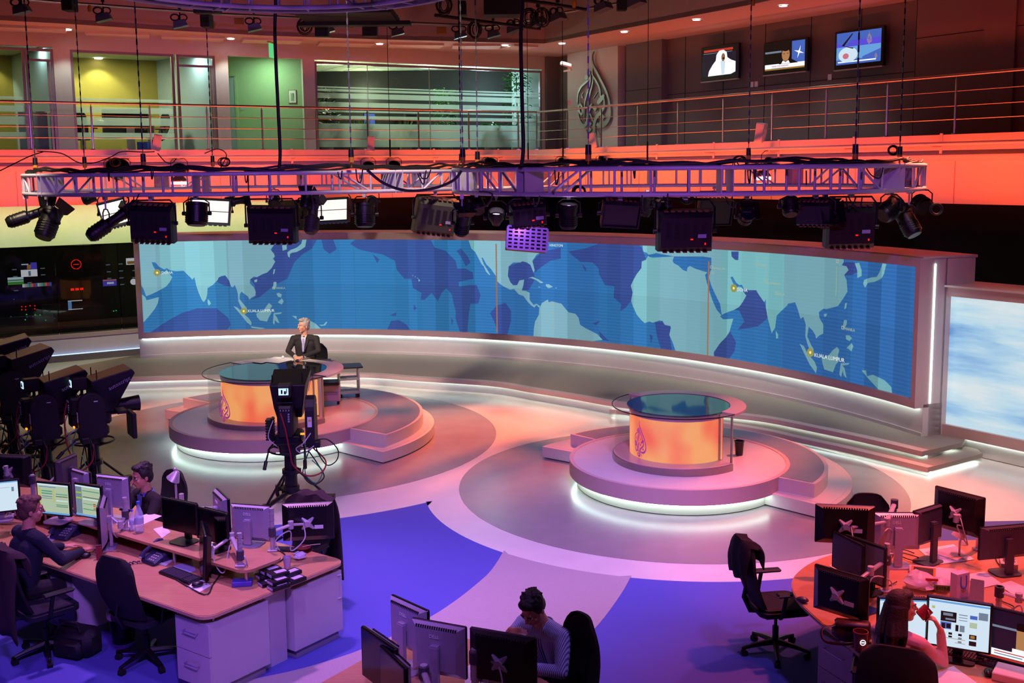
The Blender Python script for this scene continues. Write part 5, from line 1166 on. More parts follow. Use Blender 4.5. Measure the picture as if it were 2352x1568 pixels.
# ---------------------------------------------------------------- screens and monitors
for nm, c, e in (('scr_white', '#cfe3f2', 1.0), ('scr_pale', '#c4d8b8', .75), ('scr_teal', '#53a88c', .75), ('scr_yellow', '#cfcf86', .75), ('scr_lime', '#a6d238', .8), ('scr_blue', '#4a6fd0', .8), ('scr_grey', '#8496ae', .7), ('scr_dark', '#10141c', .3), ('scr_tan', '#b98a3c', .7), ('scr_sky', '#6aa7e8', .9), ('scr_black', '#050508', .2),
                 ('scr_red', '#d03a2a', .8), ('scr_skin', '#c08858', .8), ('scr_navy', '#1c1230', .6), ('scr_bright', '#f2f7ff', 1.1), ('scr_green', '#4fa83c', .8), ('scr_violet', '#5a4fe0', .9)): glow(nm, c, e)
mat('mon_black', '#0c0b10', .35, noise=.1, scale=40); mat('mon_silver', '#a9a3b5', .35, .3, noise=.03, scale=40); mat('screen_off', '#07070a', .15, noise=.05, scale=10); mat('mon_dark', '#4a4652', .4, .2, noise=.05, scale=40)
RUN = [(0, 0, 1, 1, 'scr_pale'), (0, 0, 1, .05, 'scr_white'), (.05, .09, .6, .11, 'scr_blue'), (.02, .14, .12, .85, 'scr_yellow'), (.13, .22, .48, .26, 'scr_teal'), (.13, .30, .48, .34, 'scr_teal'), (.13, .40, .48, .43, 'scr_grey'), (.13, .47, .48, .49, 'scr_grey'), (.5, .18, .56, .6, 'scr_yellow'), (.6, .3, .98, .33, 'scr_teal'), (.6, .38, .98, .40, 'scr_dark'), (.6, .52, .98, .55, 'scr_white'), (.6, .66, .98, .69, 'scr_teal'), (.6, .72, .98, .735, 'scr_dark'), (0, .94, 1, 1, 'scr_sky')]
RUN2 = [(0, 0, 1, 1, 'scr_pale'), (0, 0, 1, .05, 'scr_white'), (0, .05, .26, .94, 'scr_grey'), (.03, .22, .24, .27, 'scr_lime'), (.03, .4, .24, .45, 'scr_lime'), (.3, .15, .98, .18, 'scr_teal'), (.3, .36, .98, .38, 'scr_dark'), (.3, .42, .98, .45, 'scr_white'), (.3, .58, .98, .6, 'scr_teal'), (.72, .55, .82, .58, 'scr_red'), (.72, .62, .82, .65, 'scr_red'), (.72, .7, .82, .73, 'scr_red'), (.3, .75, .98, .78, 'scr_teal'), (0, .94, 1, 1, 'scr_sky')]
WEB = [(0, 0, 1, 1, 'scr_white'), (0, .02, 1, .06, 'scr_sky'), (.2, .24, .46, .46, 'scr_dark'), (.24, .27, .4, .33, 'scr_grey'), (.28, .38, .44, .42, 'scr_grey'), (.2, .47, .38, .62, 'scr_blue'), (.22, .5, .28, .62, 'scr_dark'), (.3, .5, .37, .6, 'scr_dark'), (.45, .5, .5, .64, 'scr_dark'), (.52, .5, .6, .64, 'scr_grey'), (.5, .26, .64, .28, 'scr_grey'), (.5, .32, .64, .335, 'scr_grey'), (.5, .38, .64, .395, 'scr_grey'), (.68, .25, .8, .33, 'scr_blue'), (.68, .4, .8, .52, 'scr_pale'), (.82, .16, .97, .32, 'scr_grey'),
       (.2, .68, .26, .73, 'scr_dark'), (.34, .68, .40, .73, 'scr_dark'), (.5, .68, .56, .73, 'scr_dark'), (.34, .75, .40, .79, 'scr_dark'), (.5, .76, .56, .8, 'scr_grey'), (.2, .80, .62, .81, 'scr_tan'), (.5, .84, .56, .88, 'scr_grey'), (.68, .66, .8, .76, 'scr_dark'), (.7, .68, .77, .74, 'scr_tan'), (.68, .80, .8, .9, 'scr_dark'), (.45, .88, .62, .89, 'scr_tan'), (.05, .14, .1, .2, 'scr_yellow')]
WEB2 = [(0, 0, 1, 1, 'scr_white'), (0, 0, 1, .04, 'scr_sky'), (.05, .1, .3, .115, 'scr_grey'), (.1, .28, .2, .32, 'scr_blue'), (.2, .2, .8, .21, 'scr_grey'), (.84, .2, .9, .35, 'scr_grey')]
NEWS = [(0, 0, 1, 1, 'scr_navy'), (0, .30, .55, .345, 'scr_grey'), (.66, .02, 1, .8, 'scr_violet'), (.42, .25, .64, .78, 'scr_skin'), (.42, .17, .66, .32, 'scr_black'), (.38, .7, .7, .8, 'scr_bright'), (0, .78, 1, .92, 'scr_bright'), (.06, .8, .14, .9, 'scr_tan'), (.18, .81, .62, .83, 'scr_red'), (.18, .86, .5, .88, 'scr_grey'), (0, .93, 1, .97, 'scr_red')]
def screen_part(t, w, h, y, items, name='display'):
    ms = []; b = MB()
    for k, (x0, y0, x1, y1, m) in enumerate(items):
        if m not in ms: ms.append(m)
        b.cur = ms.index(m); z = y-.0004*k
        b.quad(((x0-.5)*w, z, (.5-y1)*h), ((x1-.5)*w, z, (.5-y1)*h), ((x1-.5)*w, z, (.5-y0)*h), ((x0-.5)*w, z, (.5-y0)*h))
    return b.build(name, ms, t, smooth=None)
def monitor(label, C, rz, zs=None, w=.42, h=.33, style='silver', tilt=0, content=None, group=None, brand=False, stand=True, sticker=False, cat='monitor', vesa=False):
    "front faces local -Y"
    t = thing('computer_monitor' if cat == 'monitor' else 'television', label, cat, C, rz, group); T = Matrix.Rotation(radians(tilt), 4, 'X'); t.rotation_mode = 'XYZ'
    shell = {'silver': 'mon_silver', 'black': 'mon_black', 'dark': 'mon_dark'}[style]; fr = 'mon_silver' if style == 'silverfront' else 'mon_black'
    R3 = T.to_3x3()
    b = MB(T); b.rbox((0, 0, 0), (w, .03, h), .008); bz = b.build('bezel', fr, t, smooth=None)
    b = MB(T); k = .72; hw, hh = w/2-.004, h/2-.004; vs = [(-hw, .015, -hh), (hw, .015, -hh), (hw, .015, hh), (-hw, .015, hh), (-hw*k, .06, -hh*k), (hw*k, .06, -hh*k), (hw*k*1.05, .055, hh*.86), (-hw*k*1.05, .055, hh*.86)]
    b.add(vs, [(4, 7, 6, 5), (0, 4, 5, 1), (1, 5, 6, 2), (2, 6, 7, 3), (3, 7, 4, 0)]); bk = b.build('back_shell', shell, t, smooth=None)
    b = MB(T)
    for i in range(18): b.box(((i-8.5)*w*.042, .05, hh*.88), (w*.022, .012, .02))
    b.build('vent_slots', 'mon_black', t, smooth=None)['kind'] = 'stuff'
    it = content or [(0, 0, 1, 1, 'screen_off')]
    ms_t = screen_part(t, w-.036, h-.036, -.0155, it); ms_t.data.transform(T)
    if brand:
        text('DELL', .035, T @ frame((.05, .0615, hh*.5), (-1, 0, 0), (0, 0, 1)), 'paper', bk, depth=.001)
    if sticker: b = MB(T); b.box((-.1, .062, -.04), (.08, .002, .035)); b.build('sticker', 'warn_white', bk, smooth=None)
    if zs is not None and stand:
        d = C[2]-zs; b = MB(); b.box((0, .085, -d/2+.03), (.07, .03, d+.02)); b.box((0, .07, .02), (.06, .05, .06)); b.build('stand_neck', shell, t, smooth=None)
        b = MB(); b.prism(rrect(-.12, -.07, .12, .13, .05), -d, -d+.014); b.build('stand_base', shell, t, smooth=None)
    if vesa:
        b = MB(T)
        for a in (45, 135, 225, 315): b.tube([(0, .07, 0), (.075*cos(radians(a)), .066, .075*sin(radians(a)))], .014, 5, radii=[.03, .009])
        b.cyl((0, .06, 0), (0, .10, 0), .028, n=10); b.build('mount_plate', 'silver_plastic', t)
    return t
def arm(label, base, zs, top, M_, elbow=None, r=.022):
    "monitor arm: pole standing at base, jointed arm to the back of a monitor"
    t = thing('monitor_arm', label, 'monitor arm', (base[0], base[1], zs)); B = Vector((0, 0, 0)); m = Vector(M_)-Vector((base[0], base[1], zs))
    b = MB(); b.cyl((0, 0, 0), (0, 0, top-zs), r, n=12)
    for i in range(5): b.ring(r, r+.003, (top-zs)*(.3+.14*i), (top-zs)*(.3+.14*i)+.006, n=12)
    b.build('pole', 'aluminium', t); b = MB(); b.rbox((0, 0, .01), (.09, .07, .02), .005); b.build('base_clamp', 'aluminium', t, smooth=None)
    zc = m.z+.0; b = MB(); b.cyl((0, 0, min(zc, top-zs)-.04), (0, 0, min(zc, top-zs)+.04), r+.012, n=12); b.build('collar', 'mon_dark', t)
    e = Vector(elbow)-Vector((base[0], base[1], zs)) if elbow else m*.5+Vector((-m.y, m.x, 0))*.3
    b = MB(); b.tube([(0, 0, min(zc, top-zs)), e], .022, 8, flat=.6); b.build('lower_arm', 'aluminium', t); b = MB(); b.cyl(e-Vector((0, 0, .035)), e+Vector((0, 0, .035)), .026, n=12); b.build('joint', 'silver_plastic', t)
    b = MB(); b.tube([e, m], .018, 8, flat=.7); b.build('upper_arm', 'aluminium', t)
    b = MB(); b.tube(spline([m, m+Vector((.02, -.05, -.12)), m*.6+Vector((0, -.03, -.14)), e+Vector((0, -.03, -.05)), (.03, 0, .1), (.06, .0, .005)], 6), .006, 5); b.build('cable', 'cable_white', t)
    return t
def MC(px, py, z): return at(px, py, z)
rA = look(-.6, -.8)
monitor('lit monitor showing a green and yellow rundown, left of the pair', MC(125, 1145, 1.14), look(-.30, -.95), .90, content=RUN, style='silver', w=.40, h=.335)
monitor('lit monitor showing a rundown with lime bars, right of the pair', MC(205, 1150, 1.13), look(-.42, -.9), .90, content=RUN2, style='silver', w=.36, h=.34)
monitor('monitor with a silver edge seen nearly side-on beside the lit pair', MC(232, 1198, 1.0), look(-.96, -.28), .74, style='silver', w=.44, h=.42, tilt=0)
monitor('silver monitor back with raised lettering, in front of the man with glasses', MC(262, 1128, 1.18), look(.35, .94), .90, brand=True, w=.40, h=.33)
monitor('small silver monitor back left of the lettered silver one', MC(190, 1105, 1.22), look(.6, .8), .90, w=.3, h=.24)
monitor('narrow dark monitor seen side-on behind the lit pair', MC(150, 1082, 1.25), look(-.97, .2), .90, style='dark', w=.36, h=.3)
m_ = MC(28, 1080, 1.28); monitor('large black monitor back at the far left edge', m_, look(.2, .98), None, style='black', w=.46, h=.34, vesa=True)
arm('monitor arm with pale pole at the far left edge', at(22, 1185, .90), .90, 1.42, (m_.x, m_.y-.08, m_.z))
monitor('white-framed lit monitor cut by the left edge', MC(-4, 1140, 1.15), look(.35, -.94), .90, style='silver', content=WEB2, w=.40, h=.33)
arm('monitor arm with pale pole left of the lit rundown screens', at(80, 1178, .90), .90, 1.30, tuple(MC(150, 1082, 1.25)-Vector((.05, -.02, 0))))
m_ = MC(298, 1150, 1.1)
arm('monitor arm whose grey pole stands before the bottles', at(290, 1216, .90), .90, 1.22, tuple(MC(240, 1190, 1.05)+Vector((.06, .03, 0))))
monitor('switched-off black monitor facing the room, left one of the dark pair', MC(414, 1185, 1.16), look(-.50, -.86), .90, style='black', w=.46, h=.30)
monitor('switched-off black monitor, right one of the dark pair with a red spark', MC(488, 1207, 1.13), look(-.55, -.83), .90, style='black', w=.42, h=.30)
monitor('silver monitor back, left one of two beyond the dark pair', MC(513, 1172, 1.12), look(.86, .5), .90, brand=True, w=.42, h=.34)
monitor('silver monitor back with lettering, right one of two beyond the dark pair', MC(578, 1199, 1.10), look(.25, .97), .90, brand=True, w=.40, h=.34)
m_ = MC(466, 1262, 1.0); monitor('tilted black monitor on a silver arm over the near keyboard', m_, look(-.94, -.35), None, style='black', w=.44, h=.40, tilt=-4, vesa=True)
arm('silver monitor arm reaching to the tilted black monitor', at(553, 1300, .90), .90, 1.20, (m_.x+.09, m_.y+.02, m_.z), elbow=tuple(at(532, 1232, 1.05)))
m_ = MC(708, 1196, 1.08); monitor('black monitor back with a white cable, at the right end of the left desk', m_, look(-.12, 1), None, style='black', w=.47, h=.36, vesa=True, sticker=True, tilt=0)
arm('monitor arm with tall pole reaching to the black monitor with a white cable', at(627, 1265, .90), .90, 1.30, (m_.x-.03, m_.y-.09, m_.z), elbow=tuple(at(668, 1205, 1.1)))
# telephones
def phone(label, px, py, z, rz, s=1.0):
    p = at(px, py, z); t = thing('desk_phone', label, 'telephone', p, rz); t.scale = (s, s, s)
    mat('phone_blue', '#2a2c4c', .4, noise=.05, scale=40)
    b = MB(); R = Matrix.Rotation(radians(24), 3, 'X'); b.rbox((0, 0, .055), (.19, .22, .045), .015, R=R); b.box((0, .05, .03), (.15, .1, .06)); b.build('base', 'phone_blue', t, smooth=None)
    b = MB(); b.tube([(-.07, -.10, .05), (-.07, -.08, .085), (-.07, .06, .15), (-.07, .09, .13)], .02, 8, radii=[.026, .018, .018, .028]); b.build('handset', 'phone_blue', t)
    b = MB()
    for i in range(4):
        for j in range(3): b.box(R @ Vector((.015+.027*j, -.08+.026*i, .024))+Vector((0, 0, .055)), (.017, .014, .008), R=R)
    b.build('keys', 'grey_plastic', t, smooth=None)['kind'] = 'stuff'
    b = MB(); b.box(R @ Vector((.045, .065, .024))+Vector((0, 0, .055)), (.08, .045, .006), R=R); b.build('display', 'grey_plastic', t, smooth=None)
    b = MB(); b.tube([(-.07-.02*sin(k*.9)-.04*sin(k*.12), -.12-.012*k*.35, .012+.006*cos(k*.9)) for k in range(26)], .005, 5); b.build('cord', 'phone_blue', t)
    return t
phone('dark blue desk phone beside the keyboard of the man at the left', 152, 1232, .74, radians(-20), 1.15)
phone('dark blue desk phone with coiled cord in the middle of the left desk', 362, 1288, .74, radians(-38), 1.1)
# keyboards and mice
kb_mesh = None
def keyboard(label, px, py, z, rz, s=1.0):
    global kb_mesh
    p = at(px, py, z); t = thing('keyboard', label, 'keyboard', p, rz); t.scale = (s, s, s)
    if kb_mesh is None:
        b = MB(); b.rbox((0, 0, .012), (.45, .155, .022), .006); kb = b.mesh('case', 'black_plastic', None); b = MB()
        for j in range(5):
            for i in range(15): b.box((-.205+.0215*i, -.055+.0215*j, .027), (.018, .018, .009), taper=.8)
            for i in range(4): b.box((.135+.0215*i, -.055+.0215*j, .027), (.018, .018, .009), taper=.8)
        kb_mesh = (kb, b.mesh('keys', 'mon_dark', None))
    for nm, me in zip(('case', 'keys'), kb_mesh):
        o = bpy.data.objects.new(nm, me); COL.objects.link(o); o.parent = t
        if nm == 'keys': o['kind'] = 'stuff'
    return t
keyboard('black keyboard in front of the man at the far left', 148, 1275, .74, radians(-12))
keyboard('black keyboard with a mouse at its corner, near edge of the left desk', 415, 1324, .74, radians(-38))
keyboard('black keyboard at the far right end of the left desk', 665, 1263, .74, radians(-10), .7)
def mouse(label, px, py, z, rz, m='black_plastic'):
    p = at(px, py, z); b = MB(); b.sphere((0, 0, .012), .05, 12, 8, sc=(.62, 1.05, .5)); b.tube(spline([(0, .05, .015), (.02, .12, .006), (-.04, .2, .006), (0, .3, .006)], 5), .003, 5); o = b.build('mouse', m, loc=(p.x, p.y, z+.012)); o.rotation_euler = (0, 0, rz); tag(o, label, 'mouse'); return o
mouse('black mouse on a sheet of paper near the corner of the left desk', 454, 1347, .745, radians(-60))
mouse('black mouse under the hand of the man at the far left', 196, 1281, .74, radians(-70))
# bottles
mat('water_plastic', '#cfdcf8', .08, alpha=.38, spec=.8); mat('cap_blue', '#3a62d8', .4, noise=.02, scale=20); mat('bottle_label', '#aebcd8', .5, noise=.02, scale=40)
for lb, px, py, s in (('large clear water bottle on the raised shelf', 321, 1222, 1.0), ('small clear water bottle with blue label beside the large one', 305, 1218, .68)):
    p = at(px, py, .90); t = thing('water_bottle', lb, 'bottle', p); t.scale = (s, s, s)
    b = MB(); b.lathe([(0, 0), (.036, .0), (.042, .01), (.042, .05), (.038, .06), (.042, .07), (.042, .16), (.038, .19), (.020, .245), (.014, .26), (.014, .285), (0, .285)], n=16); b.build('bottle', 'water_plastic', t)
    b = MB(); b.cyl((0, 0, .28), (0, 0, .305), .017, n=12); b.build('cap', 'cap_blue', t); b = MB(); b.lathe([(.043, .09), (.043, .15)], n=16); b.build('label', 'bottle_label', t)
# desk lamp beyond the man with glasses
p = at(393, 1205, .90); t = thing('desk_lamp', 'pale metal desk lamp with conical shade before the black chair', 'lamp', (p.x, p.y+.2, .90))
b = MB(); b.cyl((0, 0, 0), (0, 0, .42), .012, n=8); b.cyl((.05, 0, 0), (.05, 0, .25), .025, n=10); b.build('pole', 'aluminium', t); b = MB(); b.lathe([(.02, .07), (.03, .06), (.07, -.03), (.066, -.03), (.02, .05)], (-.01, 0, .42), n=14, R=Matrix.Rotation(radians(30), 3, 'Y')); b.build('shade', 'aluminium', t); b = MB(); b.sphere((0, 0, .5), .018, 8, 6); b.build('knob', 'aluminium', t)
# paper, boxes and odds on the desk
paper([(265, 1203), (345, 1178), (372, 1185), (300, 1218)], .90, 'sheets of paper on the raised shelf beyond the bottles')
paper([(352, 1215), (378, 1208), (392, 1222), (372, 1236)], .90, 'folded leaflet on the raised shelf left of the dark monitors')
paper([(318, 1280), (358, 1266), (420, 1270), (380, 1300)], .742, 'sheet of paper under the middle desk phone')
paper([(365, 1312), (440, 1285), (450, 1310), (400, 1330)], .741, 'blue-tinted papers behind the near keyboard', m='bottle_label')
paper([(430, 1350), (455, 1325), (485, 1345), (455, 1362)], .741, 'sheet of paper under the near mouse')
paper([(95, 1245), (130, 1215), (150, 1222), (100, 1258)], .742, 'white folder edge left of the blue phone')
paper([(495, 1380), (525, 1370), (552, 1368), (528, 1392)], .70, 'loose sheet sticking out under the edge of the left desk')
p = at(557, 1343, .74); b = MB(); b.rbox((0, 0, .022), (.17, .10, .044), .004); o = b.build('video_tape', mat('box_purple', '#4a3fb0', .4, noise=.05, scale=30), loc=(p.x, p.y, .741), smooth=None); o.rotation_euler = (0, 0, radians(8)); tag(o, 'flat purple tape box at the front of the left desk', 'tape box')
mat('tape_black', '#101016', .4, noise=.1, scale=30); mat('tape_label', '#c0b4d8', .6, noise=.03, scale=30)
tb = None; i = 0
for px, py, lv, lb in ((618, 1341, 0, 'bottom left tape box of the stack'), (640, 1350, 0, 'bottom middle tape box with white spine'), (678, 1335, 0, 'bottom right tape box of the stack'), (612, 1332, 1, 'second-layer tape box at the left of the stack'), (640, 1346, 1, 'second-layer tape box with white spine'), (668, 1328, 1, 'second-layer tape box at the right of the stack'), (640, 1338, 2, 'tape box with pale label on top of the stack'), (622, 1330, 2, 'topmost left tape box with pale label')):
    p = at(px, py, .74)
    if tb is None:
        tb = thing('video_tape_box', lb, 'tape box', (p.x, p.y, .741)); b = MB(); b.rbox((0, 0, .0165), (.11, .17, .033), .003); b.build('case', 'tape_black', tb, smooth=None); b = MB(); b.box((0, .02, .0335), (.06, .10, .001)); b.box((0, -.0855, .017), (.09, .001, .022)); b.build('label', 'tape_label', tb, smooth=None)['kind'] = 'stuff'; q = tb
    else: q = dup(tb, (p.x, p.y, .741), label=lb)
    q.location.z = .741+.034*lv; q.rotation_euler = (0, 0, radians(-52+5*(i % 3))); q['group'] = 'tape boxes stacked on the left desk'; i += 1
mat('cup_white', '#b9a8c4', .5, noise=.03, scale=20); mat('tissue', '#d9cbe4', .9, noise=.05, scale=20, bump=.5, bscale=30); mat('food_red', '#5a1020', .5, noise=.2, scale=20)
def simple(name, label, cat, b, m, loc, rz=0, smooth=35, group=None, **k):
    o = b.build(name, m, loc=loc, smooth=smooth, **k); o.rotation_euler = (0, 0, rz); tag(o, label, cat, group); return o
p = at(660, 1302, .74); simple('paper_cup', 'pale paper cup at the end of the raised shelf', 'cup', MB().lathe([(0, 0), (.028, 0), (.038, .10), (.036, .10), (.027, .01), (0, .01)], n=16), 'cup_white', p)
def crumple(r, seed, m_=10):
    b = MB(); random.seed(seed); b.sphere((0, 0, 0), r, 12, 8); b.v = [(x*random.uniform(.7, 1.25), y*random.uniform(.7, 1.25), z*.6*random.uniform(.7, 1.2)+r*.55) for x, y, z in b.v]; return b
p = at(688, 1283, .74); simple('crumpled_tissue', 'crumpled white tissue at the right end of the left desk', 'tissue', crumple(.06, 4), 'tissue', p, smooth=None)
p = at(697, 1264, .74); t = thing('food_tray', 'small dark red food tray with a plastic fork', 'tray', p, radians(-20)); b = MB(); b.prism(rrect(-.08, -.055, .08, .055, .02), 0, .006); b.lathe([(0, 0)]*0 or [(.05, 0), (.075, .035), (.08, .035)], n=12); b.build('tray', 'food_red', t); b = MB(); b.tube([(-.02, 0, .03), (.06, .03, .05), (.15, .06, .06)], .004, 5); b.build('fork', 'paper', t)
p = at(735, 1284, .74); simple('plastic_container', 'clear plastic food container at the far corner of the left desk', 'lid', MB().ring(.055, .07, 0, .02, n=20).ring(.0, .055, .012, .015, n=20), 'glass', p)
# name sign standing under the shelf end
p = at(519, 1287, .80); t = thing('name_sign', 'small standing sign reading PRESENTERS beside the silver arm', 'sign', (p.x, p.y, .74), radians(-28)); b = MB(); b.box((0, 0, .09), (.17, .006, .075)); b.box((0, .02, .025), (.12, .05, .05)); b.build('plate', 'paper', t, smooth=None); text('PRESENTERS', .026, frame((0, -.0035, .08), (1, 0, 0), (0, 0, 1)), 'mon_dark', t, align='CENTER')
p = at(497, 1312, .74); t = thing('desk_intercom', 'small black intercom speaker box under the silver arm', 'intercom', p, radians(-30)); b = MB(); b.prism([(-.05, 0), (.06, 0), (.04, .07), (-.02, .07)], -.06, .06, T=Matrix.Rotation(radians(90), 4, 'X')); b.build('body', 'mon_black', t, smooth=None); b = MB(); b.rbox((-.11, 0, .02), (.08, .09, .035), .008); b.build('keypad', 'mon_dark', t, smooth=None)
p = at(233, 1283, .74); t = thing('drink_carton', 'small red and gold drinks carton behind the chair', 'carton', (p.x-.02, p.y, .741), .4); b = MB(); b.box((0, 0, .06), (.05, .05, .12)); b.build('carton', mat('carton_red', '#7a1c28', .5, noise=.3, scale=25), t, smooth=None); b = MB(); b.box((0, 0, .125), (.052, .03, .012)); b.build('top_flap', 'food_red', t, smooth=None)
# bag on the floor, bin
p = at(182, 1500, 0); b = MB(); random.seed(5); b.rbox((0, 0, .13), (.42, .24, .26), .06); b.tube([(-.12, -.1, .26), (-.1, -.1, .34), (.1, -.1, .34), (.12, -.1, .26)], .012, 6); b.rbox((0, -.13, .1), (.3, .08, .16), .03); o = simple('black_bag', 'soft black laptop bag on the carpet under the left desk', 'bag', b, mat('bag_black', '#0c0a10', .7, noise=.3, scale=20, bump=.5, bscale=15), p, radians(-20), smooth=40)
p = at(262, 1500, 0); b = MB(); b.lathe([(0, 0), (.10, 0), (.13, .28), (.135, .28), (.12, .28), (.1, .02)], n=18); t = thing('waste_basket', 'waste bin with a white liner behind the near chair', 'bin', (p.x, p.y+.25, .01)); b.build('basket', 'black_plastic', t); MB().ring(.12, .14, .24, .30, n=18).build('liner', 'paper', t)
# ---------------------------------------------------------------- round desk at the right
def polyZ(pts): return pts
RD_ = [(2.62, 7.1), (2.50, 7.6), (2.39, 8.1), (2.35, 8.5), (2.42, 8.85), (2.6, 9.14), (2.85, 9.38), (3.2, 9.56), (3.7, 9.70), (4.3, 9.78), (6.4, 9.8), (6.4, 5.6), (3.5, 5.6)]
q1, q2 = at(2052, 1552, .74), at(2130, 1610, .74)
cur = [(v.x, v.y) for v in spline([(q2.x, q2.y, 0), (q1.x, q1.y, 0)]+[(x, y, 0) for x, y in RD_[:11]], 5)]
cur = cur+[(6.4, 5.6), (3.6, 5.6)]
rd = thing('round_desk', 'large curved wooden desk crowded with monitors at the right edge', 'desk', (3.5, 8.3, 0))
def rput(b, name, m, **k): b.v = [(x-3.5, y-8.3, z) for x, y, z in b.v]; return b.build(name, m, rd, **k)
b = MB(); b.prism(cur, .715, .74); rput(b, 'desktop', 'wood_top', smooth=None)
cx_, cy_ = 3.9, 8.2
b = MB(); b.prism([(x+(x-cx_)*.004, y+(y-cy_)*.004) for x, y in cur], .708, .734); rput(b, 'desktop_edge', 'wood_edge', smooth=None)
for x, y in ((2.75, 8.5), (3.3, 9.2), (4.5, 9.4), (3.2, 7.6)): b = MB(); b.cyl((x, y, 0), (x, y, .71), .025, n=10); rput(b, 'leg', 'steel')
b = MB(); b.box((2.95, 8.7, .36), (.03, .7, .62), rz=-.4); rput(b, 'modesty_panel', 'cab_white', smooth=None)
# pedestal by the seated woman
pa, pb, pc = at(1880, 1452, .62), at(1960, 1500, .62), at(1985, 1490, .62)
u = (pb-pa); u.z = 0; wd = u.length; u.normalize(); v = Vector((-u.y, u.x, 0)); T = frame((pa.x, pa.y, 0), u, v)
t = thing('drawer_pedestal', 'white two-drawer pedestal under the round desk at the right', 'cabinet', (pa.x, pa.y, 0), atan2(u.y, u.x))
b = MB(); b.box((wd/2, .27, .35), (wd, .5, .56)); b.build('body', 'cab_white', t, smooth=None); b = MB(); b.box((wd/2, .28, .035), (wd-.04, .46, .07)); b.build('plinth', 'grey_plastic', t, smooth=None)
for z0, z1 in ((.075, .345), (.352, .63)):
    b = MB(); b.box((wd/2, .01, (z0+z1)/2), (wd-.006, .02, z1-z0)); dr = b.build('drawer', 'cab_white', t, smooth=None); b = MB(); handle(b, frame((wd/2, 0, z1-.1), (1, 0, 0), (0, 1, 0), (0, 0, 1)), wd*.55); b.build('handle', 'chrome', dr)
# monitors on the round desk
m_ = MC(1940, 1203, 1.22); monitor('black monitor back with white sticker at the left of the round desk', m_, look(.18, .98), None, style='black', w=.50, h=.34, vesa=True, sticker=True, tilt=3)
arm('pale monitor arm reaching left to the black stickered monitor', at(2050, 1272, .74), .74, 1.22, (m_.x+.03, m_.y-.09, m_.z), elbow=tuple(at(2037, 1198, 1.2)))
monitor('silver monitor back between the stickered black one and a dark one', MC(2058, 1218, 1.06), look(.05, 1), .74, brand=True, w=.42, h=.34)
monitor('dark grey monitor back angled beside the pale silver one', MC(2128, 1205, 1.08), look(-.55, .83), .74, style='dark', w=.40, h=.34)
m_ = MC(2203, 1175, 1.2); monitor('tall black monitor back at the far right of the round desk, on an arm', m_, look(.80, .60), None, style='black', w=.48, h=.38, vesa=True)
arm('jointed monitor arm with pole in front of the far right black monitor', at(2246, 1262, .74), .74, 1.18, (m_.x-.03, m_.y-.08, m_.z), elbow=tuple(at(2196, 1190, 1.18)))
monitor('dark grey monitor back at the right edge of the picture', MC(2306, 1243, 1.02), look(-.2, .98), .74, style='dark', w=.50, h=.30)
monitor('left one of two thin monitors seen from the front, unlit', MC(1948, 1277, 1.02), look(-.93, -.36), .74, style='black', w=.40, h=.32, content=[(0, 0, 1, 1, 'mon_dark')])
monitor('right one of two thin monitors seen from the front, grey face', MC(1987, 1287, 1.02), look(-.84, -.55), .74, style='black', w=.42, h=.34, content=[(0, 0, 1, 1, mat('screen_grey', '#6f7a72', .4, noise=.02, scale=5).name)])
m_ = MC(1932, 1362, 1.02); monitor('black monitor back with sticker above the brown handbag', m_, look(.72, .70), None, style='black', w=.46, h=.36, vesa=True, sticker=True)
arm('thick pale monitor arm rising right from the black monitor over the handbag', at(2034, 1358, .74), .74, 1.16, (m_.x+.06, m_.y+.07, m_.z), elbow=tuple(at(2000, 1310, 1.12)), r=.024)
monitor('lit monitor mostly hidden behind the head of the woman', MC(2078, 1418, 1.02), look(-.12, -.99), .74, content=WEB2, style='black', w=.40, h=.32)
monitor('lit monitor showing a news web page in front of the woman', MC(2202, 1433, 1.02), look(-.42, -.91), .74, content=WEB, style='black', w=.44, h=.38, cat='monitor')
monitor('dark-framed television showing a news broadcast, cut by the right edge', MC(2352, 1470, .98), look(-.62, -.78), .74, content=NEWS, style='black', w=.62, h=.40, cat='television')
arm('monitor arm with pierced bracket behind the news web page', at(2290, 1462, .74), .74, 1.14, tuple(at(2400, 1390, 1.1)), elbow=tuple(at(2340, 1372, 1.08)))
keyboard('black keyboard below the news web page', 2225, 1510, .74, radians(-38)); keyboard('black keyboard at the left rim of the round desk', 1946, 1322, .74, radians(62), .85)
mouse('dark mouse near the bottom right corner of the picture', 2270, 1550, .742, radians(-30)); mouse('two-tone mouse at the left rim of the round desk', 1843, 1383, .742, radians(60), 'mon_dark')
phone('dark phone behind the black monitor on the round desk', 1915, 1352, .74, radians(30), .9)
paper([(2110, 1262), (2190, 1250), (2238, 1285), (2150, 1297)], .743, 'printed pages spread beyond the folder on the round desk')
paper([(2125, 1268), (2195, 1254), (2225, 1275), (2165, 1285)], .746, 'topmost printed page of the spread, turned slightly', m='cup_white')
paper([(2212, 1321), (2262, 1312), (2300, 1340), (2250, 1352)], .743, 'typed sheet of names, left one of two on the bare wood'); paper([(2290, 1342), (2322, 1334), (2400, 1368), (2350, 1380)], .743, 'typed sheet of names, right one of two')
paper([(1905, 1300), (1925, 1282), (1945, 1295), (1925, 1310)], .743, 'small stack of slips at the left rim of the round desk')
paper([(2140, 1545), (2190, 1530), (2260, 1580), (2160, 1600)], .743, 'sheet of paper under the elbow of the woman')
paper([(1965, 1475), (1985, 1480), (2022, 1540), (2010, 1535)], .743, 'white envelope at the desk rim by the chair')
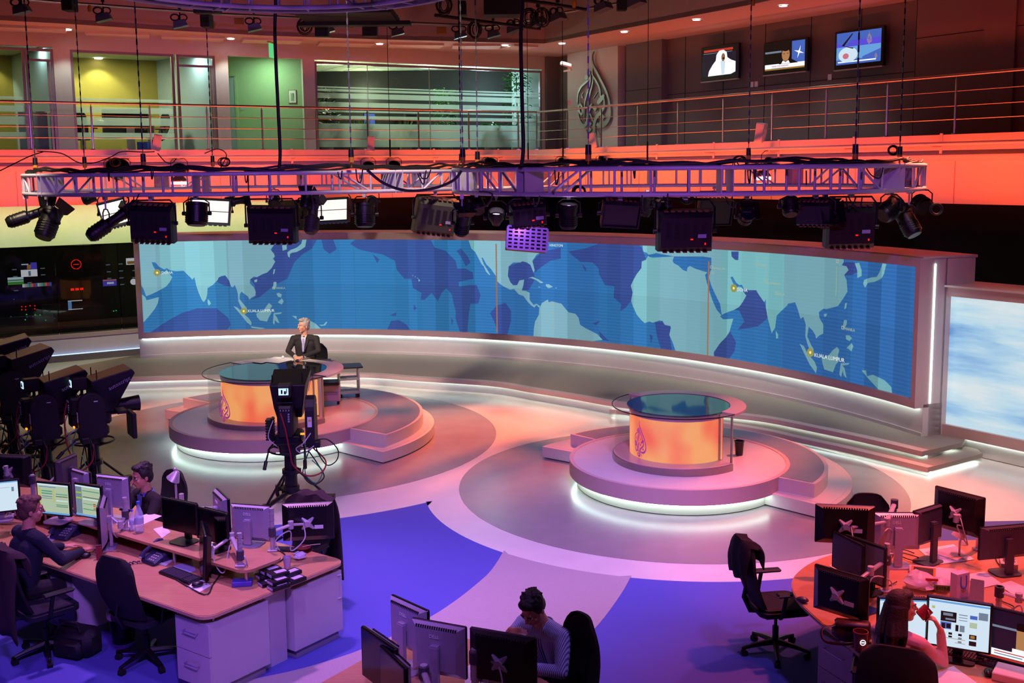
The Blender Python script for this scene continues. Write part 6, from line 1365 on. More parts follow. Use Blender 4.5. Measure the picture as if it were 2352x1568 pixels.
mat('zine_orange', '#c8742c', .4, noise=.15, scale=12); mat('folder_white', '#d2c2cc', .5, noise=.02, scale=20); mat('plastic_bag', '#e0d4de', .35, alpha=.75, bump=.8, bscale=18); mat('brown_leather', '#3a1210', .45, noise=.2, scale=20, bump=.2, bscale=40); mat('tag_green', '#5c7a20', .5, noise=.05, scale=30); mat('tag_red', '#b01c2c', .5, noise=.05, scale=30)
mat('gift_lilac', '#c8c0dc', .6, noise=.02, scale=20); mat('blue_mag', '#2c3a70', .4, noise=.3, scale=14)
p = at(2145, 1330, .74); simple('ring_binder', 'white folder lying under an orange-framed magazine', 'folder', MB().rbox((0, 0, .03), (.40, .30, .06), .008), 'folder_white', p, radians(-18), smooth=None)
p = at(2128, 1318, .80); t = thing('magazine', 'orange-bordered magazine on top of the white folder', 'magazine', (p.x-.02, p.y+.02, .801), radians(-22)); MB().box((0, 0, .004), (.20, .27, .008)).build('cover', 'zine_orange', t, smooth=None); MB().box((0, 0, .0085), (.16, .22, .001)).build('cover_picture', 'brown_leather', t, smooth=None)
p = at(2112, 1352, .74); t = thing('plastic_bag', 'crumpled translucent plastic carrier bag with red and green print behind the woman', 'bag', p); crumple(.13, 11).build('bag', 'plastic_bag', t, smooth=60); b = crumple(.09, 12); b.v = [(x+.17, y-.02, z) for x, y, z in b.v]; b.build('fold', 'plastic_bag', t, smooth=60)
b = MB(); b.box((.14, -.13, .06), (.13, .01, .045), rz=-.2); b.build('printed_band', 'tag_green', t, smooth=None); text('EXTRA', .035, frame((.085, -.131, .048), (.98, -.2, 0), (0, 0, 1)), 'mon_black', t); b = MB(); b.box((.06, -.10, .12), (.10, .01, .02), rz=-.2); b.build('red_print', 'tag_red', t, smooth=None)
p = at(2203, 1372, .74); t = thing('gift_bag', 'upright white paper gift bag with a cord handle', 'bag', p, radians(25)); b = MB(); b.prism([(-.07, -.035), (.07, -.035), (.07, .035), (-.07, .035)], 0, .22); b.build('bag', 'gift_lilac', t, smooth=None); b = MB(); b.tube(spline([(-.03, -.038, .2), (-.03, -.042, .12), (0, -.042, .09), (.03, -.042, .12), (.03, -.038, .2)], 5), .004, 5); b.build('handle', 'cap_blue', t)
p = at(1957, 1470, .74); t = thing('handbag', 'brown leather handbag with a strap on the desk rim', 'bag', p, radians(-15)); b = MB(); b.rbox((0, 0, .07), (.30, .16, .14), .05); b.rbox((0, -.02, .14), (.26, .12, .04), .02); b.build('bag', 'brown_leather', t, smooth=50); b = MB(); b.tube(spline([(-.14, 0, .1), (-.22, -.03, .08), (-.20, -.08, .01), (-.05, -.12, .02), (.1, -.1, .05)], 5), .012, 6, flat=.5); b.build('strap', 'brown_leather', t)
mat('mug_red', '#8c2430', .4, noise=.05, scale=20)
p = at(1960, 1462, .80); t = thing('red_flask', 'red cup with a round white emblem bearing a bar, in the handbag', 'cup', (p.x+.02, p.y-.1, .75)); MB().lathe([(0, 0), (.045, 0), (.055, .14), (.05, .14), (.04, .01), (0, .01)], n=18).build('cup', 'mug_red', t); b = MB(); b.ring(.017, .022, 0, .004, n=20); b.box((0, 0, .002), (.026, .007, .004)); b.v = [(x, -.054-z, y+.075) for x, y, z in b.v]; b.build('emblem', 'scr_bright', t, smooth=None)['kind'] = 'stuff'
paper([(1925, 1395), (1975, 1385), (2030, 1402), (1975, 1420)], .745, 'blue printed magazine flat behind the handbag', m='blue_mag')
p = at(2316, 1300, .74); t = thing('book', 'white covered book with a crumpled wrapper on it at the right edge', 'book', p, radians(-20)); MB().rbox((0, 0, .025), (.14, .17, .05), .003).build('cover', 'folder_white', t, smooth=None); b = crumple(.05, 15); b.v = [(x, y, z+.05) for x, y, z in b.v]; b.build('wrapper', 'plastic_bag', t, smooth=60)
p = at(2227, 1425, .9); p = at(2240, 1402, .74); t = thing('document_stand', 'folded grey document stand behind the web page monitor', 'stand', p, radians(-30)); b = MB(); b.add([(-.06, 0, 0), (.06, 0, 0), (.05, .06, .24), (-.05, .06, .24), (-.06, .01, 0), (.06, .01, 0), (.05, .07, .24), (-.05, .07, .24)], [(0, 1, 2, 3), (7, 6, 5, 4), (0, 4, 5, 1), (2, 6, 7, 3), (1, 5, 6, 2), (0, 3, 7, 4)]); b.build('plate', 'aluminium', t, smooth=None); b = MB(); b.tube([(0, .06, .22), (0, .14, .12), (0, .17, 0)], .01, 6); b.build('leg', 'black_metal', t)
p = at(2205, 1232, .92); t = thing('task_lamp', 'pale clip lamp with a rounded head at the far right pole', 'lamp', (p.x, p.y, .741)); b = MB(); b.lathe([(0, .06), (.04, .05), (.06, -.05), (.055, -.05), (0, .03)], (0, 0, .22), n=16, R=Matrix.Rotation(radians(25), 3, 'Y')); b.build('shade', 'cup_white', t); b = MB(); b.tube([(0, 0, 0), (.0, 0, .12), (.02, 0, .2)], .01, 6); b.build('stem', 'aluminium', t)
p = at(2212, 1250, .74); simple('plastic_tub', 'small clear plastic tub below the clip lamp', 'tub', MB().lathe([(0, 0), (.035, 0), (.045, .045), (.042, .045), (.033, .005), (0, .005)], n=16), 'water_plastic', p)
b = MB()
for k, (pts) in enumerate((((2100, 1270), (2075, 1262), (2055, 1268), (2090, 1285), (2130, 1288)), ((2030, 1240), (2050, 1262), (2085, 1272), (2110, 1280)), ((2250, 1255), (2280, 1270), (2290, 1290), (2300, 1300)), ((1975, 1330), (2010, 1350), (2040, 1345), (2060, 1335)), ((2300, 1380), (2330, 1395), (2300, 1410), (2340, 1425)))):
    b.tube(spline([at(x, y, .75+.01*(i % 2)) for i, (x, y) in enumerate(pts)], 5), .005, 5)
o = b.build('desk_cables', 'cable_black', smooth=60); tag(o, 'tangle of thin black cables on the round desk', 'cables', kind='stuff')
b = MB()
for pts in (((640, 1262), (655, 1275), (640, 1290), (610, 1295)), ((560, 1255), (585, 1270), (610, 1290), (600, 1300)), ((405, 1330), (470, 1365), (490, 1340), (505, 1320))): b.tube(spline([at(x, y, .75) for x, y in pts], 5), .006, 5)
o = b.build('desk_cables', 'cable_black', smooth=60); tag(o, 'thin black cables across the near end of the left desk', 'cables', kind='stuff')
p = at(2330, 1560, .74); simple('ringed_notebook', 'red-lit round-marked box in the bottom right corner', 'box', MB().rbox((0, 0, .03), (.26, .2, .06), .006), 'folder_white', p, radians(-35), smooth=None)
# ---------------------------------------------------------------- centre desk at the bottom
pts = [at(740, 1566, .74), at(855, 1502, .74), at(1020, 1466, .74), at(1075, 1466, .74), at(1180, 1520, .74), at(1300, 1590, .74)]
cd_ = [(p.x, p.y) for p in pts]+[(.9, 6.0), (-1.6, 6.0)]
cdk = thing('centre_desk', 'wooden bench desk end with four monitors at the bottom centre', 'desk', (-.3, 7, 0))
b = MB(); b.prism([(x+.3, y-7) for x, y in reversed(cd_)], .715, .74); b.build('desktop', 'wood_top', cdk, smooth=None)
for x, y in ((-.6, 7.3), (.2, 7.1), (-1.1, 6.4)): b = MB(); b.cyl((x+.3, y-7, 0), (x+.3, y-7, .71), .025, n=10); b.build('leg', 'steel', cdk)
b = MB(); b.box((0, -.2, .36), (1.0, .03, .6), rz=.3); b.build('modesty_panel', 'cab_white', cdk, smooth=None)
monitor('purple-tinted dark screen with bright rim, leftmost on the centre desk', MC(872, 1520, 1.02), look(-.80, -.60), .74, style='silver', w=.46, h=.36)
monitor('second dark screen edge tucked behind the leftmost one of the centre desk', MC(905, 1562, 1.0), look(-.86, -.5), .74, style='silver', w=.40, h=.34)
monitor('silver monitor back standing obliquely, second on the centre desk', MC(943, 1437, 1.06), look(.72, .70), .74, brand=True, w=.42, h=.36)
monitor('silver monitor back with raised lettering, third on the centre desk', MC(1010, 1488, 1.04), look(.40, .92), .74, brand=True, w=.42, h=.38)
m_ = MC(1156, 1513, 1.06); monitor('black monitor back in front of the man in the striped shirt', m_, look(.38, .93), None, style='black', w=.48, h=.38, vesa=True)
arm('monitor arm with ringed pole before the black monitor of the centre desk', at(1092, 1612, .74), .74, 1.12, (m_.x-.03, m_.y-.09, m_.z), elbow=tuple(at(1120, 1510, 1.05)), r=.026)
arm('short ringed pole in front of the lettered silver monitor', at(975, 1610, .74), .74, 1.0, tuple(at(1000, 1580, .95)), elbow=tuple(at(990, 1590, .98)), r=.026)
p = at(1118, 1560, .74); paper([(1065, 1530), (1110, 1525), (1120, 1600), (1070, 1600)], .743, 'white sheet on the centre desk between two monitors')
# chairs around
ch4 = chair_at('tall narrow black chair back behind the man in the striped shirt', 1337, 1412, 1.17, -.80, -.60, arms=False, narrow=True, backh=.68)
ch5 = chair_at('black mesh chair of the woman, back toward the picture bottom', 2062, 1493, .97, .38, .92, backw=.56, backh=.50)
ch6 = chair_at('black mesh chair on the far side of the round desk', 1993, 1137, 1.06, -.15, -.99, arms=False)
ch7 = chair_at('black chair behind the pale desk lamp, on the far side of the left desk', 402, 1083, 1.06, -.60, -.80, arms=False)
ch8 = chair_at('chair with a brown jacket hung over it behind the black monitor', 722, 1140, 1.06, -.45, -.89)
# garments over chairs
def jacket(label, ch, m, h=.62, w=.52, low=.30):
    "cloth draped over the backrest; follows the chair"
    b = MB(); vs = []; nx, nz = 12, 10; random.seed(len(label)); fs = []
    for j in range(nz*2+1):
        s = j/(nz*2); front = s < .5
        for i in range(nx+1):
            u = -1+2*i/nx; k = (1-s*2) if front else (s*2-1); z = (1.11-(low*.6 if front else h)*k)-.05*abs(u)**3; y = (.24 if front else .40)+(.0 if front else .03*sin(k*3))+.012*sin(u*9+k*4)+(.03*(1-k) if front else -.03*(1-k)); x = u*w/2*(1+.06*k)*(1 if k > .15 else .86+k)
            vs.append((x, y-.05*u*u, z+.012*sin(u*7)))
    for j in range(nz*2):
        for i in range(nx): a = j*(nx+1)+i; fs.append((a, a+1, a+nx+2, a+nx+1))
    b.add(vs, fs); o = b.build('jacket', m, loc=ch.location, smooth=60); o.rotation_euler = ch.rotation_euler; md = o.modifiers.new('s', 'SOLIDIFY'); md.thickness = .014; tag(o, label, 'jacket'); return o
jacket('brown jacket hanging over the chair of the man at the far left', ch2, 'jacket_brown', h=.75, w=.58)
jacket('dark brown jacket hung over the chair behind the right end of the left desk', ch8, 'jacket_brown', h=.85, w=.56)
jacket('dark coat draped over the back of the chair by the round desk', ch3, 'jacket_navy', h=.34, w=.40)
# ---------------------------------------------------------------- glazed offices behind the balcony
def frost_mat():
    m = bpy.data.materials.new('frost'); m.use_nodes = True; nt = m.node_tree; nt.nodes.clear(); N = nt.nodes.new; o = N('ShaderNodeOutputMaterial'); mx = N('ShaderNodeMixShader'); a = N('ShaderNodeBsdfTransparent'); b = N('ShaderNodeBsdfTranslucent'); d = N('ShaderNodeBsdfDiffuse'); m2 = N('ShaderNodeMixShader')
    b.inputs[0].default_value = (.8, .95, .92, 1); d.inputs[0].default_value = (.6, .7, .68, 1); m2.inputs[0].default_value = .3; mx.inputs[0].default_value = .45
    nt.links.new(b.outputs[0], m2.inputs[1]); nt.links.new(d.outputs[0], m2.inputs[2]); nt.links.new(a.outputs[0], mx.inputs[1]); nt.links.new(m2.outputs[0], mx.inputs[2]); nt.links.new(mx.outputs[0], o.inputs[0]); MATS['frost'] = m
mat('office_yellow', '#9a8c3a', .8, noise=.03, scale=10); mat('office_green', '#9cb88c', .8, noise=.02, scale=10); mat('office_grey', '#98aaa8', .8, noise=.02, scale=10); mat('office_brown', '#8a6a34', .8, noise=.03, scale=10); mat('ceiling_tile', '#b8c0a4', .85, noise=.03, scale=30); mat('frame_alu', '#9c8a90', .35, .5, noise=.03, scale=30)
mat('office_glass', '#2a3a34', .02, alpha=.10, spec=.5); mat('control_glass', '#0a0e0c', .03, alpha=.42, spec=.5); frost_mat(); mat('carpet_office', '#4a4a40', .9, noise=.1, scale=30)
AN = atan2(BT.y, BT.x)
def uwall(name, s0, o0, s1, o1, z0, z1, m, th=.06):
    a, c = up(s0, o0), up(s1, o1); m_ = (a+c)/2; d = c-a; b = MB(); b.box((m_.x, m_.y, (z0+z1)/2), (d.length, th, z1-z0), rz=atan2(d.y, d.x)); o = b.build(name, m, smooth=None); struct(o); return o
CE = 7.28
b = MB(); P = [up(-4, 1.65), up(15.2, 1.65), up(15.2, 8), up(-4, 8)]; b.prism([(p.x, p.y) for p in P], 4.66, 4.74); struct(b.build('floor_offices', 'carpet_office', smooth=None))
b = MB(); b.prism([(p.x, p.y) for p in P], CE, CE+.05); co_ = struct(b.build('ceiling_offices', 'ceiling_tile', smooth=None))
uwall('wall_office_back', -4, 5.2, 1.0, 5.2, 4.7, CE, 'office_yellow'); uwall('wall_office_back', .9, 5.2, 1.5, 1.7, 4.7, CE, 'office_grey'); uwall('wall_office_back', 1.5, 5.0, 4.42, 5.0, 4.7, CE, 'office_yellow'); uwall('wall_office_back', 4.42, 5.0, 5.25, 1.7, 4.7, CE, 'office_grey')
uwall('wall_lobby', 5.3, 3.6, 5.6, 3.5, 4.7, CE, 'office_green'); wlob = uwall('wall_lobby', 5.6, 3.5, 7.45, 1.85, 4.7, CE, 'office_green'); uwall('wall_lobby', 5.25, 1.7, 5.35, 3.6, 4.7, CE, 'office_green')
uwall('wall_office_back', 7.55, 1.7, 7.55, 7, 4.7, CE+.4, 'office_brown'); uwall('wall_office_back', 7.5, 6.6, 13.4, 6.6, 4.7, CE+.4, 'office_brown'); uwall('wall_office_back', 13.4, 6.6, 14.2, 4.6, 4.7, CE+.4, 'office_grey'); uwall('wall_office_back', 14.2, 4.6, 14.7, 1.7, 4.7, CE+.4, 'office_grey'); 
# glazing: frames, doors, glass and frosted bands
def glaze(name, s0, s1, z1, label, door=False, bands=()):
    w = bpy.data.objects.new(name, None); COL.objects.link(w); m_ = up((s0+s1)/2, OW+.06); w.location = (m_.x, m_.y, 0); w.rotation_euler = (0, 0, AN); w['kind'] = 'structure'; L = s1-s0
    b = MB(); b.box((-L/2+.03, 0, (4.72+z1)/2), (.06, .08, z1-4.72)); b.box((L/2-.03, 0, (4.72+z1)/2), (.06, .08, z1-4.72)); b.box((0, 0, z1-.03), (L-.12, .08, .06)); b.build('frame', 'frame_alu', w, smooth=None)
    b = MB(); b.box((0, 0, (4.72+z1)/2), (L-.1, .012, z1-4.78)); b.build('pane', 'office_glass', w, smooth=None)
    for z0, z2 in bands:
        b = MB(); b.box((0, -.012, (z0+z2)/2), (L-.12, .004, z2-z0)); b.build('frosted_band', 'frost', w, smooth=None)
    return w
bA = [(5.98, 6.04), (5.70, 5.84), (5.42, 5.60), (5.1, 5.25)]
glaze('window_1', -4.0, .82, 7.12, '', bands=bA)
glaze('window_2', 1.78, 4.10, 7.12, '', bands=bA)
for n_, s0, s1 in (('door_1', .84, 1.42), ('door_2', 4.16, 5.08)):
    w = glaze(n_, s0, s1, 7.12, '', bands=[]); L = s1-s0; b = MB(); b.box((0, -.01, 6.86), (L-.1, .09, .05)); b.build('transom', 'frame_alu', w, smooth=None); b = MB(); b.box((L/2-.11, -.02, 5.78), (.05, .07, 2.1)); b.build('stile', 'frame_alu', w, smooth=None); b = MB(); b.tube([(L/2-.14, -.05, 5.7), (L/2-.14, -.09, 5.7), (L/2-.26, -.09, 5.7)], .012, 6); b.build('handle', 'chrome', w)
# height bands of the wide window, traced in the picture
def zat_(py, s=11.0):
    p = up(s, OW); px, _ = proj(p); r = ray(px, py); return H+r.z*(p.y/r.y)
bC = [(zat_(130+a/4.356), zat_(130+c/4.356)) for a, c in ((342, 328), (374, 352), (440, 390), (522, 476), (572, 555), (640, 605), (905, 680))]
w3 = glaze('window_3', 7.62, 14.45, 7.10, '', bands=bC)
for k in (-1.95, -.15, 1.3): b = MB(); b.box((k, -.006, 5.9), (.012, .02, 2.3)); b.build('pane_joint', 'office_grey', w3, smooth=None)
# ceiling air grilles and lobby door, picture, exit sign
for s, o in ((8.6, 4.0), (10.6, 4.2), (11.2, 2.8)):
    p = up(s, o); b = MB()
    for k in range(4): b.ring(.05+.07*k, .085+.07*k, CE-.02, CE-.005, (p.x, p.y, 0), n=4, a0=pi/4, a1=pi/4+2*pi)
    q = b.build('ceiling_grille', 'paper', smooth=None); tag(q, {8.6: 'square air diffuser at the left of the wide office ceiling', 10.6: 'square air diffuser in the middle of the wide office ceiling', 11.2: 'square air diffuser nearest the glass of the wide office'}[s], 'air diffuser')
b = MB()
for i in range(12): a, c = up(7.6+i*.6, 1.8), up(7.6+i*.6, 6.5); m_ = (a+c)/2; b.box((m_.x, m_.y, CE-.004), ((c-a).length, .012, .006), rz=atan2((c-a).y, (c-a).x))
for j in range(7): a, c = up(7.6, 2.2+j*.6), up(14.2, 2.2+j*.6); m_ = (a+c)/2; b.box((m_.x, m_.y, CE-.004), ((c-a).length, .012, .006), rz=atan2((c-a).y, (c-a).x))
q = b.build('ceiling_grid', 'office_grey', co_, smooth=None); q['kind'] = 'stuff'
a, c = up(5.6, 3.5), up(7.45, 1.85); u = (c-a).normalized(); nl = Vector((u.y, -u.x, 0)); lr_ = atan2(u.y, u.x)
p = a+u*.28+nl*.04; dr = thing('lobby_door', 'pale door with narrow frame at the left of the green lobby', 'door', (p.x, p.y, 4.74), lr_); MB().box((0, 0, 1.0), (.5, .03, 2.0)).build('leaf', 'office_grey', dr, smooth=None); MB().box((-.28, 0, 1.02), (.06, .06, 2.08)).box((.28, 0, 1.02), (.06, .06, 2.08)).box((0, 0, 2.07), (.62, .06, .06)).build('frame', 'office_green', dr, smooth=None)
pic = aty(673, 222, up(6.9, 1.6).y+.55); t_ = (pic-a).dot(u); p = a+u*t_+nl*.04; f = thing('framed_picture', 'small framed picture on the green lobby wall', 'picture', (p.x, p.y, pic.z), lr_); MB().box((0, 0, 0), (.22, .02, .34)).build('frame', 'office_brown', f, smooth=None); MB().box((0, -.012, 0), (.19, .006, .31)).build('mount', 'paper', f, smooth=None); b = MB(); b.box((0, -.017, -.01), (.09, .004, .2)); b.box((.03, -.017, .02), (.04, .004, .12)); b.build('drawing', 'office_green', f, smooth=None)['kind'] = 'stuff'
p = a+u*.72+nl*.03; tag(MB().box((0, 0, 0), (.12, .03, .07)).build('card_reader', 'office_grey', loc=(p.x, p.y, 5.95), smooth=None), 'small card reader beside the lobby door', 'card reader')
p = up(6.35, .95); zt_ = 7.48; pe = aty(623, 116, p.y); ex = thing('exit_sign', 'green illuminated hanging exit sign seen edge-on above the lobby', 'exit sign', (pe.x, p.y, pe.z), AN+.9); MB().box((0, 0, 0), (.28, .02, .34)).build('panel', glow('exit_green', '#58d888', .9), ex, smooth=None); MB().box((0, 0, .24), (.32, .08, .12)).build('housing', 'hook_yellow', ex, smooth=None); MB().cyl((0, 0, .28), (0, 0, 7.5-pe.z), .01, n=6).build('stem', 'steel', ex)
# office lights (ceiling lamps inside the rooms, added bare points in the wide office)
for s, o, pw, colr, sz in ((-1.2, 3.6, 50, (.95, 1, .62), .5), (2.9, 3.6, 80, (.95, 1, .62), .5), (6.3, 1.9, 26, (.62, 1, .66), .3), (1.25, 2.6, 22, (.75, 1, .95), .3), (4.7, 2.6, 26, (.75, 1, .95), .3)):
    p = up(s, o); lamp('AREA', 'office_light', (p.x, p.y, CE-.06), (p.x, p.y, 4), pw, colr, sz)
for s, o, pw, colr in ((8.8, 3.4, 90, (.85, 1, .62)), (10.4, 5.2, 80, (.85, 1, .62)), (11.6, 3.2, 70, (.75, 1, .80)), (13.2, 3.0, 110, (.62, .93, 1))): p = up(s, o); lamp('POINT', 'office_light', (p.x, p.y, 6.55), None, pw, colr, .25)  # points added mid-room to brighten the ceiling and walls, no fixture
for s, o in ((2.9, 4.55), (.2, 4.8), (1.9, 4.6)): p, q = up(s, o), up(s, o+.42); lamp('SPOT', 'office_downlight', (p.x, p.y, CE-.05), (q.x, q.y, 5.2), 80 if s > 2 else 50, (.95, 1, .62), .03, 105, .5)
q = up(2.9, 4.75); tag(MB().lathe([(0, 0), (.10, 0), (.10, .02), (0, .02)], n=20).build('office_ceiling_lamp', 'downlight', loc=(q.x, q.y, CE-.03)), 'bright round ceiling lamp in the second office', 'ceiling lamp')
# office furniture seen through the glass
def oc(label, s, o, rz, arms=True):
    p = up(s, o); c = dup(ch1, (p.x, p.y, 4.74), rz, label=label); return c
oc('dark office chair at the left of the second glass office', 2.15, 3.0, AN+2.6); oc('black office chair facing left in the second glass office', 3.95, 3.4, AN-1.3); oc('grey-backed chair in the middle of the wide office', 10.6, 2.9, AN+.1)
p = up(2.9, 2.7); t = thing('office_table', 'glass-fronted table in the second glass office', 'table', (p.x, p.y, 4.74), AN); MB().box((0, 0, .72), (1.7, .7, .03)).build('top', 'office_grey', t, smooth=None); MB().box((0, -.3, .4), (1.6, .02, .55)).build('front_panel', 'glass', t, smooth=None)
for x in (-.8, .8): MB().box((x, 0, .36), (.04, .6, .72)).build('leg', 'frame_alu', t, smooth=None)
p = up(3.35, 4.0); t = thing('office_television', 'large dark television on a stand in the second glass office', 'television', (p.x, p.y, 4.74), AN); MB().rbox((0, 0, .85), (1.15, .08, .68), .01).build('frame', 'mon_black', t, smooth=None); MB().box((0, -.045, .85), (1.05, .006, .58)).build('screen', 'screen_off', t, smooth=None); MB().box((.1, -.02, .45), (.2, .06, .9)).build('stand', 'frame_alu', t, smooth=None)
p = up(.95, 2.2); t = thing('filing_cabinet', 'white two-door cabinet just inside the first glass door', 'cabinet', (p.x, p.y, 4.74), AN); MB().box((0, 0, .5), (.62, .4, 1.0)).build('body', 'paper', t, smooth=None); MB().box((-.155, -.205, .5), (.30, .01, .96)).build('door', 'office_grey', t, smooth=None); MB().box((.155, -.205, .5), (.30, .01, .96)).build('door', 'office_grey', t, smooth=None)
p = up(2.5, 2.65); tag(crumple(.1, 21).build('helmet', 'paper', loc=(p.x, p.y, 5.48), smooth=50), 'white rounded object on the table in the second office', 'helmet')
p = up(3.45, 2.4); tag(MB().box((0, 0, .16), (.26, .2, .32)).build('blue_box', 'cap_blue', loc=(p.x, p.y, 4.74), smooth=None, bevel=.01), 'small blue box on the floor of the second office', 'box')
for i, s in enumerate((8.6, 9.8, 11.1, 12.4)):
    p = up(s, 3.6); t = thing('office_desk', ['first desk from the left in the wide office', 'second desk from the left in the wide office', 'third desk from the left in the wide office', 'desk nearest the bright window in the wide office'][i], 'desk', (p.x, p.y, 4.74), AN, None); MB().box((0, 0, .72), (1.0, .7, .03)).build('top', 'office_grey', t, smooth=None); MB().box((0, -.33, .38), (.96, .02, .64)).build('front_panel', 'mon_dark', t, smooth=None)
    monitor(['dark monitor on the first desk of the wide office', 'monitor with a blue glow on the second desk of the wide office', 'dark monitor on the third desk of the wide office', 'dark monitor by the bright window of the wide office'][i], (p.x+.1, p.y, 4.74+1.02), AN+(.3 if i % 2 else 2.8), 4.74+.735, content=[(0, 0, 1, 1, 'scr_blue')] if i == 1 else None, style='black')
wq_ = up(13.6, 5.6); t = thing('office_window_blind', 'bright window with a raised blind at the right of the wide office', 'window', (wq_.x, wq_.y, 4.74), AN-1.0); glow('daylight_pane', '#cfe6f5', 1.5); MB().box((0, 0, 1.35), (1.0, .04, 1.5)).build('pane', 'daylight_pane', t, smooth=None); MB().box((-.6, -.05, 1.3), (.2, .12, 1.9)).box((.6, -.05, 1.3), (.2, .12, 1.9)).box((0, -.05, 2.25), (1.4, .12, .25)).build('frame', 'office_grey', t, smooth=None)
# office plants
mat('leaf_green', '#2f6a2c', .5, noise=.3, scale=8); mat('leaf_light', '#5a9a44', .5, noise=.3, scale=8); mat('pot', '#8c8c86', .6, noise=.05, scale=10); mat('bark', '#4a3626', .8, noise=.2, scale=20)
def plant(label, s, o, h, w, n, m, seed, L=.16, grass=False):
    p = up(s, o); t = thing('potted_plant', label, 'plant', (p.x, p.y, 4.74)); random.seed(seed); MB().lathe([(0, 0), (.14, 0), (.19, .34), (.17, .34), (.15, .3), (0, .3)], n=16).build('pot', 'pot', t)
    b = MB(); b.tube([(0, 0, .3), (.02, 0, h*.5), (0, .02, h*.9)], .018, 6); b.build('stem', 'bark', t); b = MB()
    for i in range(n):
        a = random.uniform(0, 2*pi); z = .45+(h-.45)*random.random()**.7 if not grass else .35; k = 1-.55*abs((z-h*.6)/h); r = w*k*random.uniform(.25, 1)
        c = Vector((r*cos(a), r*sin(a), z)); d = Vector((cos(a), sin(a), random.uniform(-.5, .7) if not grass else 2.5)).normalized(); e = d.cross(Vector((0, 0, 1))).normalized()*L*.22; l_ = L*random.uniform(.7, 1.3)*(3 if grass else 1)
        if grass: c = Vector((0, 0, .34)); d = Vector((cos(a)*.5, sin(a)*.5, random.uniform(.6, 1.4))).normalized(); e = e*.6
        b.add([c, c+d*l_*.5+e, c+d*l_+Vector((0, 0, -.04)), c+d*l_*.5-e], [(0, 1, 2, 3)])
    q = b.build('foliage', m, t, smooth=None); q['kind'] = 'stuff'; return t
plant('leafy potted plant at the left end of the wide office window', 8.12, 2.2, 1.75, .34, 260, 'leaf_green', 1, .22); plant('pale green bushy plant in the middle right of the wide office', 11.9, 2.7, 1.85, .42, 520, 'leaf_light', 2, .11)
plant('dark leafy plant against the bright right end of the wide office', 14.0, 2.3, 2.35, .42, 480, 'leaf_green', 3, .15); plant('spiky grass plant low behind the glass, left of the middle', 9.0, 2.0, .6, .2, 60, 'leaf_light', 4, .2, True); plant('spiky grass plant low behind the glass, at the middle', 10.3, 2.0, .6, .2, 60, 'leaf_light', 5, .2, True)
plant('low green plant behind the glass near the right end', 13.0, 2.1, .9, .3, 160, 'leaf_light', 6, .16)
# ---------------------------------------------------------------- wall televisions
def tvs(px):
    r = ray(px, 120); P = BC+RN*1.55; k = P.dot(RN)/(r.x*RN.x+r.y*RN.y); return (Vector((r.x*k, r.y*k, 0))-BC).dot(RT)
def wall_tv(label, x0, x1, ytop, ybot, items):
    s0, s1 = tvs(x0), tvs(x1)
    p = rp((s0+s1)/2, 1.55); pxm = (x0+x1)/2; r1, r2 = ray(pxm, ytop), ray(pxm, ybot); zt, zb = H+r1.z*p.y/r1.y, H+r2.z*p.y/r2.y; w, h = s1-s0, zt-zb
    t = thing('wall_television', label, 'television', (p.x, p.y, (zt+zb)/2), atan2(RT.y, RT.x)); MB().rbox((0, .021, 0), (w, .09, h), .012).build('frame', 'mon_black', t, smooth=None)
    MB().box((0, -.005, -h/2-.012), (w*.98, .08, .024)).build('speaker_bar', 'silver_plastic', t, smooth=None); MB().box((0, .13, 0), (w*.5, .16, h*.5)).build('wall_bracket', 'black_metal', t, smooth=None)
    T = screen_part(t, w*.9, h*.82, -.028, items); T.location.z = h*.03; return t, w, h
def blob(t, pts, m, y, w, h, name='screen_picture'):
    "flat picture element; pts in 0..1 from the top left of the screen"
    b = MB(); n = len(pts); b.add([((x-.5)*w*.9, y, (.5-v)*h*.82+h*.03) for x, v in pts], [tuple(range(n))]); return b.build(name, m, t, smooth=None)
def ov(cx, cy, rx, ry, n=18, a0=0, a1=2*pi): return [(cx+rx*cos(a0+(a1-a0)*k/n), cy+ry*sin(a0+(a1-a0)*k/n)) for k in range(n)]
glow('scr_gold', '#c8a85c', .8); glow('scr_pink', '#e07a90', .8); glow('scr_robe', '#f2f4ff', 1.2); glow('scr_face', '#a8704e', .7)
t, w, h = wall_tv('first wall television, showing a man in a white headdress', 1612, 1698, 104, 184, [(0, 0, 1, 1, 'scr_black'), (.04, .05, .9, .13, 'scr_red'), (.03, .17, .88, .19, 'scr_grey'), (0, .2, 1, 1, 'scr_navy')])
blob(t, [(.17, .98), (.2, .8), (.3, .6), (.4, .45), (.42, .25), (.5, .12), (.62, .1), (.72, .2), (.74, .38), (.85, .48), (.98, .55), (.98, .9), (.85, .97)], 'scr_robe', -.0295, w, h); blob(t, ov(.62, .36, .055, .14), 'scr_face', -.031, w, h); blob(t, ov(.63, .40, .03, .035), 'scr_black', -.032, w, h); blob(t, [(.54, .5), (.6, .46), (.68, .5), (.66, .95), (.58, .95)], 'scr_white', -.0305, w, h)
t, w, h = wall_tv('middle wall television, showing a newsman before a blue flag', 1755, 1856, 92, 168, [(0, 0, 1, 1, 'scr_black'), (0, .30, .42, .37, 'scr_grey'), (.68, 0, 1, .8, 'scr_blue'), (0, .78, 1, .94, 'scr_bright'), (0, .94, 1, 1, 'scr_tan')])
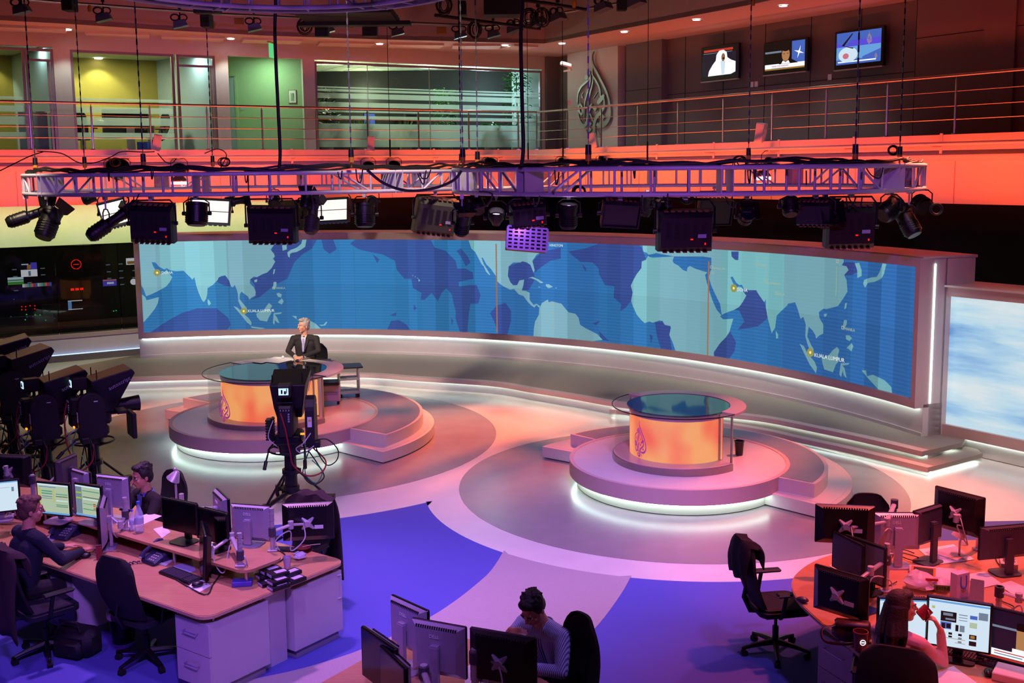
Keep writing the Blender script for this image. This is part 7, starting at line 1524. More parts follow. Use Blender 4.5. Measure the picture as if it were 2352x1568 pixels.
blob(t, [(.36, .8), (.38, .68), (.48, .62), (.7, .66), (.84, .8)], 'scr_black', -.030, w, h); blob(t, ov(.53, .46, .10, .25), 'scr_skin', -.031, w, h); blob(t, ov(.53, .24, .105, .10), 'scr_black', -.0315, w, h); blob(t, [(.42, .79), (.46, .68), (.53, .74), (.60, .68), (.64, .79)], 'scr_bright', -.0318, w, h); blob(t, ov(.49, .43, .025, .012, 8), 'scr_black', -.032, w, h); blob(t, ov(.58, .43, .025, .012, 8), 'scr_black', -.032, w, h)
for a in range(4): q_ = a*pi/2+.3; blob(t, [(.86+.02*cos(q_+1.57), .42+.04*sin(q_+1.57)), (.86+.13*cos(q_), .42+.24*sin(q_)), (.86-.02*cos(q_+1.57), .42-.04*sin(q_+1.57))], 'scr_bright', -.0305, w, h)
text('ANDERS FOGH RASMUSSEN', h*.055, frame((-w*.29, -.032, -h*.285), (1, 0, 0), (0, 0, 1)), 'scr_red', t); text('NATO SECRETARY GENERAL', h*.045, frame((-w*.29, -.032, -h*.345), (1, 0, 0), (0, 0, 1)), 'scr_grey', t)
t, w, h = wall_tv('third wall television, showing a blue studio with the gold flame emblem', 1918, 2031, 66, 156, [(0, 0, 1, 1, 'scr_sky'), (0, 0, 1, .25, 'scr_blue'), (0, .25, 1, .45, 'scr_violet'), (0, .85, 1, 1, 'scr_blue'), (.04, .9, .9, .94, 'scr_bright')])
blob(t, [(.0, .3), (.3, 0), (.55, 0), (.2, .45)], 'scr_blue', -.031, w, h); blob(t, ov(.27, .7, .22, .24), 'scr_white', -.0315, w, h); blob(t, ov(.22, .74, .07, .09), 'scr_pink', -.032, w, h); blob(t, [(.6, .8), (1, .6), (1, .85), (.6, .85)], 'scr_blue', -.0312, w, h); blob(t, [(.12, .4), (.35, .05), (.38, .05), (.18, .42), (.4, .5), (.38, .53)], 'scr_navy', -.0322, w, h)
e = emblem('emblem_picture', lambda u, v, d: Vector((u-.0+w*.22, -.033-d, v+h*.08)), h*.32, .001, 'scr_gold', t); e = emblem('emblem_picture', lambda u, v, d: Vector((u+w*.36, -.033-d, v-h*.30)), h*.16, .001, 'scr_gold', t)
# wall plates and camera near the emblem pillar
for px, py, lb in ((1727, 194, 'left one of a pair of white wall plates below the televisions'), (1737, 193, 'right one of a pair of white wall plates below the televisions'), (1906, 177, 'single white wall plate below and between the last two televisions')):
    r = ray(px, py); P = BC+RN*1.73; k = P.dot(RN)/(r.x*RN.x+r.y*RN.y); tag(MB().box((0, 0, 0), (.10, .012, .12)).build('wall_plate', 'paper', loc=(r.x*k, r.y*k, H+r.z*k), smooth=None), lb, 'wall plate')
    bpy.context.view_layer.objects.active = None; COL.objects[-1].rotation_euler = (0, 0, atan2(RT.y, RT.x))
c_ = aty(1300, 148, 28.3); t = thing('security_camera', 'small white security camera on a bracket left of the emblem pillar', 'camera', c_, .5); MB().rbox((0, 0, 0), (.32, .1, .1), .02, R=Matrix.Rotation(.2, 3, 'Y')).build('housing', 'paper', t, smooth=None); MB().tube([(.05, 0, -.03), (.22, .1, -.12), (.25, .5, -.12)], .025, 6).build('bracket', 'paper', t)
tag(MB().box((0, 0, 0), (.10, .012, .14)).build('light_switch', 'paper', loc=tuple(aty(1308, 236, 28.9)), smooth=None), 'white switch plate beside the emblem pillar', 'switch')
# ---------------------------------------------------------------- control room behind the window on the left
def crp(s, o): return lp(s, OF+o)
uw = lambda name, s0, o0, s1, o1, z0, z1, m: (lambda a, c: struct(MB().box(((a.x+c.x)/2, (a.y+c.y)/2, (z0+z1)/2), ((c-a).length, .08, z1-z0), rz=atan2((c-a).y, (c-a).x)).build(name, m, smooth=None)))(crp(s0, o0), crp(s1, o1))
mat('dark_brown', '#241a12', .8, noise=.1, scale=10); mat('curtain_dark', '#1b1c12', .9, noise=.2, scale=6)
uw('wall_control_back', -1.5, 3.2, 5, 3.2, 0, 3.2, 'dark_brown'); uw('wall_control_side', 4.4, .2, 4.4, 3.2, 0, 3.2, 'curtain_dark'); uw('wall_control_side', -1.3, .2, -1.3, 3.2, 0, 3.2, 'curtain_dark')
P = [crp(-1.5, .1), crp(5, .1), crp(5, 3.3), crp(-1.5, 3.3)]; struct(MB().prism([(p.x, p.y) for p in P], 3.1, 3.2).build('ceiling_control', 'dark_brown', smooth=None)); struct(MB().prism([(p.x, p.y) for p in P], .0, .3).build('floor_control', 'dark_brown', smooth=None))
w = bpy.data.objects.new('window_4', None); COL.objects.link(w); m_ = crp((WS0+WS1)/2, .05); w.location = (m_.x, m_.y, 0); w.rotation_euler = (0, 0, AN); w['kind'] = 'structure'
for k in range(3):
    L = (WS1-WS0)/3; MB().box((-(WS1-WS0)/2+L*(k+.5), 0, 1.64), (L-.02, .012, 2.04)).build('pane', 'control_glass', w, smooth=None)
def crd(label, px, py, o, wpx, hpx, items, cat='screen', name='control_room_screen', rz=0):
    P = crp(0, o); r = ray(px, py); k = P.dot(BN)/(r.x*BN.x+r.y*BN.y); p = Vector((r.x*k, r.y*k, H+r.z*k)); s = k/F; t = thing(name, label, cat, p, AN+rz)
    MB().rbox((0, .03, 0), (wpx*s*1.22, .06, hpx*s*1.12), .006).build('case', 'mon_black', t, smooth=None); screen_part(t, wpx*s*1.15, hpx*s, -.004, items); return t, s
BARS = [(0, 0, 1, 1, 'scr_white'), (.14, 0, .28, 1, 'scr_yellow'), (.28, 0, .42, 1, 'scr_sky'), (.42, 0, .56, 1, 'scr_green'), (.56, 0, .70, 1, 'scr_pink'), (.70, 0, .84, 1, 'scr_red'), (.84, 0, 1, 1, 'scr_blue')]
crd('small control room screen showing a man by a blue flag', 67, 611, 2.6, 28, 16, [(0, 0, 1, 1, 'scr_navy'), (.6, 0, 1, 1, 'scr_violet'), (.35, .3, .6, .9, 'scr_skin'), (0, .15, .45, .3, 'scr_white')]); crd('small control room screen with a white picture below the blue flag one', 67, 627, 2.6, 30, 16, [(0, 0, 1, 1, 'scr_bright'), (.45, .2, .6, .9, 'scr_grey')])
crd('small control room screen showing a green pitch', 36, 645, 2.6, 29, 17, [(0, 0, 1, .6, 'scr_white'), (0, .6, 1, 1, 'scr_green'), (0, .3, 1, .5, 'scr_teal')]); crd('colour-bar screen, left one of two in the control room', 69, 655, 2.6, 28, 8, BARS); crd('colour-bar screen, right one of two in the control room', 101, 653, 2.6, 28, 8, BARS)
crd('control room screen with a violet street scene at the right', 252, 649, 2.6, 26, 15, [(0, 0, 1, 1, 'scr_violet'), (0, 0, 1, .2, 'scr_pink'), (.3, .4, .8, .7, 'scr_white')]); crd('white and brown screen at the right edge of the control room', 301, 600, 2.6, 19, 15, [(0, 0, 1, 1, 'scr_bright'), (.1, .45, .9, .9, 'scr_tan')])
crd('blue computer screen on the control room desk', 173, 700, 1.2, 27, 21, [(0, 0, 1, 1, 'scr_black'), (0, 0, 1, .08, 'scr_bright'), (0, .1, .25, .95, 'scr_sky'), (0, .93, 1, 1, 'scr_bright')]); crd('dim blue display on the control room desk', 118, 710, 1.2, 32, 20, [(0, 0, 1, 1, 'scr_dark')]); crd('large dim wall screen of the control room', 88, 674, 2.7, 50, 26, [(0, 0, 1, 1, 'scr_dark')])
def crt(label, px, py, o, b, m, cat, name):
    P = crp(0, o); r = ray(px, py); k = P.dot(BN)/(r.x*BN.x+r.y*BN.y); q = b.build(name, m, loc=(r.x*k, r.y*k, H+r.z*k), smooth=None); q.rotation_euler = (0, 0, AN); tag(q, label, cat); return q, k/F
b = MB(); sc_r = .0106*10.5
for i in range(60):
    if i % 15 == 14: continue
    a = 2*pi*i/60; b.box((.115*cos(a), 0, .115*sin(a)), (.013, .01, .013))
b.box((0, 0, 0), (.13, .01, .014)); crt('round red studio clock glowing in the control room', 175, 607, 2.3, b, 'led_red', 'clock', 'round_clock')
b = MB()
for k in range(3):
    for j in range(2): b.box((-.12+.11*k+.042*j, 0, 0), (.032, .01, .055))
crt('red digital time counter in the control room', 176, 664, 2.3, b, 'led_red', 'clock', 'digital_counter')
b = MB(); random.seed(9)
lbs = []
for (x, y) in ((33, 619), (35, 635), (68, 649), (37, 667), (98, 616), (99, 631), (248, 608), (250, 624), (251, 639), (277, 606), (278, 622), (279, 638), (281, 653), (309, 621), (309, 637)):
    P = crp(0, 2.6); r = ray(x, y); k = P.dot(BN)/(r.x*BN.x+r.y*BN.y); q = Vector((r.x*k, r.y*k, H+r.z*k)); b.box(q, (.10, .01, .022), rz=AN)
o = b.build('tally_labels', 'scr_grey', smooth=None); tag(o, 'rows of tiny lit source labels between the control room screens', 'labels', kind='stuff')
for cc, pts in (('led_green', ((81, 723), (92, 723), (105, 735), (58, 734), (61, 722), (261, 714), (267, 713))), ('led_red', ((50, 704), (59, 704), (69, 702), (80, 702), (59, 711), (50, 711), (80, 709))), ('scr_blue', ((62, 728), (75, 727), (126, 731), (25, 727), (32, 687)))):
    b = MB()
    for x, y in pts: P = crp(0, 1.1); r = ray(x, y); k = P.dot(BN)/(r.x*BN.x+r.y*BN.y); b.box((r.x*k, r.y*k, H+r.z*k), (.025, .02, .018), rz=AN)
    o = b.build('console_lights', cc, smooth=None); tag(o, {'led_green': 'green pinpoint lights on the control room console', 'led_red': 'red pinpoint lights on the control room console', 'scr_blue': 'blue light strips on the control room console'}[cc], 'indicator lights', kind='stuff')
p = crp(1.4, .9); t = thing('control_console', 'long brown control room console behind the glass', 'desk', (p.x, p.y, .3), AN); MB().box((0, 0, .42), (4.6, .9, .05)).build('top', 'wood_dark', t, smooth=None); MB().box((0, .2, .2), (4.5, .3, .4)).build('base', 'dark_brown', t, smooth=None); MB().box((-.9, .3, .55), (1.3, .2, .22)).build('panel', 'mon_dark', t, smooth=None)
b = MB(); b.cyl((0, 0, 0), (0, .02, 0), .08, n=20); crt('white wall clock at the right end of the control room', 307, 647, 2.5, b, 'scr_bright', 'clock', 'wall_clock')
p = crp(2, 1.8); lamp('POINT', 'control_room_light', (p.x, p.y, 2.8), None, 5, (1, .75, .45), .2)
# ---------------------------------------------------------------- overhead grid at the top of the picture
def gpt(px, py, z=7.62): return at(px, py, z)
def gpipe(label, pts, r=.028, m='black_metal', z=7.62):
    P = [gpt(x, y, z) for x, y in pts]; o = MB().tube(P, r, 8).build('grid_pipe', m, smooth=60); tag(o, label, 'pipe'); return o
gpipe('long lighting pipe running below the ceiling above the glass offices', [(-60, -12), (110, 3), (300, 17), (520, 33), (820, 47), (1050, 57), (1120, 60)], .03, 'steel')
gpipe('lighting pipe rising to the right at the ceiling corner', [(1110, 62), (1200, 50), (1300, 28), (1420, 8), (1500, -6)], .03, 'steel'); gpipe('black pipe crossing the top toward the corner', [(1000, 35), (1160, 56), (1240, 66)], .035, z=7.4); gpipe('black pipe ending in mid-air at the top of the picture', [(1180, -2), (1260, 8), (1345, 22)], .035, z=7.5)
gpipe('black pipe along the top left of the dark grid', [(560, 22), (760, 36), (870, 40)], .03, z=7.3)
def gbox(label, px, py, wpx, hpx, z, d=.3, m='black_paint', name='equipment_box', cat='equipment'):
    c = at(px, py, z); s = c.y/F; o = MB().rbox((0, 0, 0), (wpx*s, d, hpx*s), .01).build(name, m, loc=tuple(c), smooth=None); tag(o, label, cat); return o
gbox('large black scoreboard-like box hanging at the top centre', 1155, 14, 84, 44, 7.3, .5); gbox('small black dimmer box with hanging leads at the top', 850, 70, 33, 26, 7.2, .2); gbox('black dimmer box at the top right with dangling plugs', 1428, 12, 22, 24, 7.4, .2)
gbox('black wide frame behind the truss at the top centre', 800, 36, 210, 16, 7.35, 1.8); gbox('long black beam below the dark frame, at the top', 815, 55, 250, 9, 7.25, .3); gbox('short black bar under the small high truss', 477, 25, 58, 12, 7.0, .2); gbox('black speaker cabinet at the top left', 160, 10, 24, 30, 7.4, .3); gbox('black speaker hanging below the short bar at the top', 475, 48, 20, 30, 7.0, .3); gbox('tall black speaker at the top right of centre', 1062, 20, 18, 30, 7.2, .3); gbox('dark box above the pipe right of the small truss', 740, 70, 30, 28, 7.2, .2)
for px, py, lb in ((549, 49, 'yellow notice plate on the pipe above the lobby'), (1014, 70, 'yellow notice plate above the wide office window')): gbox(lb, px, py, 22, 15, 7.55, .02, 'hook_yellow', 'notice_plate', 'sign')
for px, py, lb in ((206, 20, 'red and yellow socket at the top left'), (490, 57, 'yellow cable socket under the short bar'), (807, 58, 'yellow cable socket under the long beam'), (1029, 24, 'hanging lamp socket at the top centre'), (1319, 10, 'yellow socket on the right-hand pipe'), (1730, 6, 'yellow socket on a chain above the televisions')):
    c = at(px, py, 7.3); s = c.y/F; o = MB().lathe([(0, -8*s), (4*s, -7*s), (5*s, 2*s), (3*s, 8*s), (0, 8*s)], n=10).build('cable_socket', 'hook_yellow', loc=tuple(c)); tag(o, lb, 'socket')
fl0 = None
for i, (px, py, yw) in enumerate(((50, 22, .1), (238, 40, .15), (414, 55, .2), (584, 63, .2), (752, 68, .2), (912, 74, .2), (1056, 80, .15), (1133, 78, .0), (1182, 66, -.6), (1236, 50, -.7), (1281, 40, -.7), (1385, 16, -.7), (1462, 4, -.7))):
    c = at(px, py, 7.4); s = .0095
    if fl0 is None:
        t = fl0 = thing('floodlight', 'x', 'studio light', c, yw); s = c.y/F; b = MB(); b.prism([(-18*s, -8*s), (18*s, -8*s), (14*s, 8*s), (-14*s, 8*s)], -.12, .12, T=Matrix.Rotation(radians(90), 4, 'X') @ Matrix.Rotation(.25, 4, 'Z')); b.build('housing', 'mon_dark', t, smooth=None)
        b = MB()
        for k in range(3): b.tube([(-.10+.16*(k == 1)+.085*cos(a), -.02*k, .13+.065*sin(a)) for a in [2*pi*j/14 for j in range(14)]], .014, 5, closed=True)
        b.build('cable_coil', 'cable_black', t)['kind'] = 'stuff'
        b = MB(); b.cyl((0, 0, .05), (0, 0, .36), .014, n=6); b.box((0, 0, .34), (.06, .06, .08)); b.build('hanger', 'black_metal', t, smooth=None)
    else: t = dup(fl0, c, yw)
    t['group'] = 'small floodlights hanging from the high pipes'
    t['label'] = ['leftmost small floodlight on the high pipe', 'small floodlight above the second office door frame', 'small floodlight above the second glass office', 'small floodlight right of the yellow notice above the lobby', 'small floodlight before the dark frame at the top', 'small floodlight right of the dimmer box with leads', 'small floodlight right of the centre yellow notice', 'small floodlight right of a coil of cable near the corner', 'small tilted floodlight left of the thick black cable drop', 'tilted floodlight right of the thick black cable drop', 'tilted floodlight above the security camera', 'tilted floodlight above the emblem pillar', 'rightmost tilted floodlight on the high pipe'][i]
b = MB(); random.seed(17)
for px, py in ((1090, 68), (1215, 40), (1245, 40), (700, 60), (1020, 12)):
    c = at(px, py, 7.35)
    for k in range(5): r_ = random.uniform(.10, .2); ph = random.uniform(0, 3); b.tube([c+Vector((r_*cos(a)*cos(ph), r_*sin(ph)*cos(a)*.3, r_*sin(a))) for a in [2*pi*j/14 for j in range(14)]], .012, 4, closed=True)
o = b.build('cable_coils', 'cable_black', smooth=60); tag(o, 'coils of black cable tied along the high pipes', 'cables', kind='stuff')
# loose cables looping around the front of the trusses and the balcony edge
b = MB(); random.seed(23)
def swag(pts, Y, r=.012): b.tube(spline([aty(x, y, Y) for x, y in pts], 6), r, 5)
swag([(0, 392), (40, 372), (70, 358), (100, 348)], 21.6); swag([(85, 347), (140, 352), (180, 373), (215, 374), (255, 360), (280, 348), (330, 349), (355, 348)], 22.2); swag([(362, 352), (380, 372), (395, 374), (405, 364)], 23); swag([(470, 352), (500, 342), (520, 356), (505, 388)], 24.0)
swag([(843, 390), (880, 420), (930, 437), (990, 434), (1040, 415), (1060, 392)], 14.2, .02); swag([(1100, 440), (1130, 445), (1120, 470), (1090, 480)], 13.6); swag([(570, 396), (572, 450), (585, 500)], 15.5, .01)
for k in range(26):
    x = random.uniform(90, 2100); Y = 14.6 if x < 1050 else 12.75; y0 = random.uniform(385, 392) if k % 2 else random.uniform(444, 452); dx = random.uniform(-40, 40); swag([(x, y0), (x+dx*.3, y0+random.uniform(15, 35)), (x+dx*.8, y0+random.uniform(10, 40)), (x+dx, y0+random.uniform(-2, 8))], Y+random.uniform(-.3, .6), .009)
for cx, cy in ((265, 372), (515, 372), (1700, 372), (2050, 345), (2150, 480), (1580, 455), (1330, 440)):
    Y = 23 if cy < 400 and cx < 1200 else (18 if cy < 400 else 13.5)
    for k in range(3): r_ = random.uniform(9, 16); o_ = random.uniform(-4, 4); b.tube([aty(cx+o_+r_*cos(a), cy+r_*.9*sin(a), Y) for a in [2*pi*j/14 for j in range(14)]], .010, 4, closed=True)
o = b.build('loose_cables', 'cable_black', smooth=60); tag(o, 'loops of loose black cable around the trusses and balcony edge', 'cables', kind='stuff')
# ---------------------------------------------------------------- people
mat('skin', '#c98f72', .5, noise=.05, scale=30); mat('skin_dark', '#a86a50', .5, noise=.05, scale=30); mat('suit_dark', '#1b1718', .85, noise=.15, scale=90); mat('shirt_white', '#d8d4d6', .7, noise=.03, scale=40); mat('tie_lilac', '#8d86b4', .5, noise=.2, scale=60)
mat('sweater_navy', '#101a2c', .9, noise=.15, scale=80); mat('trousers_dark', '#0e0d14', .9, noise=.1, scale=60); mat('top_pink', '#cf9a9e', .8, noise=.06, scale=30); mat('hair_grey', '#8f8882', .7, noise=.25, scale=60, bump=.5, bscale=90); mat('hair_dark', '#0f0a0a', .6, noise=.3, scale=60, bump=.5, bscale=90)
mat('hair_brown', '#2e1a12', .65, noise=.3, scale=60, bump=.5, bscale=90); mat('hair_sandy', '#5a3f30', .7, noise=.25, scale=60, bump=.5, bscale=90); mat('shoe_black', '#0a090a', .4, noise=.1, scale=40); mat('eye_white', '#d8d0c8', .3, noise=.01, scale=10); mat('eye_dark', '#1c120e', .3, noise=.01, scale=10); mat('lips', '#9a5548', .5, noise=.03, scale=20)
def stripe_mat():
    m = bpy.data.materials.new('striped_shirt'); m.use_nodes = True; nt = m.node_tree; b = nt.nodes['Principled BSDF']; b.inputs['Roughness'].default_value = .8
    tc = nt.nodes.new('ShaderNodeTexCoord'); wv = nt.nodes.new('ShaderNodeTexWave'); wv.inputs['Scale'].default_value = 24; wv.inputs['Distortion'].default_value = .6; r = nt.nodes.new('ShaderNodeValToRGB'); e = r.color_ramp.elements
    e[0].position = .45; e[0].color = (*srgb('#c2cbe2'), 1); e[1].position = .7; e[1].color = (*srgb('#5f6aa4'), 1); nt.links.new(tc.outputs['Object'], wv.inputs[0]); nt.links.new(wv.outputs[0], r.inputs[0]); nt.links.new(r.outputs[0], b.inputs['Base Color']); MATS['striped_shirt'] = m
stripe_mat()
import numpy as np
class Body:
    def __init__(s): s.P = []
    def cap(s, a, b, ra, rb, tag): s.P.append(('c', Vector(a), Vector(b), ra, rb, tag)); return s
    def ell(s, c, r, tag, R=None): s.P.append(('e', Vector(c), Vector(r), R or Matrix.Identity(3), 0, tag)); return s
    def chain(s, pts, rs, tag):
        for i in range(len(pts)-1): s.cap(pts[i], pts[i+1], rs[i], rs[i+1], tag)
    def mesh(s, name, mats, voxel, smooth=4):
        b = MB()
        for p in s.P:
            if p[0] == 'c':
                a, c, ra, rb = p[1:5]; d = (c-a); L = d.length; d = d.normalized() if L > 1e-6 else Vector((0, 0, 1)); pts = []; rr = []
                for k in range(5): t = pi/2*k/4; pts.append(a-d*ra*cos(t)); rr.append(max(ra*sin(t), ra*.04))
                for k in range(5): t = pi/2*k/4; pts.append(c+d*rb*sin(t)); rr.append(max(rb*cos(t), rb*.04))
                b.tube(pts, .01, 12, radii=rr)
            else: b.sphere(p[1], 1, 16, 10, sc=tuple(p[2]), R=p[3])
        me = b.mesh('tmp', [MATS['skin']], None); o = bpy.data.objects.new('tmp', me); COL.objects.link(o)
        m = o.modifiers.new('r', 'REMESH'); m.mode = 'VOXEL'; m.voxel_size = voxel
        if smooth: q = o.modifiers.new('s', 'SMOOTH'); q.iterations = smooth; q.factor = .5
        dg = bpy.context.evaluated_depsgraph_get(); dg.update(); out = bpy.data.meshes.new_from_object(o.evaluated_get(dg)); bpy.data.objects.remove(o); bpy.data.meshes.remove(me)
        out.name = name; out.materials.clear(); tags = []
        for t in mats: out.materials.append(MATS[t])
        n = len(out.vertices); co = np.empty(n*3); out.vertices.foreach_get('co', co); co = co.reshape(-1, 3); D = []
        for p in s.P:
            if p[0] == 'c':
                a, c, ra, rb = np.array(p[1]), np.array(p[2]), p[3], p[4]; d = c-a; L2 = max(d@d, 1e-9); t = np.clip(((co-a)@d)/L2, 0, 1); D.append(np.linalg.norm(co-a-t[:, None]*d, axis=1)-(ra+(rb-ra)*t))
            else:
                R = np.array(p[3]); q_ = (co-np.array(p[1]))@R; r = np.array(p[2]); D.append((np.linalg.norm(q_/r, axis=1)-1)*r.min())
        idx = np.argmin(np.array(D), axis=0); tg = np.array([mats.index(p[5]) for p in s.P])[idx]
        nl = len(out.loops); lv = np.empty(nl, dtype=np.int32); out.loops.foreach_get('vertex_index', lv); ls = np.empty(len(out.polygons), dtype=np.int32); out.polygons.foreach_get('loop_start', ls)
        out.polygons.foreach_set('material_index', tg[lv[ls]].astype(np.int32)); out.polygons.foreach_set('use_smooth', [True]*len(out.polygons)); out.update(); return out
def hand(B, w, d, n, curl, side, tag='skin', s=1.0, spread=.12):
    "w wrist, d direction of the fingers, n out of the back of the hand, side=+1 thumb toward d x n"
    w, d, n = Vector(w), Vector(d).normalized(), Vector(n); n = (n-d*n.dot(d)).normalized(); t = d.cross(n)*side
    for k, x in enumerate((-.027, -.009, .009, .027)): B.cap(w+d*.01*s, w+d*.085*s+t*x*s, .017*s, .012*s, tag)
    B.cap(w+t*.012*s, w+t*.03*s+d*.055*s, .016*s, .012*s, tag)
    for x, L in ((-.030, .058), (-.011, .072), (.010, .078), (.031, .068)):
        p = w+d*.088*s+t*x*s; dd = (d+t*x*spread*10).normalized(); a = curl
        for j, f in enumerate((.45, .32, .25)):
            a += curl*(.0 if j == 0 else .8); v = (dd*cos(a)-n*sin(a)); q_ = p+v*L*f*s*1.15; B.cap(p, q_, (.0095-.001*j)*s, (.0088-.001*j)*s, tag); p = q_
    p = w+t*.032*s+d*.03*s; v = (t*.75+d*.6-n*.25*curl).normalized(); q_ = p+v*.038*s; B.cap(p, q_, .012*s, .010*s, tag); v2 = (d*.85+t*.2-n*(.4*curl)).normalized(); B.cap(q_, q_+v2*.03*s, .010*s, .008*s, tag)
def head(B, c, R, skin='skin', s=1.0, fem=False):
    c = Vector(c)
    def X(x, y, z): return c+R @ Vector((x*s, y*s, z*s))
    B.ell(X(0, .018, .045), (.076*s, .096*s, .088*s), skin, R); B.ell(X(0, -.018, -.035), (.060*s, .072*s, .070*s), skin, R); B.ell(X(0, -.048, -.078), (.034*s, .034*s, .028*s), skin, R)
    B.cap(X(0, -.086, .022), X(0, -.108, -.016), .008*s, .013*s, skin); B.cap(X(-.035, -.076, .034), X(.035, -.076, .034), .011*s, .011*s, skin); B.cap(X(-.018, -.088, -.050), X(.018, -.088, -.050), .008*s, .008*s, 'lips')
    for k in (-1, 1): B.ell(X(k*.043, -.058, -.018), (.020*s, .022*s, .024*s), skin, R); B.ell(X(k*.078, .012, -.004), (.010*s, .020*s, .032*s), skin, R)
def face_parts(t, c, R, s=1.0, brow='hair_dark', glasses=False, closed=False):
    c = Vector(c)
    def X(x, y, z): return c+R @ Vector((x*s, y*s, z*s))
    for k in (-1, 1):
        if not closed:
            b = MB(); b.sphere(X(k*.031, -.074, .012), .0125*s, 10, 8, sc=(1.1, .8, .75), R=R); e = b.build('eye', 'eye_white', t); b = MB(); b.sphere(X(k*.031, -.083, .012), .006*s, 8, 6); b.build('iris', 'eye_dark', e)
        b = MB(); b.tube([X(k*.015, -.089, .030), X(k*.032, -.090, .036), X(k*.048, -.080, .030)], .004*s, 5); b.build('eyebrow', brow, t)
    if glasses:
        b = MB()
        for k in (-1, 1):
            b.tube([X(k*.033+.023*cos(a), -.098, .010+.015*sin(a)) for a in [2*pi*i/14 for i in range(14)]], .0018*s, 4, closed=True); b.tube([X(k*.056, -.096, .014), X(k*.080, -.02, .012), X(k*.080, .02, .006)], .002*s, 4)
        b.tube([X(-.010, -.10, .012), X(.010, -.10, .012)], .0018*s, 4); b.build('glasses', 'eye_dark', t)
def hair(t, c, R, m, style, s=1.0, seed=1):
    c = Vector(c); H_ = Body(); random.seed(seed)
    def X(x, y, z): return c+R @ Vector((x*s, y*s, z*s))
    H_.ell(X(0, .028, .062), (.082*s, .098*s, .088*s), m, R); H_.ell(X(0, .055, .0), (.074*s, .068*s, .085*s), m, R)
    for k in (-1, 1): H_.ell(X(k*.066, .018, .040), (.022*s, .055*s, .052*s), m, R)
    if style != 'long': H_.ell(X(.0, -.040, .112), (.060*s, .045*s, .030*s), m, R)
    for i in range(46 if style != 'long' else 0):
        a = random.uniform(-pi, pi); e = random.uniform(.2, 1.15); p = Vector((.080*cos(a)*cos(e), .095*sin(a)*cos(e)+.03, .085*sin(e)+.065))
        if p.y < -.03 and p.z < .10: continue
        dd = Vector((p.x, p.y-.03, p.z-.04)).normalized(); tg = Vector((random.uniform(-1, 1), random.uniform(-.2, 1), random.uniform(-.6, .3))); q_ = p+dd*.006+tg*.012; H_.cap(X(*p), X(*q_), .012*s, .005*s, m)
    if style == 'long':
        for i in range(44):
            a = random.uniform(-.35, pi+.35); r0 = Vector((.078*cos(a), .03+.085*sin(a), .03)); L = random.uniform(.16, .30); P = [X(*r0), X(r0.x*1.15, r0.y*1.15+.01, -.06), X(r0.x*1.5+random.uniform(-.03, .03), r0.y*1.25+.03, -.16), X(r0.x*1.45+random.uniform(-.04, .04), r0.y*1.2+.05, -.03-L)]
            H_.chain(P, [.022*s, .024*s, .022*s, .009*s], m)
        H_.ell(X(0, -.035, .105), (.062*s, .05*s, .035*s), m, R)
    me = H_.mesh('hair', [m], .0065*s, 1); o = bpy.data.objects.new('hair', me); COL.objects.link(o); o.parent = t; return o
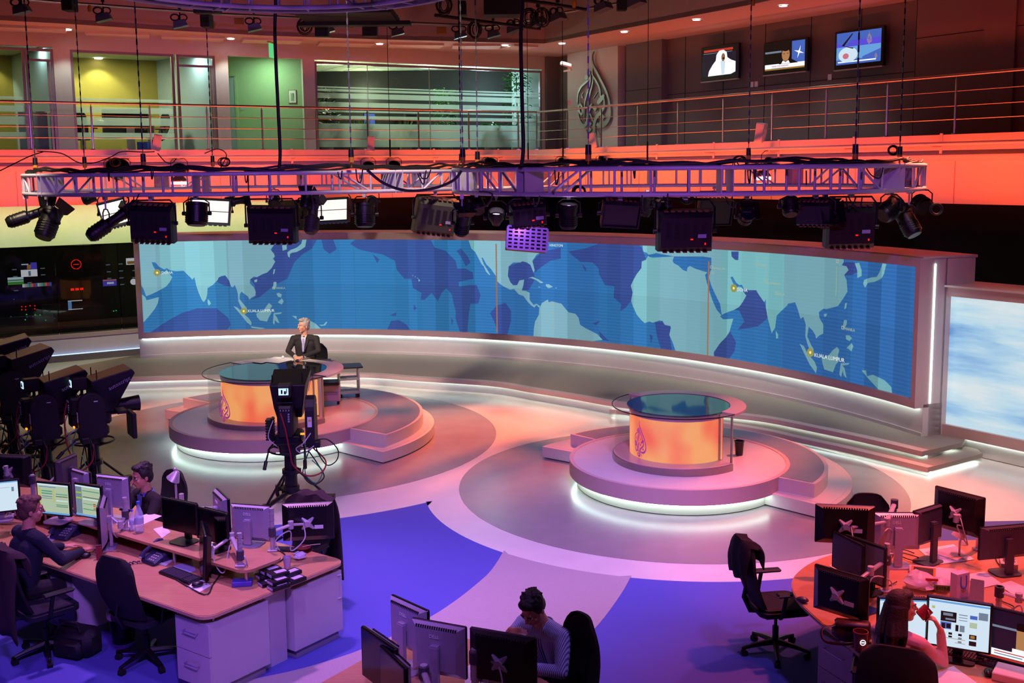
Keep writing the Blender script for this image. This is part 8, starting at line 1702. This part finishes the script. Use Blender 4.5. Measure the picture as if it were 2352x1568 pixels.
def person(label, loc, rz, top, lean=(0, -.04, .5), head_off=(0, -.03, .20), hr=(0, 0, 0), R_arm=None, L_arm=None, skin='skin', hairm='hair_dark', hstyle='short', legs='trousers_dark', cuffs=None, glasses=False, fem=False, seat=.48, sh=.185, bulk=1.0, fore=None, seed=1, closed=False, hs=1.0, roll=(0, 0)):
    "local frame: faces -Y; arm = (elbow, wrist, finger direction, back-of-hand normal, curl, thumb side)"
    t = thing('person', label, 'person', loc, rz); B = Body(); pv = Vector((0, .04, seat+.09)); nb = pv+Vector(lean); k = bulk
    up = (nb-pv).normalized(); f = fore or top
    B.ell(pv+Vector((0, 0, 0)), (.165*k, .125*k, .12), legs); m1 = pv.lerp(nb, .35); m2 = pv.lerp(nb, .72)
    B.cap(pv+up*.04+Vector((-.06*k, 0, 0)), m2+Vector((-.075*k, 0, 0)), .10*k, .105*k, top); B.cap(pv+up*.04+Vector((.06*k, 0, 0)), m2+Vector((.075*k, 0, 0)), .10*k, .105*k, top)
    S = {}
    for sd in (-1, 1): S[sd] = nb+Vector((sd*sh, .0, -.035+roll[0 if sd < 0 else 1])); B.cap(nb-up*.03, S[sd], .075*k, .062*k, top)
    if fem:
        for sd in (-1, 1): B.ell(m2+Vector((sd*.07, -.085, -.01)), (.06, .055, .06), top)
    hc = nb+Vector(head_off); R = Euler((radians(hr[0]), radians(hr[1]), radians(hr[2])), 'ZYX').to_matrix() if 0 else (Matrix.Rotation(radians(hr[2]), 3, 'Z') @ Matrix.Rotation(radians(hr[0]), 3, 'X') @ Matrix.Rotation(radians(hr[1]), 3, 'Y'))
    B.cap(nb-up*.02, hc+R @ Vector((0, .02, -.05)), .056*k if not fem else .045, .052 if not fem else .042, skin)
    head(B, hc, R, skin, hs)
    for sd in (-1, 1):
        hp = pv+Vector((sd*.095, -.02, -.02)); kn = Vector((sd*.15, -.44, seat+.03)); an = Vector((sd*.15, -.38, .09)); B.cap(hp, kn, .088*k, .062, legs); B.cap(kn, an, .058, .042, legs); B.cap(an+Vector((0, .03, -.045)), an+Vector((0, -.15, -.055)), .04, .032, 'shoe_black')
    for sd, A in ((-1, R_arm), (1, L_arm)):
        if A is None: continue
        el, wr = Vector(A[0]), Vector(A[1]); B.cap(S[sd], S[sd].lerp(el, .5), .060*k, .052*k, top); B.cap(S[sd].lerp(el, .5), el, .052*k, .044*k, top)
        cut = A[6] if len(A) > 6 else 1.0; mid = el.lerp(wr, cut*.92)
        B.cap(el, mid, .043*k, (.036 if cut > .8 else .043)*k, f)
        if cut < .9: B.cap(el.lerp(wr, cut*.7), wr, .037, .027, skin)
        else: B.cap(mid, wr, .027, .025, skin)
        hand(B, wr, A[2], A[3], A[4], A[5], skin)
    tags = []
    for p in B.P:
        if p[5] not in tags: tags.append(p[5])
    me = B.mesh('body', tags, .0075, 3); o = bpy.data.objects.new('body', me); COL.objects.link(o); o.parent = t
    face_parts(t, hc, R, hs, brow=hairm, glasses=glasses, closed=closed); hair(t, hc, R, hairm, hstyle, hs, seed)
    t['_hc'] = tuple(hc); del t['_hc']; return t, hc, R, nb, up, m2
def collar(t, nb, m, r=.068, open_=.5, h=.035, tilt=0, off=(0, 0, 0)):
    b = MB(); vs = []; n = 18; nb = nb+Vector(off)
    for i in range(n+1):
        a = -pi/2+open_+(2*pi-2*open_)*i/n
        for rr, z in ((r, h), (r+.02, .0), (r+.004, -.01)): vs.append(nb+Vector((rr*cos(a), rr*sin(a)*.95+.0, z+.012*sin(a))))
    b.add(vs, [(i*3+j, i*3+3+j, i*3+4+j, i*3+1+j) for i in range(n) for j in (0, 1)]); o = b.build('collar', m, t, smooth=60); md = o.modifiers.new('s', 'SOLIDIFY'); md.thickness = .005; return o
# newsreader
hx = aty(695, 742, 18.15)
seatz = .62
A_ = person('grey-haired newsreader in a dark suit and lilac tie, seated at the glowing desk', (hx.x+.02, 18.22, hx.z-1.335-.00), radians(-6), 'suit_dark', lean=(0, -.05, .50), head_off=(-.01, -.035, .185), hr=(-2, 0, -38), hairm='hair_grey', seat=.50, bulk=1.06, sh=.195,
            R_arm=((-.27, -.13, .86), (-.075, -.36, .80), (.75, -.45, -.10), (0, -.2, 1), .35, 1, 1.0), L_arm=((.27, -.13, .86), (.06, -.37, .80), (-.75, -.4, -.10), (0, -.2, 1), .35, -1, 1.0), seed=2)
t, hc, R, nb, up, m2 = A_
def front_strip(t, pts, m, name, th=.006):
    b = MB(); b.prism([(x, z) for x, z in pts], 0, th, T=None); return b
def chest_patch(t, nb, m2, pts, m, name, yoff, bulge=.02):
    "patch in the chest plane; pts are (x, s) with s 0 at the neck and 1 at mid torso"
    b = MB(); vs = [Vector((x, (nb.y*(1-s)+m2.y*s)-yoff-bulge*s, nb.z*(1-s)+m2.z*s)) for x, s in pts]; n = len(vs); v2 = [v+Vector((0, -.006, 0)) for v in vs]
    b.add(vs+v2, [tuple(range(n)), tuple(range(2*n-1, n-1, -1))]+[(i, n+i, n+(i+1) % n, (i+1) % n) for i in range(n)]); return b.build(name, m, t, smooth=None)
cen = (nb+m2)/2
chest_patch(t, nb, m2, [(-.05, -.02), (.05, -.02), (.045, .4), (.012, 1.75), (-.012, 1.75), (-.045, .4)], 'shirt_white', 'shirt_front', .078, .036)
chest_patch(t, nb, m2, [(-.018, .1), (.018, .1), (.024, .9), (.012, 1.7), (-.012, 1.7), (-.024, .9)], 'tie_lilac', 'tie', .088, .036)
for s in (-1, 1): chest_patch(t, nb, m2, [(s*.045, -.05), (s*.095, .25), (s*.085, .65), (s*.015, 1.8), (s*.022, .9)], 'suit_dark', 'lapel', .086, .037)
collar(t, nb, 'shirt_white', r=.062, open_=.35)
for s in (-1, 1):
    w = Vector((s*.07, -.365, .80)); e = Vector((s*.27, -.13, .86)); d = (w-e).normalized(); b = MB(); b.cyl(w-d*.035, w-d*.005, .034, .033, n=12); b.build('shirt_cuff', 'shirt_white', t)
chA = office_chair('black chair behind the newsreader', (hx.x+.10, 18.30, 0), radians(-6), arms=True, backw=.44, backh=.42)
chA.location.z = .365
# man with glasses beyond the left desk
h_ = at(320, 1093, 1.24)
t, hc, R, nb, up, m2 = person('man with glasses in a dark suit, hand to his mouth, beyond the left desk', (h_.x+.09, h_.y+.10, 0), look(-.66, -.75), 'suit_dark', lean=(0, -.10, .47), head_off=(0, -.05, .185), hr=(8, 0, -4), hairm='hair_dark', glasses=True,
    R_arm=((-.20, -.26, .80), (-.055, -.235, 1.03), (.1, -.05, 1), (-.3, -1, 0), .35, -1, 1.0), L_arm=((.26, -.22, .80), (.06, -.34, .80), (-1, -.3, 0), (0, 0, 1), .3, -1, 1.0), skin='skin', seed=5)
chest_patch(t, nb, m2, [(-.045, 0), (.045, 0), (.035, .4), (.01, 1.4), (-.01, 1.4), (-.035, .4)], mat('shirt_blue', '#5a6aa8', .7, noise=.05, scale=40).name, 'shirt_front', .082, .034); collar(t, nb, 'shirt_blue', r=.06, open_=.35)
# man at the far left, seen from behind
h_ = at(72, 1172, 1.26)
t, hc, R, nb, up, m2 = person('sandy-haired man with glasses in a navy sweater typing at the far left', (h_.x-.06, h_.y-.08, 0), look(.62, .78), 'sweater_navy', lean=(0, -.10, .50), head_off=(.0, -.04, .19), hr=(4, 0, -24), hairm='hair_sandy', glasses=True,
    R_arm=((-.30, -.20, .82), (-.13, -.50, .79), (.2, -1, -.05), (0, 0, 1), .22, -1, .95), L_arm=((.27, -.18, .82), (.12, -.46, .79), (-.1, -1, -.05), (0, 0, 1), .3, 1, .95), skin='skin', bulk=1.08, seed=7)
# man in the striped shirt leaning on the centre desk
h_ = at(1196, 1398, 1.14)
t, hc, R, nb, up, m2 = person('dark-haired man in a striped blue shirt, head bowed over his hand, at the centre desk', (h_.x+.27, h_.y+.15, 0), look(-.66, -.75), 'striped_shirt', lean=(0, -.20, .43), head_off=(-.01, -.11, .155), hr=(36, 4, 6), hairm='hair_dark', closed=False,
    R_arm=((-.26, -.42, .77), (-.13, -.37, 1.0), (.8, -.25, .15), (-.1, -.9, .45), .5, 1, .55), L_arm=((.28, -.30, .78), (-.05, -.44, .775), (-1, -.2, 0), (0, 0, 1), .25, -1, .5), skin='skin', bulk=1.1, seed=9)
collar(t, nb, 'striped_shirt', r=.07, open_=.6, h=.03)
b = MB(); hp_ = Vector((.05, -.44, .90)); b.lathe([(0, 0), (.028, 0), (.034, .02), (.034, .10), (.02, .14)], hp_, n=14); gl = b.build('drinking_glass', 'water_plastic'); gl.location = t.location; gl.rotation_euler = t.rotation_euler; tag(gl, 'clear drinking glass held by the man in the striped shirt', 'glass')
# woman at the round desk
h_ = at(2080, 1394, 1.19); wl = Vector((h_.x-.06, h_.y-.05, 0)); wz = look(.74, .67)
def loc_(p): return Matrix.Rotation(-wz, 3, 'Z') @ (Vector(p)-wl)
el = loc_(at(2166, 1520, .79))
t, hc, R, nb, up, m2 = person('long-haired woman in a pale pink top drinking from a mug at the round desk', wl, wz, 'top_pink', lean=(0, -.05, .45), head_off=(0, -.03, .175), hr=(-4, 0, -42), hairm='hair_brown', hstyle='long', fem=True, sh=.16, bulk=.88, hs=.94,
    R_arm=(tuple(el), (-.20, -.215, 1.04), (.42, .22, .8), (-.75, -.45, .1), .75, 1, .95), L_arm=((.24, -.15, .80), (.1, -.38, .79), (0, -1, 0), (0, 0, 1), .3, 1, .95), skin='skin', seed=12)
t2 = thing('coffee_mug', 'pinkish mug raised to the lips of the woman', 'mug', wl, wz)
f_ = R @ Vector((0, -1, 0)); mc = hc+f_*.155+Vector((0, 0, -.045)); Rm_ = Matrix.Rotation(radians(48), 3, f_.cross(Vector((0, 0, -1))).normalized())
b = MB(); b.lathe([(0, -.045), (.036, -.045), (.040, -.04), (.041, .045), (.037, .045), (.036, -.038), (0, -.038)], mc, n=20, R=Rm_); b.build('cup', 'mug_red', t2); sd_ = f_.cross(Vector((0, 0, 1))).normalized()
b = MB(); b.tube([mc+sd_*(.036+.03*sin(a))+f_*.01+Vector((0, 0, .028*cos(a))) for a in [pi*i/10 for i in range(11)]], .006, 6); b.build('handle', 'mug_red', t2)
